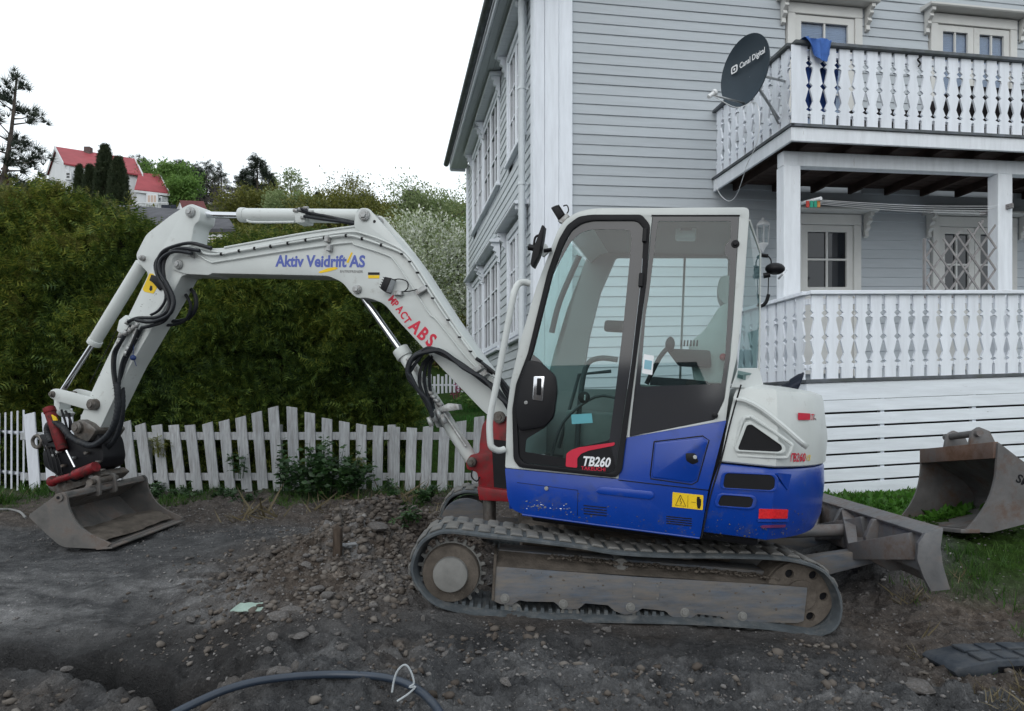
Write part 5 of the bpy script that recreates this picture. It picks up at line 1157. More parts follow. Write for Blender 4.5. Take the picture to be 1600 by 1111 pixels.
for i, (a, b, c_, d) in enumerate((((462,327),(480,333),(510,338),(552,347)),((470,326),(490,334),(520,340),(548,350)),((475,338),(500,342),(530,346),(556,350)))): pipe_run([a, b, c_, d], -.075-.012*i, .013, m_hose, 'hydraulic_hose', parent=ac)
for (x, y) in ((462,329),(470,327),(478,325),(474,340),(486,331)): c_ = BF.hit(x, y, -.085); q = MB(); q.cyl(c_-BF.x*.02, c_+BF.x*.02, .014, 8); q.build('hose_fitting', m_bolt, ac)
# ---------------------------------------------------------------- arm (dipper)
AO = [(289,322),(298,318),(307,321),(313,332),(311,345),(303,352),(299,375),(296,396),(300,412),(292,430),(284,431),(268,461),(202,574),(172,636),(155,672),(135,674),(124,656),(138,622),(167,560),(203,488),(232,428),(215,409),(212,398),(228,366),(268,335)]
arm = plate(BF, AO, -.095, .095, 'dipper_arm', m_body, ex, r=[.03,.03,.03,.02,.02,.03,.05,.05,.03,.02,.02,.03,.05,.05,.03,.03,.03,.03,.05,.05,.04,.03,.03,.05,.03], bevel=.007)
pin(BF, 297, 331, -.11, .11, .044, parent=arm); pin(BF, 222, 403, -.11, .11, .026, parent=arm); pin(BF, 143, 632, -.11, .11, .044, parent=arm, m=m_steel); pin(BF, 129, 664, -.12, .12, .040, parent=arm, m=m_steel)
ls_ = plate(BF, [(234,427),(240,428),(247,447),(240,459),(226,456),(223,452)], -.0975, -.094, 'warning_sticker', m_yellow, arm, r=.008, bevel=0, ref=-.095)
plate(BF, [(235,446),(238,447),(238,453),(235,455),(233,452)], -.0985, -.0974, 'warning_mark', m_dark_print, ls_, bevel=0)
plate(BF, [(236,429),(246,432),(257,447),(249,454),(238,441),(233,438)], -.112, -.098, 'hose_bracket', m_black, arm, bevel=.003)
# bucket cylinder and links
bk = cyl_px(BF, (222,412), (148,533), .0, .056, 'bucket_cylinder', m_body); cyl_px(BF, (150,531), (146,538), .0, .062, 'gland', m_body, bk)
cyl_px(BF, (148,533), (94,616), .0, .024, 'cylinder_rod', m_chrome)
lk = plate(BF, [(84,607),(92,608),(143,621),(151,632),(145,641),(135,640),(86,626),(76,620),(77,611)], -.125, -.098, 'tipping_link', m_body, ex, r=.03)
plate(BF, [(84,607),(92,608),(143,621),(151,632),(145,641),(135,640),(86,626),(76,620),(77,611)], .098, .125, 'tipping_link', m_body, ex, r=.03, ref=-.125)
pin(BF, 82, 616, -.13, .13, .030, parent=lk, m=m_steel); pin(BF, 143, 632, -.14, .13, .050, parent=lk, m=m_steel)
plate(BF, [(84,620),(94,622),(92,640),(100,646),(96,652),(84,645)], -.06, .06, 'tipping_rod', m_body, ex, bevel=.006)
# arm hoses
hz = [([(330,388),(300,380),(275,384),(255,393),(246,410),(246,430),(256,448),(264,468),(262,485),(245,496),(215,497),(200,503)], -.15, .0155),
      ([(312,392),(280,388),(262,398),(255,415),(258,440),(268,460),(270,478),(258,500),(240,508),(222,512)], -.17, .0155),
      ([(300,396),(272,393),(252,405),(250,425),(262,445),(272,470),(264,492),(236,503),(212,500)], -.19, .0155),
      ([(268,392),(250,400),(242,415),(248,437),(258,455),(258,470),(248,485),(236,492)], -.13, .012),
      ([(297,450),(305,462),(306,480),(296,496),(278,502),(258,500)], .08, .018), ([(290,460),(298,478),(290,500),(268,508),(250,506)], .05, .014)]
for pts, y, r in hz: pipe_run(pts, y, r, m_hose, 'hydraulic_hose', parent=arm)
for pts, y in (([(197,516),(190,532),(178,550),(176,575),(179,600)], -.14), ([(205,508),(192,530),(181,552),(179,575),(182,600)], -.125), ([(216,515),(203,545),(193,560),(188,580),(186,602)], -.14), ([(222,512),(208,540),(196,565),(190,585),(184,602)], -.12)):
    pipe_run(pts, y, .014, m_hose, 'hydraulic_hose', parent=arm)
plate(BF, [(186,500),(196,492),(206,500),(200,522),(190,524),(182,516)], -.125, -.09, 'valve_block', m_body, arm, bevel=.006)
plate(BF, [(208,516),(216,514),(213,530),(204,532)], -.135, -.09, 'valve_block', m_bolt, arm, bevel=.006)
for (x, y) in ((188,524),(196,520),(203,516),(199,503),(208,512),(214,508),(186,534),(200,545),(197,552)): c_ = BF.hit(x, y, -.14); q = MB(); q.cyl(c_-BF.z*.02-BF.x*.01, c_+BF.z*.02+BF.x*.01, .018, 8); q.build('hose_fitting', m_bolt, arm)
q = MB(); q.blob(BF.hit(208, 559, -.13), .025, BF, (1.2,.8,1)); q.tube(hp(BF, [(209,535),(208,557),(213,572)], -.13), .003, 6); q.build('blue_cap', M('blue_cap_plastic', (.02,.04,.13), .5), arm)
pipe_run([(189,505),(183,515),(168,545),(140,600)], -.10, .003, m_black, 'thin_cable', parent=arm)
# thick protected hose loops at the tiltrotator
def ribbed(pts, y, r, name, parent):
    P = smooth_path(hp(BF, pts, y), 12); rs = [r*(1+.07*math.sin(i*2.1)) for i in range(len(P))]; q = MB(); q.tube(P, rs, 12); return q.build(name, m_hose, parent)
ribbed([(182,598),(184,615),(184,640),(178,665),(165,684),(145,696),(126,691),(110,682),(98,668),(86,660),(76,664),(74,675),(80,690)], -.17, .028, 'hose_sleeve', ex)
ribbed([(190,600),(192,625),(190,655),(182,682),(170,698),(158,703),(146,702)], -.05, .022, 'hose_sleeve', ex)
# ---------------------------------------------------------------- tiltrotator
rr_ = MB(); rr_.cyl(BF.hit(77, 640, -.16), BF.hit(98, 703, -.16), .046, 18); rr_.cyl(BF.hit(76, 637, -.16), BF.hit(79, 645, -.16), .052, 18); tc_ = rr_.build('tilt_cylinder', m_red2, ex, .006)
plate(BF, [(80,648),(86,652),(88,657),(83,657)], -.215, -.20, 'yellow_label', m_yellow, tc_, bevel=0)
q = MB(); q.cyl(BF.hit(104, 704, -.20), BF.hit(117, 730, -.20), .012, 10); q.build('cylinder_rod', m_chrome, ex)
upb = plate(BF, [(60,680),(66,678),(100,690),(150,676),(158,690),(162,716),(158,730),(140,738),(110,742),(84,740),(68,728),(66,706),(72,700)], -.12, .12, 'coupler_body', m_black, ex, r=.03, bevel=.015)
q = MB(); c0 = BF.hit(58, 690, -.10); q.tube([c0+BF.x*.055*math.cos(a)+BF.z*.055*math.sin(a) for a in np.linspace(0, 2*math.pi, 18)], .016, 8); q.build('lifting_eye', m_steel, upb)
plate(BF, [(110,664),(125,655),(140,662),(150,672),(138,690),(118,686)], -.16, .16, 'quick_hitch', m_steel, ex, r=.02)
pin(BF, 120, 668, -.18, .18, .055, parent=upb, m=m_steel)
q = MB(); q.cyl(BF.hit(84, 752, -.20), BF.hit(124, 740, -.20), .030, 16); q.cyl(BF.hit(118, 742, -.20), BF.hit(150, 729, -.20), .046, 16); q.blob(BF.hit(82, 752, -.20), .050, BF); lc = q.build('tilt_cylinder', m_red2, ex)
q = MB(); q.cyl(BF.hit(116, 745, -.17), BF.hit(124, 741, -.17), .050, 16); q.build('gland', m_black, lc)
plate(BF, [(74,760),(100,746),(150,735),(160,742),(150,752),(100,768),(80,768)], -.14, .16, 'rotator_housing', m_steel, ex, r=.02)
a = BF.hit(120, 750, .02); q = MB(); q.cyl(a+Vector((0,0,-.12)), a+Vector((0,0,.06)), .17, 24); q.build('rotor', m_steel, ex, .01)
for k in range(6): s0 = (66+k*7, 690+k*5); pipe_run([s0, (s0[0]+7, s0[1]+18), (s0[0]+12, s0[1]+40), (s0[0]+24, s0[1]+52)], -.19+.02*k, .007, m_black, 'coupler_hose', parent=upb)
for (x, y) in ((72,700),(80,712),(88,706),(110,716),(132,708),(150,722),(96,728),(140,745),(156,735)): c_ = BF.hit(x, y, -.17); q = MB(); q.cyl(c_, c_+BF.y*.05, .014, 6); q.build('coupler_bolt', m_bolt if x % 3 else m_steel, upb)
for (x0,y0,x1,y1) in ((96,640,108,700),(102,642,112,672),(108,645,104,690)): pipe_run([(x0,y0),((x0+x1)/2+3,(y0+y1)/2),(x1,y1)], -.08, .010, m_black, 'coupler_hose', parent=upb)
# ---------------------------------------------------------------- grading bucket
By0, By1 = 5.30, 6.48
def bk_pts(px): return [at(p[0], p[1], By0) for p in px]
sideP = [(90,772),(98,768),(104,775),(106,790),(112,806),(122,821),(140,835),(173,850),(163,858),(96,855),(70,832),(43,806)]
S = [(p.x, p.z) for p in bk_pts(sideP)]
q = MB(); q.prism(WORLD, rounded(S, [.03,.03,.02,.05,.05,.08,.05,.004,.004,.05,.08,.03]), By0, By0+.022); bkt = q.build('grading_bucket', m_bucket, ex, .003, 1)
q = MB(); q.prism(WORLD, rounded(S, [.03,.03,.02,.05,.05,.08,.05,.004,.004,.05,.08,.03]), By1-.022, By1); q.build('side_plate', m_bucket, bkt, .003, 1)
shell = [(p.x, p.z) for p in bk_pts([(100,776),(88,779),(60,800),(46,807),(72,833),(98,854),(163,857.5)])]
shp = [Vector(p) for p in rounded([shell[0]]+shell[1:], [0,.02,.05,.04,.10,.10,0], 6)]
ins = []
for i, p in enumerate(shp):
    t = (shp[min(i+1, len(shp)-1)]-shp[max(0, i-1)]).normalized(); nn = Vector((-t.y, t.x)); ins.append(p+nn*.016)
q = MB(); q.prism(WORLD, [tuple(p) for p in shp]+[tuple(p) for p in reversed(ins)], By0+.0225, By1-.0225); q.build('shell', m_bucket, bkt)
lp = at(173, 851, By0); l0 = at(150, 857, By0)
q = MB(); q.prism(WORLD, [(l0.x, l0.z-.012), (lp.x+.012, lp.z-.032), (lp.x+.012, lp.z-.020), (l0.x, l0.z+.008)], By0-.002, By1+.002); q.build('cutting_edge', m_bucket, bkt, .002, 1)
tp = at(93, 777, By0); q = MB(); q.cyl((tp.x, By0-.015, tp.z), (tp.x, By1+.015, tp.z), .034, 18); q.build('torsion_tube', m_bucket, bkt)
q = MB(); q.cyl((tp.x, By0-.022, tp.z), (tp.x, By0-.014, tp.z), .012, 12); q.build('tube_bore', m_black, bkt)
ee = [at(p[0], p[1], 5.75) for p in ((128,775),(140,752),(150,742),(158,745),(160,775))]
for yy in (5.72, 5.95): q = MB(); q.prism(WORLD, rounded([(p.x, p.z) for p in ee], .03), yy, yy+.03); q.build('hitch_ear', m_bucket, bkt, .004, 1)
q = MB(); c_ = at(150, 752, 5.75); q.cyl((c_.x, 5.66, c_.z), (c_.x, 6.04, c_.z), .028, 14); q.build('hitch_pin', m_steel, bkt)
soil = MB(); sp0 = at(110, 838, By0); rings = []
gxs = np.linspace(0, 1, 14); gys = np.linspace(By0+.05, By1-.04, 22); V = []; Fc = []
for yy in gys:
    for t in gxs: V.append((sp0.x-.16+t*.40, yy, sp0.z-.035+.045*math.sin(math.pi*min(1, t*.9+.15))+.012*float(vnoise(t*6, yy*9))-.02*(t > .93)))
for i in range(21):
    for j in range(13): a = i*14+j; Fc.append((a, a+1, a+15, a+14))
soil.add(V, Fc, True); soil.build('soil_load', m_mud, bkt)

# the four hose loops from the boom's underside to the swing post
for i, (d1, d2) in enumerate(((0,0),(4,-3),(9,2),(2,6))):
    pipe_run([(676,652-d1),(668,632-d2),(655,612),(640+d2*.6,594-d1),(636+d1*.8,575+d2),(645+d1,557+d1*.5),(668,546+d2*.7),(692,549+d1*.6),(724,572+d2*.5),(756,592+d1*.5),(778,612+d2),(796,632+d1)], -.17-.022*i, .0145, m_hose, 'hydraulic_hose', parent=boom)
for i in range(3): pipe_run([(672+i*3,640),(664+i*5,622),(655+i*8,596),(660+i*6,570),(672+i*4,556)], -.14+.03*i, .0135, m_hose, 'hydraulic_hose', parent=boom)
for (x, y) in ((676,645),(683,640),(670,652),(690,648)): pipe_run([(x,y),(x+5,y+14)], -.15, .019, m_bolt, 'hose_fitting', n=1, parent=bc)
for i, (x, y) in enumerate(((744,560),(752,570),(762,578),(770,586),(758,594))): pipe_run([(x,y),(x+9,y+6)], -.15-.01*i, .014, m_bolt if i % 2 else m_black, 'hose_fitting', n=1, parent=boom)
for i in range(3): pipe_run([(752+i*5,566+i*5),(770+i*4,580+i*4),(786,596+i*6),(798,612+i*8)], -.19+.02*i, .012, m_hose, 'hydraulic_hose', parent=boom)

# mud flicked on to the lower panels: thin irregular specks standing proud of the paint
def spatter(n, gen, name, m, parent, smin, smax):
    q = MB()
    for _ in range(n):
        c_, ax_, az_, nn = gen(); r = smin+(smax-smin)*random.random()**3; k = random.choice((5,6,7)); pts = []
        for i in range(k): a = 6.283*i/k; rr = r*random.uniform(.6, 1.2); pts.append(c_+ax_*rr*math.cos(a)*1.3+az_*rr*math.sin(a)+nn*.0012)
        base = [p-nn*.0025 for p in pts]; q.add(pts+base, [tuple(range(k))]+[(i, (i+1) % k, (i+1) % k+k, i+k) for i in range(k)])
    o = q.build(name, m, parent); o['kind'] = 'stuff'; return o
def g_skirt():
    x = random.uniform(815, 1090); t = (x-815)/275; y = 803+t*36-abs(random.gauss(0, 16))-2; return UF.hit(x, y, NY-.0005), UF.x, UF.z, -UF.y
spatter(170, g_skirt, 'mud_spatter', m_mud, skirt, .0008, .0042)
def g_cw():
    x = random.uniform(1100, 1255); y = 838-abs(random.gauss(0, 14))-(8 if x > 1230 else 0)
    p, a = on_tail(x, y, .004); nn = (UF.x*math.cos(a)+UF.y*math.sin(a)) if a > -math.pi/2+.001 else -UF.y; return p+nn*.002, UF.z.cross(nn), UF.z, nn
spatter(110, g_cw, 'mud_spatter', m_mud, cwt, .0010, .0050)
def g_fr(): x = random.uniform(785, 1250); t = (x-785)/465; return TF.hit(x, random.uniform(888, 938)+t*32, -.9555), TF.x, TF.z, -TF.y
spatter(90, g_fr, 'mud_spatter', m_mud, fr_o, .0015, .008)
def g_boom(): x = random.uniform(620, 760); return BF.hit(x, 470+(x-620)*1.15+random.uniform(-5, 40), -.1155), BF.x, BF.z, -BF.y
def g_arm(): t = random.random(); return BF.hit(250-110*t+random.uniform(-12, 22), 440+195*t, -.0955), BF.x, BF.z, -BF.y
spatter(70, g_arm, 'mud_spatter', m_mud, arm, .0010, .0045)
# ================================================================ helpers on the ground
def gpt(px, py, dz=0.0):
    d = ray(px, py); t = 2.0; prev = None
    for k in range(900):
        p = CAM+d*t; h = p.z-gz(p.x, p.y)
        if h <= 0: break
        t += max(.006, h*.5)
    p = CAM+d*t; return Vector((p.x, p.y, gz(p.x, p.y)+dz))
# ================================================================ PICKET FENCE
FY = 8.0
fence = empty('picket_fence', at(420, 770, FY), 'weathered white picket fence with a wavy top line in front of the tall hedge', 'fence')
pk = [(170,655,186,775,16),(196,659,211,775,16),(219,663,235,773,16),(245,664,258,771,16),(271,664,285,773,16),(297,664,310,770,16),(324,661,337,771,16),(350,657,361,770,16),(376,651.6,387,768,16),(401,644,412,768,16),(427,636,436,768,16),(456,636,461,768,16.5),(484,645,486,768,16),(511,654,511,768,16),(538,659,538,768,16),(564.5,663,564,770,16),(591,665.5,589,770,16),(617,667,616,772,16),(643.5,668.5,640,772,16),(669,666,664,773,16),(695,663,690,774,16),(721,658,716,775,16),(749,651,744,776,16),(776,645,772,776,16),(46,646,56,772,17),(74,643,84,773,17),(104,640,114,773,17),(135,646,146,774,17)]
for (tx, ty, bx_, by_, w) in pk:
    a, b = at(tx, ty, FY), at(bx_, by_+4, FY); hw = w/F*FY/2; ax = (a-b).normalized(); s_ = Vector((ax.z, 0, -ax.x)); sl = .022 if 200 > 0 and (tx < 270 or 300 < tx < 440 or tx > 660) else -.022
    if 240 < tx < 305 or 590 < tx < 650: sl *= .2
    y0 = FY-.011+random.uniform(-.004, .004); V = []
    for yy in (y0, y0+.022):
        for (p, sx_, dz) in ((b, -1, 0), (b, 1, 0), (a, 1, sl*.5), (a, -1, -sl*.5)): v = p+s_*hw*sx_; V.append((v.x, yy, v.z+dz))
    q = MB(); q.add(V, [(0,1,2,3),(7,6,5,4),(0,4,5,1),(1,5,6,2),(2,6,7,3),(3,7,4,0)]); q.build('picket', m_picketW if tx < 120 else m_picket, fence, .003, 1)
for y0, y1 in ((675.5, 687.5), (739.5, 751)):
    for xa, xb in ((30, 330), (330, 560), (560, 800)):
        a = at(xa, y1, FY); b = at(xb, y0, FY); q = MB(); q.box(WORLD, a.x, b.x-.004, FY+.014, FY+.05, a.z, b.z); q.build('rail', m_picket, fence, .003, 1)
for x in (223, 430, 610, 760): a = at(x, 690, FY); q = MB(); q.box(WORLD, a.x-.045, a.x+.045, FY+.051, FY+.14, .0, a.z+.2 if x != 223 else a.z+.0); q.build('post', m_picket, fence, .004, 1)
f2_ = empty('picket_fence', at(20, 768, 8.05), 'tightly spaced bright white picket fence at the left edge running back from the corner', 'fence')
for k in range(9):
    p = at(37-k*9.5, 768-k*1.6, 8.05+.09*k); h = 1.01-.012*k; y = p.y; ang = Frame((p.x, y, 0), Vector((.60, -.80, 0)), Vector((.80, .60, 0)), (0,0,1))
    q = MB(); q.prism(ang, [(-.06,.10),(.06,.10),(-.0+.02,h+.14),(-.10,h+.12)], -.01, .01); q.build('picket', m_picketW, f2_, .003, 1)
pA = at(37, 768, 8.05); pB = at(37-8*9.5, 755, 8.05+.72)
for zz in (.35, .86): q = MB(); q.tube([(pA.x+.06, pA.y+.02, zz), (pB.x+.06, pB.y+.02, zz)], .025, 6); q.build('rail', m_picketW, f2_)
# ================================================================ THUJA HEDGE
HY = 8.95
topx = [(-160,300),(0,312),(40,304),(70,300),(110,308),(150,314),(200,340),(240,362),(300,392),(380,384),(430,372),(500,366),(560,376),(592,392),(618,470),(634,560),(640,640)]
hx = np.array([(p[0]-800)/F*HY for p in topx]); hz_ = np.array([EYE+(HORIZ-p[1])/F*(HY+.25) for p in topx])
def hedge_top(x): return np.interp(x, hx, hz_)-.22+.08*fbm(x*1.6, 3.3, 0, 3)
def hedge_surface(x, t):
    """x along the hedge, t 0 bottom .. 1.15 over the top"""
    top = hedge_top(x); z = .15+(top-.15)*np.minimum(t, 1); bul = .22*fbm(x*1.1, z*1.0, 4, 3)+.10*fbm(x*4, z*4, 8, 2)
    y = HY-.15-bul-.12*np.sin(np.pi*np.minimum(t, 1))+.28*np.clip(t-.8, 0, 1)**1.0*2.0+np.maximum(0, t-1)*3.2
    y = y+.9*sst((x+2.1)/.75)**2*1.1
    return y, z
hedge = empty('hedge', (-4.6, HY, .1), 'tall dark green thuja hedge growing behind the picket fence', 'hedge')
nc = 5200; cx = rng.uniform(-9.6, -1.42, nc); ct = rng.uniform(0, 1.14, nc); cy, cz = hedge_surface(cx, ct)
cc = np.stack([cx, cy+rng.uniform(-.13, .13, nc), cz], -1); per_ = 10; k = np.repeat(np.arange(nc), per_)
off = rng.normal(size=(len(k), 3))*np.array([.085, .05, .085]); pos = cc[k]+off
cdir = unit(np.stack([rng.normal(size=nc)*.55, np.full(nc, -.75), rng.normal(size=nc)*.45+.35+ct*.6], -1))
ax = cdir[k]+unit(off)*.55+rng.normal(size=(len(k), 3))*.28
scatter('foliage', pos, ax, rng.uniform(.10, .235, len(k)), T_frond(), m_thuja, hedge)
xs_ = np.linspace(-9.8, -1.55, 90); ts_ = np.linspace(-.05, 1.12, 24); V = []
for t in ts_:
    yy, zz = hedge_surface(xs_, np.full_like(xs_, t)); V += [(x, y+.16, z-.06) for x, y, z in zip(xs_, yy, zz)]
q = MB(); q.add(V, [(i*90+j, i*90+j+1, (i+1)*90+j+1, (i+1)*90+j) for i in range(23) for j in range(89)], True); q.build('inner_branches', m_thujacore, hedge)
# paler yellow-green fronds on the upper part of the left half
n2 = 9000; x2 = rng.uniform(-9.0, -4.6, n2); t2_ = 1.12-.62*rng.random(n2)**1.6; y2_, z2_ = hedge_surface(x2, t2_); kk = fbm(x2*1.4, z2_*1.4, 5, 3) > -.15
a2_ = np.stack([rng.normal(size=n2)*.5, np.full(n2, -.6), rng.normal(size=n2)*.4+.8], -1)
scatter('pale_fronds', np.stack([x2, y2_-.07, z2_], -1)[kk], a2_[kk], rng.uniform(.08, .17, int(kk.sum())), T_frond(), m_yellowg, hedge)
# tips that stand up above the hedge's top line
nt = 260; x = rng.uniform(-9.4, -1.7, nt); y, z = hedge_surface(x, np.full(nt, 1.0)); P0 = []; A0 = []
for i in range(nt):
    h = random.uniform(.08, .30)*(1.2 if x[i] < -5.6 else .8); m = 14
    s = np.linspace(0, 1, m)[:,None]; P0.append(np.array([[x[i], y[i]+random.uniform(-.1, .3), z[i]-.05]])+s*np.array([[random.uniform(-.1, .1), 0, h]])+rng.normal(size=(m, 3))*.025); A0.append(np.tile([[0, 0, 1.0]], (m, 1))+rng.normal(size=(m, 3))*.5)
scatter('top_shoots', np.concatenate(P0), np.concatenate(A0), rng.uniform(.06, .14, nt*14), T_frond(), m_yellowg, hedge)
# ================================================================ WEEDS, GRASS, LAWN
def bush(name, label, px, py, w, h, n, tmpl, leaf, size, cat='weed', group=None, Y=None, dep=.25, base=None):
    b = base or gpt(px, py); r = empty(name, b, label, cat, group); m = max(5, n//22); st_ = MB(); P0 = []; A0 = []
    for i in range(m):
        a = random.uniform(0, 6.28); rr = random.random()**.6; e = Vector((b.x+math.cos(a)*rr*w/2, b.y+math.sin(a)*rr*dep, b.z+h*random.uniform(.45, 1)*(1-.45*rr*rr))); s = Vector((b.x+math.cos(a)*rr*w*.3, b.y+math.sin(a)*rr*dep*.5, b.z-.02)); mid = s.lerp(e, .5)+Vector((0, 0, h*.08))
        st_.tube([s, mid, e], [.005, .004, .002], 4)
        for k in range(max(3, n//m)):
            t = random.uniform(.25, 1); p = s.lerp(mid, t*2) if t < .5 else mid.lerp(e, t*2-1); an = random.uniform(0, 6.28); P0.append(tuple(p)); A0.append((math.cos(an), math.sin(an)-.2, random.uniform(-.35, .55)))
    st_.build('stem', leaf, r); P0 = np.array(P0); scatter('leaves', P0+rng.normal(size=P0.shape)*.02, np.array(A0), size*rng.uniform(.55, 1.25, len(P0)), tmpl, leaf, r, up=np.tile([[0, -.3, 1.0]], (len(P0), 1))); return r
bush('nettle_bush', 'leafy dark green nettle bush leaning on the middle of the picket fence', 508, 786, 1.15, .78, 1700, T_leaf(), m_weed, .085, 'bush', dep=.30, base=Vector((at(510,780,7.6).x, 7.6, gz(at(510,780,7.6).x, 7.6))))
bush('nettle_bush', 'tall thin nettle shoot standing left of the big nettle bush', 440, 780, .3, .80, 170, T_leaf(), m_weed, .08, 'bush', dep=.12, base=Vector((at(442,780,7.75).x, 7.75, gz(at(442,780,7.75).x, 7.75))))
wl_ = [(262,778,.4,.22,90),(300,776,.3,.15,60),(340,778,.35,.16,60),(385,782,.3,.16,50),(610,782,.4,.25,90),(660,786,.45,.28,130),(705,786,.4,.22,100),(735,788,.3,.2,70),(640,812,.3,.1,50),(238,775,.25,.3,60)]
wlab = ['green weed clump at the fence foot just right of the grading bucket','tiny weed at the fence foot in the gap right of the bucket','low weed at the fence foot midway between bucket and nettle bush','small weed at the fence foot just left of the nettle bush','weed clump at the fence foot just right of the nettle bush','broad weed clump in front of the fence left of the rear track','weed clump by the fence nearest the boom cylinder','weed at the fence foot right beside the red swing post','flat weed creeping on the heap just left of the rear track','taller weed against the fence behind the rim of the grading bucket']
for i, (x, y, w, h, n) in enumerate(wl_): bush('weed_plant', wlab[i], x, y, w, h, n, T_compound(), m_weed, .085, 'weed', 'weeds at the foot of the fence', dep=.16)
iv = bush('creeper', 'yellowish thuja sprig poking through the left pickets of the fence', 247, 712, .28, .30, 60, T_frond(), m_yellowg, .10, 'shrub', base=Vector(at(250, 712, 7.93)), dep=.06)
iv = bush('creeper', 'yellowish leafy sprig poking over the nettle bush beside the fence', 555, 728, .30, .2, 60, T_frond(), m_yellowg, .10, 'shrub', base=Vector(at(552, 735, 7.9)), dep=.06)
iv = bush('creeper', 'green vine shoot climbing through the fence near the tallest left wave', 370, 735, .26, .42, 60, T_leaf(), m_weed, .07, 'shrub', base=Vector(at(372, 745, 7.93)), dep=.06)
def grass(name, xr, yr, n, h, cond, leaf, tm=None, lean=.35, size_var=.5):
    x = rng.uniform(*xr, n); y = rng.uniform(*yr, n); kx = cond(x, y); x, y = x[kx], y[kx]; z = ground_z(x, y)-.008
    s = h*rng.uniform(1-size_var, 1+size_var, len(x))*(.7+.5*fbm(x*1.5, y*1.5, 6, 2)); ax = np.stack([rng.normal(size=len(x))*lean, rng.normal(size=len(x))*lean, np.ones(len(x))], -1)
    o = scatter(name, np.stack([x, y, z], -1), ax, np.maximum(s, h*.3), tm or T_blade(), leaf, None, loc=(float(x.mean()), float(y.mean()), 0)); o['kind'] = 'stuff'; return o
nz = lambda x, y, s, k=0: fbm(x*s, y*s, k, 3)
grass('bank_grass', (2.3, 5.6), (3.9, 7.2), 46000, .085, lambda x, y: (x > 2.95+.35*nz(x, y, 2.0)+.25*(y < 4.9)) & (nz(x, y, 3, 4) > -.55) & ((x > 4.6) | (y < 4.85) | (y > 5.95) | (x < 3.2)) & (ground_z(x, y) > .03), m_grass)
grass('bank_grass_edge', (2.2, 3.4), (2.9, 4.6), 3600, .10, lambda x, y: nz(x, y, 2.2, 9) > .28, m_dry, lean=.9)
grass('bank_grass_edge', (2.1, 3.4), (3.1, 4.7), 3000, .07, lambda x, y: nz(x, y, 2.2, 12) > .30, m_grass)
grass('lawn', (-3.4, .6), (8.5, 14.5), 42000, .07, lambda x, y: (x > -3.2) & (x < .35-.19*(y-8.6)), m_grassd)
grass('roadside_grass', (-7.5, -.3), (7.1, 8.3), 15000, .09, lambda x, y: nz(x, y, 1.6, 2)+.9*(y-7.72) > .05, m_grass, lean=.5)
grass('roadside_grass', (-6.6, -5.4), (7.0, 8.0), 3000, .16, lambda x, y: nz(x, y, 2.6, 5) > -.2, m_grass, lean=.4)
grass('dry_stalks', (-2.9, -.4), (6.5, 7.9), 420, .26, lambda x, y: nz(x, y, 1.5, 3) > -.1, m_dry, lean=1.6)
grass('dry_stalks', (-7.2, -4.6), (6.9, 7.8), 500, .16, lambda x, y: nz(x, y, 1.5, 7) > .1, m_dry, lean=1.4)
gc = grass('ground_cover_leaves', (2.9, 5.3), (5.7, 7.25), 5200, .10, lambda x, y: nz(x, y, 2, 1) > -.75, leafmat('ground_elder_leaf', [(.03,.09,.012),(.06,.17,.02),(.11,.26,.04)], .35, .5), tm=T_compound(), lean=1.2)
# ================================================================ STONES
def ico():
    bm = bmesh.new(); bmesh.ops.create_icosphere(bm, subdivisions=1, radius=1); v = np.array([tuple(q.co) for q in bm.verts]); f = np.array([[q.index for q in g.verts] for g in bm.faces]); bm.free(); return v, f
IV, IF = ico()
def stones(name, x, y, s, m, sink=.25):
    n = len(x); z = ground_z(x, y); ang = rng.uniform(0, 6.28, n); sc = s[:,None]*rng.uniform(.55, 1.1, (n, 3))*np.array([1, 1, .68])
    j = np.repeat(IV[None], n, 0)
    for _ in range(3):
        cn = unit(rng.normal(size=(n, 1, 3))); cd = rng.uniform(.25, .7, (n, 1)); e = np.maximum((j*cn).sum(-1)-cd, 0); j = j-cn*e[...,None]
    V = (j*(1+.10*rng.normal(size=(n, len(IV), 1))))*sc[:,None,:]; c_, sn = np.cos(ang)[:,None], np.sin(ang)[:,None]
    X = V[...,0]*c_-V[...,1]*sn; Yy = V[...,0]*sn+V[...,1]*c_; P = np.stack([X+x[:,None], Yy+y[:,None], V[...,2]+(z+s*sink)[:,None]], -1)
    Fc = (IF[None]+(np.arange(n)*len(IV))[:,None,None]).reshape(-1, 3); return mesh_np(name, P.reshape(-1, 3), Fc, m, None, (float(x.mean()), float(y.mean()), 0))
def gravelmat():
    m = leafmat('gravel_stone', [(.055,.048,.044),(.10,.094,.092),(.16,.152,.148),(.27,.26,.255)], 0.0, .92, .9, .2); return m
m_gr = gravelmat()
n = 60000; x = rng.uniform(-4.8, 4.2, n); y = 2.3+rng.random(n)**.8*5.6
dens = .10+.85*gauss(x, y, -1.05, 4.95, .85, .95)+.55*sst((3.6-y)/.5)*(x > -1.3)*(x < 2.6)+.5*sst((y-5.7)/.5)*(x < .2)*(x > -4.2)*sst((7.6-y)/.5)+.45*gauss(x, y, -1.1, 3.9, .5, .5)+.5*gauss(x, y, -1.6, 2.8, .7, .25)+.15*(x > 1.7)
dens = dens*(.55+.8*sst(fbm(x*2.2, y*2.2, 3, 3)+.4)); kp = rng.random(n) < dens*.85; x, y = x[kp], y[kp]
s = .0045+.013*rng.random(len(x))**3.0+.016*(rng.random(len(x)) < .10)*(gauss(x, y, -1.05, 4.9, 1.0, 1.1)+.25)
g_ = stones('gravel', x, y, s, m_gr); g_['kind'] = 'stuff'
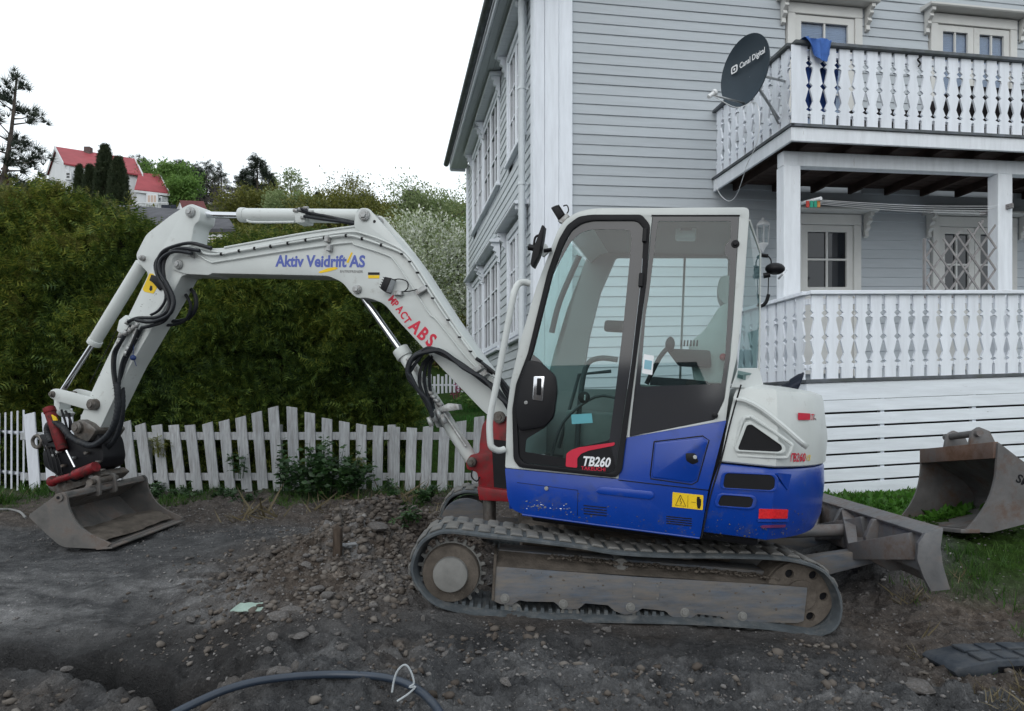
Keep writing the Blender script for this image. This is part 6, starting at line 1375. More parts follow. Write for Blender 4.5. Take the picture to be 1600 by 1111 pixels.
n = 13000; x = rng.normal(-.98, .50, n); y = rng.normal(4.85, .62, n); kk = (x < -.62+.4*(y > 4.3)) & (y > 3.6) & (y < 6.4); x, y = x[kk], y[kk]
x2 = rng.uniform(-4, 3, 4200); y2 = rng.uniform(2.6, 3.7, 4200); kk = fbm(x2*2, y2*2, 8, 3) > .1; x = np.concatenate([x, x2[kk]]); y = np.concatenate([y, y2[kk]])
g_ = stones('clods', x, y, .0045+.036*rng.random(len(x))**5.0, leafmat('earth_clod', [(.045,.037,.031),(.080,.067,.058),(.115,.10,.088),(.19,.175,.16)], 0.0, .95, .9, .15)); g_['kind'] = 'stuff'
# countable stones: a few shared shapes, each stone an object
def stone_mesh(seed):
    r = np.random.default_rng(seed); bm = bmesh.new(); bmesh.ops.create_icosphere(bm, subdivisions=2, radius=1); sq = r.uniform(.7, 1.1, 3)*np.array([1, 1, .7])
    cuts = [(unit(r.normal(size=3)), r.uniform(.55, .85)) for _ in range(7)]
    for v in bm.verts:
        p = np.array(tuple(v.co))
        for nrm, d in cuts:
            e = p@nrm-d
            if e > 0: p = p-nrm*e*.9
        p = p*(1+.06*float(vnoise(p[0]*2+seed, p[1]*2, p[2]*2))); v.co = p*sq
    me = bpy.data.meshes.new('stone'); bm.to_mesh(me); bm.free(); me.materials.append(m_stone); return me
SM = [stone_mesh(k) for k in range(7)]
big = [(588,828,.088,'large pale grey boulder on top of the earth heap left of the track',0),(497,924,.055,'pale split stone at the lower left foot of the earth heap',1),(512,935,.05,'pale angular stone touching the split stone below the heap',3),(661,970,.022,'small upright white stone just below the left end of the track',2),(436,968,.06,'dark round clod of earth beside the green scrap',4),(455,958,.06,'dark earth clod with dry grass just right of the green scrap',5),(418,870,.028,'lone dark round clod on the road left of the heap',6),(395,893,.05,'low dark lump of earth on the road below the lone clod',2),(562,921,.038,'rounded pale stone at the foot of the heap facing the viewer',1),(584,948,.035,'rounded stone nearest the left end of the track',3),(470,997,.05,'flat dark stone lying in front of the earth clods',0),(1430,1082,.09,'flat grey slab lying in the dirt near the lower right corner',4),(437,1055,.05,'grey broken lump above the left part of the pipe',5),(478,885,.045,'brown stone on the left slope of the heap',6)]
for (px, py, r, lab, k) in big:
    p = gpt(px, py, r*.22); o = link('stone', SM[k], None, p); flat = .35 if 'flat' in lab else .8; o.scale = (r*1.15, r, r*flat); o.rotation_euler = (0, 0, k*1.1+px*.01)
    if 'upright' in lab: o.scale = (r*.8, r*.6, r*1.6)
    tag(o, lab, 'stone' if 'clod' not in lab else 'clod')
sp_g = 'stones scattered on the earth heap and the road'
cnt = 0
while cnt < 120:
    if cnt < 75: X_, Y_ = random.gauss(-1.05, .62), random.gauss(4.9, .75)
    elif cnt < 100: X_, Y_ = random.uniform(-1.2, .6), random.uniform(2.8, 4.0)
    else: X_, Y_ = random.uniform(-2.8, 2.4), random.uniform(2.9, 3.6)
    if Y_ < 2.7 or (X_ > -.55 and Y_ > 3.75) or Y_ > 7: continue
    r = random.uniform(.014, .034)*(1.25 if cnt < 30 else 1); o = link('stone', random.choice(SM), None, (X_, Y_, gz(X_, Y_)+r*.3)); o.scale = (r*random.uniform(.8, 1.3), r, r*random.uniform(.6, .9)); o.rotation_euler = (random.uniform(-.4, .4), random.uniform(-.4, .4), random.uniform(0, 6.28))
    tag(o, 'small grey stone lying loose among the rubble of the dug ground', 'stone', sp_g); cnt += 1
# ================================================================ THINGS ON THE GROUND
def ptube(name, pts, r, m, n=12, sm_=8): q = MB(); q.tube(smooth_path(pts, sm_), r, n); return q.build(name, m)
def on_level(px, py, z): d = ray(px, py); return CAM+d*((z-EYE)/d.z)
pp_ = [on_level(x, y, .115+.008*math.sin(x*.02)) for x, y in ((200,1165),(250,1128),(300,1101),(350,1079),(400,1065),(460,1057),(520,1054),(580,1056),(620,1063),(650,1076),(672,1094),(688,1116),(700,1150))]
tag(ptube('plastic_pipe', pp_, .0165, m_pipe, 14), 'curved blue grey plastic water pipe lying across the bottom of the dug ground', 'pipe')
cen = on_level(640, 1072, .13); tz = [cen+Vector(((x-640)/F*cen.y, -.02, -(y-1072)/F*cen.y)) for x, y in ((614,1078),(617,1060),(622,1046),(630,1037),(637,1037),(644,1048),(648,1064),(641,1070),(650,1070),(640,1080),(630,1087),(622,1092))]
tag(ptube('twine', tz, .0042, m_twine, 7, 5), 'loop of white twine knotted round the curved plastic pipe', 'twine')
c_ = gpt(387, 962, .012); q = MB(); N_ = 9; V = []
for j in range(4):
    for i in range(N_): V.append((c_.x-.09+.18*i/(N_-1)+.012*j, c_.y-.04+.024*j, c_.z+.026+.009*j+.003*math.sin(i*1.9+j)))
V2 = [(v[0], v[1], v[2]-.004) for v in V]; n4 = 4*N_
q.add(V+V2, [(j*N_+i, j*N_+i+1, (j+1)*N_+i+1, (j+1)*N_+i) for j in range(3) for i in range(N_-1)]+[(n4+(j+1)*N_+i, n4+(j+1)*N_+i+1, n4+j*N_+i+1, n4+j*N_+i) for j in range(3) for i in range(N_-1)]+[(i+1, i, n4+i, n4+i+1) for i in range(N_-1)], True)
tag(q.build('scrap', M('pale_green_sheet', (.26,.34,.30), .6, var=.12, scale=20, bump=.4)), 'torn pale green scrap of sheet lying on the road left of the heap', 'scrap')
b = gpt(527, 866, -.02); q = MB(); q.loft([[b+Vector((dx*.026+t*.02, dy*.026, t)) for dx, dy in ((-1,-1),(1,-1),(1.05,1),(-.9,1))] for t in (0, .10, .185)], smooth=False); q.add([b+Vector((-.02, -.024, .184)), b+Vector((.0, .0, .215)), b+Vector((.028, -.024, .184)), b+Vector((.005, .022, .184))], [(0,1,2),(2,1,3),(3,1,0)])
tag(q.build('wooden_stake', M('dark_rotten_wood', (.06,.045,.035), .9, var=.3, scale=8, bump=.8, grain=('Z',6,0), bscale=30), None, .006), 'short dark broken wooden stake standing in the earth heap', 'stake')
c_ = gpt(548, 862, .02); q = MB()
for k in range(4): q.tube(smooth_path([c_+Vector((random.uniform(-.07, .07), random.uniform(-.04, .04), random.uniform(0, .03))) for _ in range(4)], 3), .008, 6)
tag(q.build('plastic_rag', M('dirty_rag', (.3,.31,.32), .7, var=.2)), 'crumpled whitish plastic rag at the foot of the wooden stake', 'rag')
# dark recycled-plastic block in the corner
c_ = gpt(1560, 1050); bz = c_.z-.02; blk = empty('rubber_ramp', c_, 'dusty dark grey plastic kerb ramp with raised pads in the lower right corner', 'ramp')
BX = at(1482, 1020, c_.y).x; fr = Frame((BX, c_.y-.05, bz), Vector((.99,.10,0)).normalized(), Vector((-.10,.99,0)).normalized(), (0,0,1))
q = MB(); q.prism(fr, [(0,.03),(.02,.0),(.9,-.03),(.9,.075),(.22,.08),(.02,.05)], 0, .24, []); q.build('body', m_rubber_mat, blk, .006)
for i in range(3):
    for j in range(2): q = MB(); q.box(fr, .16+.13*i, .25+.13*i, .02+.11*j, .11+.11*j, .074, .09); q.build('raised_pad', m_rubber_mat, blk, .005)
q = MB(); q.box(fr, .24, .60, -.004, .0, .02, .05); q.build('side_slot', m_black, blk)
# wire near the left bucket
tag(ptube('hose', [gpt(x, y, .015) for x, y in ((-30,800),(0,798),(18,799),(32,803),(40,812))], .012, M('grey_hose', (.2,.2,.2), .6)), 'thin grey hose end lying on the ground at the left edge', 'hose')
# ================================================================ SPARE BUCKET
Sy0, Sy1 = 4.90, 5.92
sb_ = empty('digging_bucket', at(1540, 831, Sy0), 'rusty grey spare digging bucket lying on the grass at the right edge', 'bucket')
SPp = [(1560,691),(1600,722),(1648,752),(1668,790),(1628,812),(1547,833),(1509,829),(1522,815),(1537,796),(1549,772),(1556,745)]
S = [(at(*p, Sy0).x, at(*p, Sy0).z) for p in SPp]; dS = Vector((at(1439, 703, Sy1)-at(1560, 691, Sy0)))
def sshift(P, t): return [Vector((p[0]+dS.x*t, Sy0+dS.y*t, p[1]+dS.z*t)) for p in P]
Sr = rounded(S, [.01,.06,.15,.15,.1,.03,.004,.03,.05,.05,.05])
q = MB(); q.loft([sshift(Sr, 0), sshift(Sr, .022)], smooth=False); q.build('side_plate', m_bucket2, sb_, .003, 1)
q = MB(); q.loft([sshift(Sr, .978), sshift(Sr, 1)], smooth=False); q.build('side_plate', m_bucket2, sb_, .003, 1)
sh = [Vector(p) for p in rounded(S[0:7], [0,.06,.15,.15,.1,.03,0], 6)]; ins = []
for i, p in enumerate(sh):
    t = (sh[min(i+1, len(sh)-1)]-sh[max(0, i-1)]).normalized(); nn = Vector((t.y, -t.x)); ins.append(p+nn*.018)
q = MB(); ring = [tuple(p) for p in sh]+[tuple(p) for p in reversed(ins)]; q.loft([sshift(ring, .0225), sshift(ring, .9775)], smooth=False); q.build('shell', m_bucket2, sb_)
def rect_s(x0, y0, x1, y1, t0, t1, name, m, bev=.004): P = [(at(a, b_, Sy0).x, at(a, b_, Sy0).z) for a, b_ in ((x0,y0),(x1,y0),(x1,y1),(x0,y1))]; q = MB(); q.loft([sshift(P, t0), sshift(P, t1)], smooth=False); return q.build(name, m, sb_, bev)
rect_s(1555, 690, 1563, 716, .02, .98, 'top_band', M('orange_rust_band', (.16,.085,.055), .7, .2, var=.3, scale=8, bump=.4, dirt=(.11,.1,.1), dirt_amt=.5), .004)
rect_s(1500, 827, 1530, 833, -.01, 1.01, 'cutting_edge', m_bucket2, .003)
for t in (.30, .62):
    P = [(at(a, b_, Sy0).x, at(a, b_, Sy0).z) for a, b_ in ((1556,694),(1561,668),(1572,661),(1590,668),(1612,712))]; q = MB(); q.loft([sshift(P, t), sshift(P, t+.035)], smooth=False); q.build('pin_ear', m_bucket2, sb_, .005)
a, b = sshift([(at(1568,672,Sy0).x, at(1568,672,Sy0).z)], .26)[0], sshift([(at(1568,672,Sy0).x, at(1568,672,Sy0).z)], .70)[0]; q = MB(); q.cyl(a, b, .028, 14); q.build('pin_bar', m_bucket2, sb_)
t_ = at(1586, 752, Sy0); text('lettering', 'SMP', Frame(t_, WORLD.x, WORLD.y, WORLD.z), 0, 0, -.002, .09, m_dark_print, sb_, rot=R(-25), bold=.04)

# crumbs of dry mud on the track frame and between the tracks
nc_ = 900; tt = rng.random(nc_); xx_ = -.48+1.5*tt; yy_ = rng.uniform(-.93, -.66, nc_); V = []; Fc = []
zf0 = TF.un(779, 862, -.86)[1]; zf1 = TF.un(1175, 897, -.86)[1]
P = np.array([tuple(TF.pt(a, b, zf0+(zf1-zf0)*t-.004)) for a, b, t in zip(xx_, yy_, tt)]); sc = .004+.010*rng.random(nc_)**2.5
Vv = IV[None]*(1+.2*rng.normal(size=(nc_, len(IV), 1)))*sc[:,None,None]*np.array([1.2,1,.7])+P[:,None,:]
o_ = mesh_np('mud_crumbs', Vv.reshape(-1, 3), (IF[None]+(np.arange(nc_)*len(IV))[:,None,None]).reshape(-1, 3), m_mud, ex, wloc(ex)); o_['kind'] = 'stuff'
# ================================================================ THINGS ON THE BALCONIES
# satellite dish
dc = at(1163, 111, 7.15); dn = Vector((-.90, -.43, .02)).normalized(); dxx = Vector((0,0,1)).cross(dn).normalized(); dzz = dn.cross(dxx)
DF = Frame(dc, dxx, -dn, dzz)
dish = empty('satellite_dish', dc-Vector((0,0,.4)), 'round dark satellite dish with white logo on the side of the upper balcony', 'satellite dish')
q = MB(); rings = []
for (r, d) in ((.02,.085),(.12,.080),(.22,.062),(.31,.032),(.365,.004),(.378,-.004),(.378,.006),(.36,.022),(.30,.05),(.2,.082),(.05,.102)): rings.append([DF.pt(r*math.cos(a)*.93, d, r*math.sin(a)) for a in np.linspace(0, 2*math.pi, 49)[:-1]])
q.loft(rings); q.build('reflector', m_dish, dish)
text('lettering', 'Canal Digital', DF, -.10, .075, .028, .088, m_white_print, dish, sx=.8, bold=.02, rot=R(2))
q = MB(); q.prism(DF, rounded([(-.23,.065),(-.135,.065),(-.135,.15),(-.23,.15)], .025), .030, .034, [rounded([(-.215,.08),(-.15,.08),(-.15,.135),(-.215,.135)], .018)]); lg = q.build('logo_mark', m_white_print, dish)
q = MB(); q.disc(DF, -.183, .108, .030, .034, .014, 12); q.build('logo_dot', m_white_print, lg)
q = MB(); lnb = at(1112, 148, 7.0); foot = DF.pt(0, .03, -.35); q.tube([foot, lnb], .011, 8); q.tube([DF.pt(.0, .1, -.2), foot], .011, 8); q.build('feed_arm', m_galv, dish)
q = MB(); d = (dc-lnb).normalized(); q.cyl(lnb-d*.05, lnb+d*.03, .022, 12); q.cyl(lnb+d*.03, lnb+d*.06, .034, 14); q.build('feed_horn', m_white_enamel, dish)
q = MB(); back = DF.pt(0, .09, 0); pa = HF.pt(u0-.0, -BD_U+.12, zU0+.55); pb = HF.pt(u0-.0, -BD_U+.25, zU0+.18)
q.tube([back, (back+pa)/2, pa], .014, 8); q.tube([back-Vector((0,0,.03)), pb], .016, 8); q.tube([back-Vector((0,0,.05)), back*.5+pb*.5, pb-Vector((0,0,.06))], .012, 8); q.build('mounting_bracket', m_galv, dish)
cbl = [lnb, at(1150,168,7.05), at(1180,160,7.1), at(1187,190,7.0), at(1182,225,7.1), at(1168,255,7.4), at(1160,280,7.7), at(1150,306,8.2), at(1138,314,8.5), at(1124,302,8.7), at(1117,280,8.72)]
q = MB(); q.tube(smooth_path(cbl, 5), .004, 6); q.build('cable', m_white_enamel, dish)
# towel over the upper railing
def cloth(name, m, cols, rows_, f, label, cat, thick=.004):
    q = MB(); V = [f(i/(cols-1), j/(rows_-1)) for j in range(rows_) for i in range(cols)]; n = len(V); V2 = [v+HF.y*thick for v in V]
    Fc = [(j*cols+i, j*cols+i+1, (j+1)*cols+i+1, (j+1)*cols+i) for j in range(rows_-1) for i in range(cols-1)]
    q.add(V+V2, Fc+[(a+n, d_+n, c2+n, b_+n) for a, b_, c2, d_ in Fc], True); return tag(q.build(name, m), label, cat)
ta, tb = HF.un(1255, 62, -BD_U-.07)[0], HF.un(1299, 66, -BD_U-.07)[0]
def towel(u, v):
    w = v; x = ta+(tb-ta)*(u*(1-.55*max(0, w-.35))+.42*max(0, w-.35)); drop = [0.0, .02, .10, .18, .27][0]
    if w < .3: t = w/.3; yy = -BD_U+.10-.19*t; zz = zU1+.012+.018*math.sin(math.pi*t)-(.10*(1-t) if t < .35 else 0)*0
    else: t = (w-.3)/.7; yy = -BD_U-.095-.012*math.sin(u*11+t*2); zz = zU1+.01-t*(.21+.06*math.sin(u*math.pi))*(.65+.5*u if u < .75 else 1.02-.9*(u-.75))
    return HF.pt(x, yy-.022*math.sin(u*15+1+t*1.5)*min(1, w*3), zz+.014*math.sin(u*13))
cloth('towel', m_towel, 26, 18, towel, 'blue towel draped over the top rail of the upper balcony near its corner', 'towel')
na, nb = HF.un(1250, 66, -BD_U+.1)[0], HF.un(1312, 66, -BD_U+.1)[0]
cloth('blanket', m_navy, 30, 12, lambda u, v: HF.pt(na+(nb-na)*u*(1-.12*v), -BD_U+.085+.018*math.sin(u*19+v*2), zU1-.03-v*(.80-.12*u)), 'navy blue blanket hanging behind the first balusters of the upper balcony', 'blanket')
# dark chest and planks behind the upper rail, right part
a, b = HF.un(1485, 150, -1.5)[0], 9.2
q = MB(); q.box(HF, a+.1, b, -1.55, -.95, zU0+.004, zU0+.70); o_ = q.build('balcony_bench', m_darkwood, None, .01); tag(o_, 'long dark wooden bench box behind the right part of the upper railing', 'bench')
a2 = HF.un(1338, 150, -1.5)[0]; q = MB(); q.box(HF, a2, a-.05, -1.50, -1.0, zU0+.004, zU0+.38); tag(q.build('storage_box', m_darkwood, None, .01), 'low dark storage box behind the middle balusters of the upper balcony', 'box')
# wall lantern
lc_ = HF.hit(1192, 368, -.12); LF = Frame(lc_, (1,0,0), (0,1,0), (0,0,1)); lan = empty('wall_lantern', lc_-Vector((0,0,.25)), 'white six sided lantern on the grey wall left of the lower balcony door', 'wall lamp')
def hexr(r, z): return [LF.pt(r*math.cos(k*math.pi/3+.3), r*math.sin(k*math.pi/3+.3), z) for k in range(6)]
q = MB(); q.loft([hexr(.092,.13), hexr(.10,.145), hexr(.085,.17), hexr(.045,.205), hexr(.02,.215), hexr(.022,.235), hexr(.006,.25)], smooth=False); q.build('lamp_cap', m_white_enamel, lan, .003, 1)
q = MB(); q.loft([hexr(.075,-.11), hexr(.08,-.13), hexr(.05,-.16), hexr(.025,-.20), hexr(.006,-.235)], smooth=False); q.build('lamp_base', m_white_enamel, lan, .003, 1)
for k in range(6): q = MB(); q.tube([LF.pt(.076*math.cos(k*math.pi/3+.3), .076*math.sin(k*math.pi/3+.3), -.11), LF.pt(.090*math.cos(k*math.pi/3+.3), .090*math.sin(k*math.pi/3+.3), .13)], .006, 6); q.build('lamp_bar', m_white_enamel, lan)
q = MB(); q.loft([hexr(.070,-.108), hexr(.084,.128)], smooth=False, cap=False); q.build('lamp_glass', g_window, lan)
q = MB(); q.tube([LF.pt(0,0,-.11), LF.pt(0,0,.02)], .016, 8); q.build('bulb', m_curtain, lan)
q = MB(); q.tube(smooth_path([LF.pt(0,.0,-.20), LF.pt(-.02,.04,-.14), LF.pt(-.03,.10,-.10)], 4), .014, 8); q.cyl(LF.pt(-.03,.085,-.1), LF.pt(-.03,.118,-.1), .05, 14); q.build('wall_arm', m_white_enamel, lan)
# clothes line
cl = empty('clothes_line', HF.hit(1400, 330, -1.3), 'clothes line of four wires strung between white bars under the upper balcony', 'clothes line')
yl = -1.35; A = [HF.hit(1252+i*9, 316-i*1.2, yl+.0-.06*i) for i in range(4)]; B = [HF.hit(1540+i*11, 334-i*4, yl-.06*i) for i in range(4)]
q = MB(); q.tube([HF.hit(1250, 318, yl+.08), HF.hit(1283, 310, yl-.2)], .022, 8); q.build('line_bar', m_white_enamel, cl)
q = MB(); f_a, f_b = HF.hit(1532, 334, yl+.1), HF.hit(1583, 321, yl-.25); d = (f_b-f_a).normalized(); q.loft([[p+Vector((0,0,1))*.03*s-d.cross(Vector((0,0,1)))*.02*t for s, t in ((-1,-1),(1,-1),(1,1),(-1,1))] for p in (f_a, f_b)], smooth=False); br_ = q.build('line_bar', m_trellis, cl, .004, 1)
for k in range(4): p = f_a.lerp(f_b, .15+.22*k)-Vector((0,.026,0)); q = MB(); q.blob(p, .010); q.build('bar_hole', m_black, br_)
for a, b in zip(A, B): m_ = (a+b)/2-Vector((0,0,.03)); q = MB(); q.tube(smooth_path([a, m_, b], 6), .0028, 5); q.build('wire', m_white_enamel, cl)
for k, (x, m) in enumerate(((1262, M('red_peg', (.4,.05,.04))), (1268, M('green_peg', (.03,.3,.2))), (1274, M('green_peg', (.03,.3,.2))), (1279, M('orange_peg', (.45,.2,.06))))): p = HF.hit(x, 318, yl-.16); q = MB(); q.box(Frame(p, WORLD.x, WORLD.y, WORLD.z), -.018, .016, -.008, .008, -.045, .03); q.build('clothes_peg', m, cl)
# folding lattice trellis
tr = empty('trellis', HF.hit(1500, 450, -1.75), 'folding grey lattice trellis fixed in front of the right window on the lower balcony', 'trellis'); yt = -1.76
x0t, x1t = HF.un(1446, 400, yt)[0], HF.un(1556, 400, yt)[0]; zb0 = zL1-.10
def ztop(x): t = (x-x0t)/(x1t-x0t); return HF.un(1446, 385, yt)[1]*(1-t)+HF.un(1556, 334, yt)[1]*t if t > .18 else HF.un(1446, 385, yt)[1]*.8+HF.un(1556, 338, yt)[1]*.2
stp = (x1t-x0t)/4.5
for k in range(-6, 12):
    for s in (1, -1):
        pts = []
        xs0 = x0t+k*stp; n_ = 60
        for i in range(n_+1):
            x = xs0+s*i/n_*1.4; z = zb0+i/n_*1.4*1.22
            if x0t-.01 <= x <= x1t+.01 and z <= ztop(x): pts.append((x, z))
        if len(pts) > 5:
            (xa, za), (xb, zb_) = pts[0], pts[-1]; d = Vector((xb-xa, zb_-za)).normalized(); nn = Vector((-d.y, d.x))*.012; yy = yt+(.010 if s > 0 else .0)
            q = MB(); q.prism(HF, [(xa+nn.x, za+nn.y), (xb+nn.x, zb_+nn.y), (xb-nn.x, zb_-nn.y), (xa-nn.x, za-nn.y)], yy-.005, yy+.004); q.build('lattice_slat', m_trellis, tr)
q = MB(); q.box(HF, x0t-.02, x0t+.0, yt-.012, yt+.02, zb0, ztop(x0t)+.02); q.build('lattice_end', m_trellis, tr)
# dangling cord on the upper rail
q = MB(); q.tube(smooth_path([HF.hit(x, y, -BD_U-.05) for x, y in ((1440,88),(1434,93),(1438,99),(1435,104))], 4), .010, 6); tag(q.build('strap', m_black), 'short black strap knotted to a middle baluster of the upper railing', 'strap')
# ================================================================ BEHIND THE HEDGE
def hz_at(px, Y): x = (px-800)/F*Y; return (x, Y, gz(x, Y)-.1)
def height_to(px, py, Y): return EYE+(HORIZ-py)/F*Y-(gz((px-800)/F*Y, Y)-.1)
# white house with a red roof on the hill
wh = empty('hill_house', (at(150, 300, 62).x, 62, at(150, 325, 62).z), 'white house with red roof and a lower wing on the hill', 'house')
m_wwall = M('white_far_wall', (.62,.63,.65), .7, var=.05, scale=1.5, bump=.4, bscale=6, grain=('X',.2,0)); m_redroof = M('red_roof_sheet', (.30,.055,.065), .6, var=.1, scale=1.2, bump=.3, bscale=4)
def poly3(pts, thick, name, m, parent, d=None):
    P = [Vector(p) for p in pts]; n_ = (P[1]-P[0]).cross(P[2]-P[0]).normalized(); d = n_*thick if d is None else d; n = len(P)
    q = MB(); q.add(P+[p+d for p in P], [tuple(range(n)), tuple(reversed(range(n, 2*n)))]+[(i, (i+1) % n, (i+1) % n+n, i+n) for i in range(n)]); return q.build(name, m, parent)
E0, E1 = at(103,256,60), at(217,274,63); R0, R1 = at(90,231,63), at(206,250,66); G0, G1 = at(76,274,66), at(198,292,69.5)
def down(p, z): return Vector((p.x, p.y, z))
zf = at(150, 345, 62).z
wall_f = poly3([E0, E1, down(E1, zf), down(E0, zf)], .2, 'wall', m_wwall, wh, Vector((.05,.2,0))); poly3([E0, R0, G0, down(G0, zf), down(E0, zf)], .2, 'wall', m_wwall, wh, Vector((.25,.1,0)))
poly3([E1+Vector((-.02,0,0)), R1, G1, down(G1, zf), down(E1, zf)], .2, 'wall', m_wwall, wh, Vector((-.25,.1,0)))
ov = (E0-R0)*.05
rf = poly3([E0+ov+Vector((-.25,0,0)), E1+ov+Vector((.3,0,0)), R1+Vector((.3,0,0)), R0+Vector((-.25,0,0))], .12, 'roof', m_redroof, wh, Vector((0,0,.14)))
poly3([R0+Vector((-.25,0,0)), R1+Vector((.3,0,0)), G1+Vector((.3,0,0)), G0+Vector((-.25,0,0))], .12, 'roof', m_redroof, wh, Vector((0,0,.14)))
poly3([E0+ov+Vector((-.3,-.05,-.1)), R0+Vector((-.3,-.05,-.1)), R0+Vector((-.3,-.05,.2)), E0+ov+Vector((-.3,-.05,.2))], .1, 'barge_board', m_wwall, wh, Vector((.12,-.06,0))); poly3([G0+Vector((-.3,0,-.1)), R0+Vector((-.3,0,-.1)), R0+Vector((-.3,0,.2)), G0+Vector((-.3,0,.2))], .1, 'barge_board', m_wwall, wh, Vector((.12,-.06,0)))
poly3([E1+ov+Vector((.3,-.1,-.1)), R1+Vector((.3,-.1,-.1)), R1+Vector((.3,-.1,.2)), E1+ov+Vector((.3,-.1,.2))], .1, 'barge_board', m_wwall, wh, Vector((.14,-.06,0)))
c_ = at(138, 236, 64); q = MB(); q.box(Frame(c_, WORLD.x, WORLD.y, WORLD.z), -.28, .28, -.25, .25, -1.0, .35); q.build('chimney', M('brick_chimney', (.12,.09,.085), .9, var=.2), rf)
W0, W1 = at(213,297,60.5), at(262,303,62); V0, V1 = at(217,272,63), at(245,274,64.5)
poly3([W0, W1, down(W1, at(250,327,61).z), down(W0, at(200,330,61).z)], .2, 'wing_wall', m_wwall, wh, Vector((0,.2,0))); poly3([W1, V1, down(V1+Vector((.5,3,0)), W1.z), down(V1+Vector((.5,3,0)), zf), down(W1, zf)], .2, 'wing_wall', m_wwall, wh, Vector((-.2,.1,0)))
poly3([W0+Vector((-.1,-.15,-.1)), W1+Vector((.2,-.15,-.1)), V1+Vector((.2,0,0)), V0], .12, 'roof', m_redroof, wh, Vector((0,0,.14)))
poly3([W1+Vector((.2,-.15,-.2)), V1+Vector((.2,0,-.1)), V1+Vector((.2,0,.2)), W1+Vector((.2,-.15,.1))], .1, 'barge_board', m_wwall, wh, Vector((.12,-.06,0))); poly3([W0+Vector((-.1,-.2,-.25)), W1+Vector((.2,-.2,-.25)), W1+Vector((.2,-.2,-.05)), W0+Vector((-.1,-.2,-.05))], .1, 'fascia', m_wwall, wh, Vector((0,.06,0)))
def far_win(px0, py0, px1, py1, Y, m, parent, cols=2, rows=2):
    a, b = at(px0, py1, Y), at(px1, py0, Y); fr = Frame((0,Y-.06,0), WORLD.x, WORLD.y, WORLD.z); q = MB(); q.box(fr, a.x-.12, b.x+.12, .0, .12, a.z-.12, b.z+.12); w = q.build('window', m_wwall, parent)
    for i in range(cols):
        for j in range(rows): q = MB(); ww, hh = (b.x-a.x)/cols, (b.z-a.z)/rows; q.box(fr, a.x+i*ww+.04, a.x+(i+1)*ww-.04, -.02, .0, a.z+j*hh+.04, a.z+(j+1)*hh-.04); q.build('pane', m, w)
m_warmpane = M('evening_lit_pane', (.5,.38,.32), .2, var=.05, bump=0)
far_win(231, 305, 245, 318, 60.9, m_warmpane, wh, 3, 1); far_win(214, 282, 218, 290, 62.9, m_pane, wh, 1, 1); far_win(249, 309, 252, 314, 61.3, m_pane, wh, 1, 1)
far_win(124, 268, 131, 278, 60.4, m_pane, wh, 1, 2); far_win(104, 270, 110, 279, 60.0, m_pane, wh, 1, 2)
q = MB(); fr = Frame((0,60.0,0), WORLD.x, WORLD.y, WORLD.z); a, b = at(204, 326, 60), at(262, 316, 60)
q.box(fr, a.x, b.x, 0, .08, a.z, a.z+.12); q.box(fr, a.x, b.x, 0, .08, b.z-.1, b.z)
for k in range(24): x = a.x+(b.x-a.x)*k/23; q.box(fr, x, x+.05, .01, .06, a.z+.121, b.z-.101)
q.build('terrace_rail', m_wwall, wh)
a, b = at(252, 330, 58), at(275, 320, 58); q = MB(); q.box(Frame((0,58,0), WORLD.x, WORLD.y, WORLD.z), a.x, b.x, 0, 1.2, a.z-3, b.z); tag(q.build('garden_shed', M('dark_shed', (.03,.035,.05), .8)), 'small dark shed just right of the red roofed house wing', 'shed')
# small red gable
gg = empty('red_gable_house', at(283, 340, 40), 'red roofed house showing only its white gable behind the tip of the boom', 'house')
p0, p1, p2 = at(273,333,40), at(281,316,40.5), at(290,334,40); poly3([p0, p1, p2, down(p2, p2.z-2), down(p0, p0.z-2)], .1, 'gable_wall', m_wwall, gg, Vector((0,.2,0)))
poly3([p1, at(318,317,44), at(326,336,43), p2+Vector((0,-.1,-.1))], .1, 'roof', M('dull_red_roof', (.14,.035,.035), .7, bump=.3, bscale=5), gg, Vector((0,0,.12)))
# grey roofed house below the hill
gh = empty('grey_roof_house', at(285, 400, 26), 'grey tiled house roof with a pale wall seen behind the hedge under the arm cylinder', 'house')
m_groof = M('grey_tiled_roof', (.075,.075,.085), .8, var=.18, scale=3, bump=.9, bscale=9, grain=('X',.3,0)); m_beige = M('beige_panelled_wall', (.40,.37,.33), .7, var=.06, scale=2, bump=.5, bscale=9, grain=('Z',.25,0))
a0, a1, a2, a3 = at(120,363,26), at(368,363,27), at(352,337,31), at(150,322,31); poly3([a0, a1, a2, a3], .1, 'roof', m_groof, gh, Vector((0,0,.15)))
a0, a1 = at(140,364,26.5), at(362,365,27.3); poly3([a0, a1, down(a1, a1.z-3), down(a0, a0.z-3)], .1, 'wall', m_beige, gh, Vector((0,.2,0))); 
pc_ = M('pinkish_pane', (.45,.36,.33), .15, var=.1, bump=0, spec=1); far_win(328, 371, 352, 388, 27.0, pc_, gh, 2, 1)
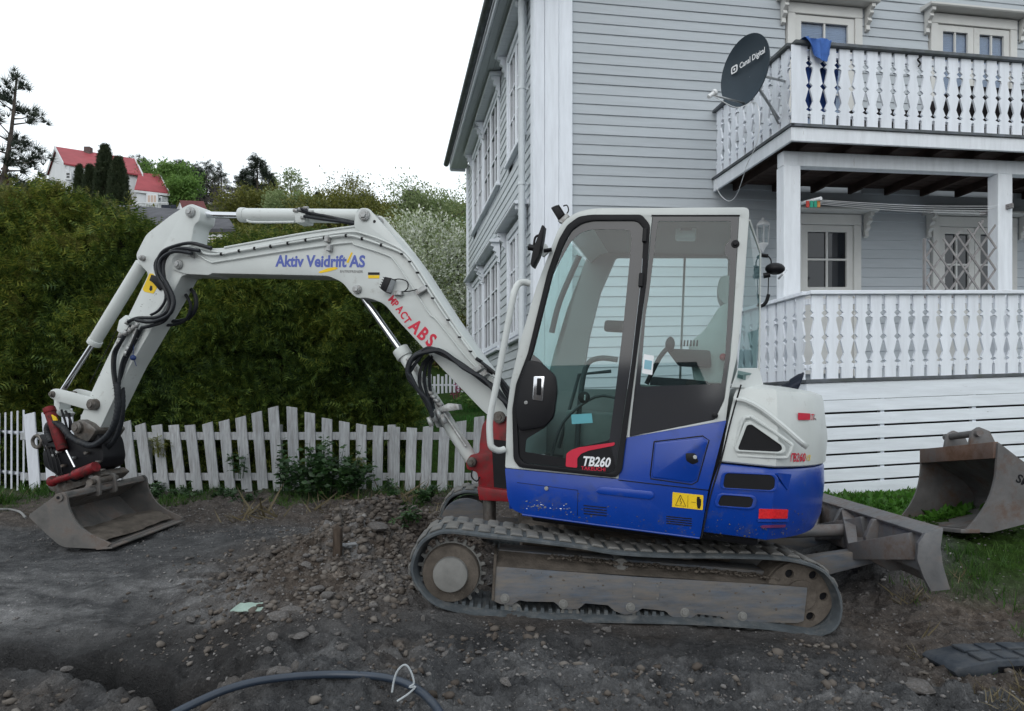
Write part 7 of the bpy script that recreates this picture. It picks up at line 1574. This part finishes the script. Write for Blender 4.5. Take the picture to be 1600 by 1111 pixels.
# ---------------- trees on and below the hill
hillg = None
limb_tree('spring_tree', 'bright green leafy tree right of the red roofed house', 'tree', hz_at(262, 66), height_to(262, 253, 66), 2.6, m_spring, m_bark, n=8840, ls=0.29, trunk=.2, nlimb=26, low=.15, clump=.15)
limb_tree('spring_tree', 'bright green bush beside the wing of the red roofed house', 'tree', hz_at(288, 63), height_to(283, 275, 63), 1.7, m_spring, m_bark, n=5100, ls=0.26, trunk=.15, nlimb=20, low=.05, clump=.17)
conifer('pine_tree', 'dark pine peeking out between the house wing and the green tree', 'tree', hz_at(219, 72), height_to(219, 250, 72), 2.0, m_pine, kind='pine', n=1440, ls=.5)
conifer('pine_tree', 'dark pine just right of the bright green tree', 'tree', hz_at(293, 74), height_to(293, 258, 74), 2.3, m_pine, kind='pine', n=2080, ls=.5)
conifer('pine_tree', 'thin dark pine next to the bright green tree', 'tree', hz_at(304, 74), height_to(304, 268, 74), 1.6, m_pine, kind='pine', n=1440, ls=.5)
conifer('spruce_tree', 'slim airy spruce standing clear against the sky', 'tree', hz_at(323, 70), height_to(323, 252, 70), 1.7, m_pine, n=600, ls=.75)
conifer('spruce_tree', 'second slim spruce behind the bare grey bush', 'tree', hz_at(346, 72), height_to(346, 258, 72), 1.5, m_pine, n=500, ls=.75)
conifer('cypress_tree', 'tallest dark cypress in front of the red roofed house', 'tree', hz_at(164, 50), height_to(163, 231, 50), 0.66, m_cypress, n=3800, ls=.42, kind='cypress')
conifer('cypress_tree', 'dark cypress right of the tallest one in front of the red roofed house', 'tree', hz_at(185, 49), height_to(185, 249, 49), 0.61, m_cypress, n=3200, ls=.40, kind='cypress')
conifer('cypress_tree', 'slim leftmost cypress in front of the red roofed house', 'tree', hz_at(124, 51), height_to(125, 261, 51), 0.36, m_cypress, n=2200, ls=.36, kind='cypress')
conifer('cypress_tree', 'rounded low cypress left of the tallest one by the red roofed house', 'tree', hz_at(141, 50.5), height_to(140, 262, 50.5), 0.53, m_cypress, n=2800, ls=.38, kind='cypress')
conifer('cypress_tree', 'very small cypress near the corner of the white house wing', 'tree', hz_at(199, 48), height_to(200, 303, 48), 0.23, m_cypress, n=900, ls=.3, kind='cypress')
conifer('cypress_tree', 'small lone cypress rising above the arm cylinder', 'tree', hz_at(497, 52), height_to(497, 305, 52), 0.33, m_cypress, n=1800, ls=.34, kind='cypress')
for i, (px, top, r, lab) in enumerate(((347, 268, 1.9, 'bare grey twiggy bush behind the arm cylinder rod'), (336, 282, 1.4, 'second bare grey twiggy bush left of the larger one'), (362, 285, 1.5, 'bare grey twiggy bush at the foot of the dark pines'))):
    limb_tree('bare_bush', lab, 'bush', hz_at(px, 56), height_to(px, top, 56), r, None, m_twig, trunk=.07, nlimb=46, low=.05, twig_only=True, top=1.15)
conifer('pine_tree', 'tall dark pine with a bare top left of the birch', 'tree', hz_at(402, 74), height_to(405, 241, 74), 2.9, m_pine, n=3840, ls=.5, kind='spruce', trunk=.22)
conifer('pine_tree', 'broad dark pine right of the bare bushes', 'tree', hz_at(384, 74), height_to(384, 264, 74), 2.4, m_pine, n=3040, ls=.5, kind='spruce', trunk=.2)
conifer('pine_tree', 'lower dark pine beside the tall bare topped one', 'tree', hz_at(421, 76), height_to(424, 268, 76), 2.1, m_pine, n=2400, ls=.5, kind='spruce', trunk=.2)
limb_tree('willow_bush', 'yellow green bushy tree above the grey tiled roof', 'tree', hz_at(384, 50), height_to(384, 304, 50), 2.0, m_yellowg, m_bark, n=7140, ls=0.20, nlimb=26, low=.05, clump=.17)
limb_tree('willow_bush', 'yellow green bushy tree just left of the birch', 'tree', hz_at(418, 50), height_to(418, 302, 50), 1.8, m_yellowg, m_bark, n=6460, ls=0.20, nlimb=26, low=.05, clump=.17)
limb_tree('birch_tree', 'pale green birch with a thin leafless top', 'tree', hz_at(455, 50), height_to(456, 250, 50), 1.6, m_palegreen, m_birch, n=2210, ls=0.17, nlimb=34, low=.1, trunk=.12, clump=.13, top=.9)
limb_tree('young_tree', 'soft green young tree in front of the birch', 'tree', hz_at(440, 46), height_to(440, 296, 46), 1.6, m_palegreen, m_bark, n=6120, ls=0.18, nlimb=24, low=.05, clump=.17)
limb_tree('young_tree', 'soft green young tree right of the birch', 'tree', hz_at(474, 46), height_to(474, 302, 46), 1.5, m_palegreen, m_bark, n=5100, ls=0.18, nlimb=24, low=.05, clump=.17)
limb_tree('birch_tree', 'airy yellowish birch with a wide crown against the sky above the boom', 'tree', hz_at(552, 48), height_to(552, 268, 48), 2.0, m_yellowg, m_birch, n=1870, ls=0.16, nlimb=38, low=.12, trunk=.12, clump=.12)
limb_tree('birch_tree', 'shorter airy birch left of the wide one', 'tree', hz_at(528, 50), height_to(528, 298, 50), 1.6, m_yellowg, m_birch, n=3400, ls=0.18, nlimb=26, low=.08, trunk=.1, clump=.15)
limb_tree('yellow_bush', 'yellow green bush under the airy birches', 'bush', hz_at(520, 42), height_to(520, 322, 42), 2.2, m_yellowg, m_bark, n=6120, ls=0.19, nlimb=22, low=.02, clump=.25)
limb_tree('yellow_bush', 'olive bush behind the pivot at the top of the boom', 'bush', hz_at(578, 42), height_to(578, 322, 42), 1.6, m_yellowg, m_bark, n=4420, ls=0.19, nlimb=22, low=.02, clump=.25)
conifer('pine_tree', 'small dark pine behind the boom pivot', 'tree', hz_at(567, 70), height_to(567, 310, 70), 1.3, m_pine, n=700, ls=.7, kind='pine')
limb_tree('olive_bush', 'dull green bush left of the blossoming tree', 'bush', hz_at(606, 30), height_to(606, 326, 30), 1.25, m_yellowg, m_bark, n=4760, ls=0.14, nlimb=22, low=.02, clump=.25)
conifer('spruce_tree', 'small dark spruce behind the blossoming tree', 'tree', hz_at(645, 60), height_to(645, 297, 60), 1.6, m_pine, n=900, ls=.6)
limb_tree('grey_tree', 'grey green tree top behind the blossoming tree beside the house', 'tree', hz_at(690, 40), height_to(690, 306, 40), 2.6, m_palegreen, m_bark, n=7140, ls=0.16, nlimb=30, low=.05, clump=.15)
# blossoming tree by the house
bt = limb_tree('blossom_tree', 'white blossoming fruit tree between the boom and the grey house', 'tree', (at(668,500,16.5).x, 16.5, gz(at(668,500,16.5).x, 16.5)-.1), EYE+(620-312)/F*16.5-gz(-2, 16.5)+.1, 1.42, m_blossom, m_bark, n=20000, ls=.085, nlimb=44, low=.10, trunk=.10, clump=.20, top=1.05)
t2 = limb_tree('blossom_tree', 'smaller white blossoming tree close to the corner of the grey house', 'tree', (at(718,500,17.5).x, 17.5, gz(at(718,500,17.5).x, 17.5)-.1), EYE+(620-325)/F*17.5-gz(-1.4, 17.5)+.1, 1.0, m_blossom, m_bark, n=9000, ls=.085, nlimb=30, low=.10, trunk=.08, clump=.15)
limb_tree('olive_bush', 'green shrub under the blossoming tree beside the lawn', 'bush', (at(705,560,15.9).x, 15.9, gz(at(705,560,15.9).x, 15.9)-.1), 1.3, .7, m_yellowg, m_bark, n=7140, ls=0.07, nlimb=22, low=.02, clump=.25)
# big pine at the left edge
pt_ = limb_tree('old_pine', 'tall open pine at the left edge with bare crooked branches against the sky', 'tree', (at(-12, 400, 24).x, 24, gz(-18, 24)-.1), (EYE+(620-86)/F*24-gz(-18, 24))*1.14, 1.45, m_pine, m_bark, n=430, ls=.34, tmpl=T_tuft(11), trunk=.16, nlimb=22, low=.35, lean=.10, clump=.06, top=.85)
limb_tree('dark_bush', 'dark evergreen bush between the old pine and the white house', 'bush', hz_at(38, 34), height_to(38, 262, 34), 1.2, m_pine, m_bark, n=3800, ls=.22, nlimb=26, low=.02, clump=.25)
limb_tree('dark_bush', 'dark evergreen bush close under the gable of the white house', 'bush', hz_at(58, 40), height_to(60, 282, 40), 1.0, m_pine, m_bark, n=2600, ls=.24, nlimb=26, low=.02, clump=.25)
limb_tree('rusty_tree', 'rusty brown leafed tree at the far left edge below the old pine', 'tree', hz_at(2, 30), height_to(2, 236, 30), 1.0, m_rustleaf, m_bark, n=2200, ls=.2, nlimb=26, low=.1, clump=.15)
limb_tree('yellow_bush', 'yellowish shrub in front of the white house gable', 'bush', hz_at(98, 30), height_to(98, 290, 30), .6, m_yellowg, m_bark, n=2550, ls=0.12, nlimb=22, low=.02, clump=.17)
limb_tree('yellow_bush', 'yellowish twiggy shrub by the wing of the red roofed house', 'bush', hz_at(205, 34), height_to(205, 278, 34), .55, m_yellowg, m_bark, n=1190, ls=0.12, nlimb=22, low=.02, clump=.17)
# scrub that covers the hillside as one mass
def hill_mass(name, n, xr, yr, hmax, size, leaf):
    m = n//45; xc, yc = rng.uniform(*xr, m), rng.uniform(*yr, m); hc = rng.uniform(.3, 1, m)*hmax; k = np.repeat(np.arange(m), 45); r_ = hc[k]*.8
    d = unit(rng.normal(size=(len(k), 3))); d[:,2] = np.abs(d[:,2]); zc = ground_z(xc, yc, False)
    pos = np.stack([xc[k], yc[k], zc[k]], -1)+d*np.stack([r_, r_, hc[k]], -1)*rng.uniform(.6, 1.05, (len(k), 1)); o = scatter(name, pos, d+rng.normal(size=d.shape)*.6, size*rng.uniform(.6, 1.3, len(k)), T_leaf(), leaf, None, loc=(float(xc.mean()), float(yc.mean()), 8)); o['kind'] = 'stuff'; return o
hill_mass('hillside_scrub', 80000, (-58, 0), (40, 84), 1.5, .28, m_yellowg)
hill_mass('hillside_undergrowth', 26000, (-26, 2), (22, 42), 1.5, .22, m_yellowg)
# ---------------- garden behind the lawn
GFY = 14.2
gf = empty('garden_fence', at(690, 640, GFY), 'small white garden fence at the top of the lawn beside the blossoming tree', 'fence')
for k in range(15):
    x = 652+k*6.2; a, b = at(x, 632, GFY), at(x+3.6, 588-(3 if k % 2 else 0), GFY); q = MB(); q.box(WORLD, a.x, b.x, GFY, GFY+.02, a.z-.15, b.z); q.build('picket', m_picketW, gf)
for y in (600, 618): a, b = at(650, y+3, GFY), at(745, y, GFY); q = MB(); q.box(WORLD, a.x, b.x, GFY+.022, GFY+.05, a.z, b.z); q.build('rail', m_picketW, gf)
df = empty('board_fence', at(690, 600, 16.0), 'dark brown upright board screen behind the small white garden fence', 'fence')
for k in range(9): x = 668+k*5.2; a, b = at(x, 610, 16.0), at(x+3.4, 566, 16.0); q = MB(); q.box(WORLD, a.x, b.x, 16.0, 16.03, a.z, b.z); q.build('board', M('brown_board', (.10,.05,.03), .8, rand=.2), df)
bush('flowering_shrub', 'low green garden shrub beside the wall of the grey house', 730, 650, .9, .55, 260, T_leaf(), m_spring, .09, 'shrub', base=Vector((at(728, 650, 12.2).x, 12.2, gz(-.9, 12.2)-.02)), dep=.35)
bush('flowering_shrub', 'magenta flowering plant near the corner of the grey house', 716, 612, .35, .4, 60, T_leaf(), M('magenta_petal', (.3,.02,.12), .6), .06, 'shrub', base=Vector((at(716, 622, 13.2).x, 13.2, at(716, 622, 13.2).z)), dep=.1)
# ---------------- the neighbourhood behind the viewer, seen only as reflections in the cab and window glass
nh = empty('neighbour_house', (-24, -55, -.1), 'dark roofed neighbour house across the road', 'house'); m_nwall = M('ochre_wall', (.30,.27,.22), .8)
q = MB(); q.prism(Frame((-24,-55,-.3), (0,1,0), (1,0,0), (0,0,1)), [(-4,0),(4,0),(4,2.4),(0,4.5),(-4,2.4)], -8, 8); q.build('wall', m_nwall, nh)
for s in (1, -1): poly3([(-32.5,-55+s*4.5,1.85),(-15.5,-55+s*4.5,1.85),(-15.5,-55,4.45),(-32.5,-55,4.45)], .15, 'roof', m_rooftile, nh, Vector((0,0,.18)))
for i, (x, y, h) in enumerate(((-38,-52,7),(-12,-56,5),(-5,-60,6),(2,-52,6),(16,-40,11),(24,-30,11),(31,-24,12))):
    conifer('roadside_tree', ['tall dark spruce left of the neighbour house','low dark spruce right of the neighbour house','second dark spruce across the road','third dark spruce across the road','tallest dark spruce across the road','dark spruce far along the road','last dark spruce along the road'][i], 'tree', (x, y, -.2), h, h*.34, m_pine, n=1600, ls=.7)
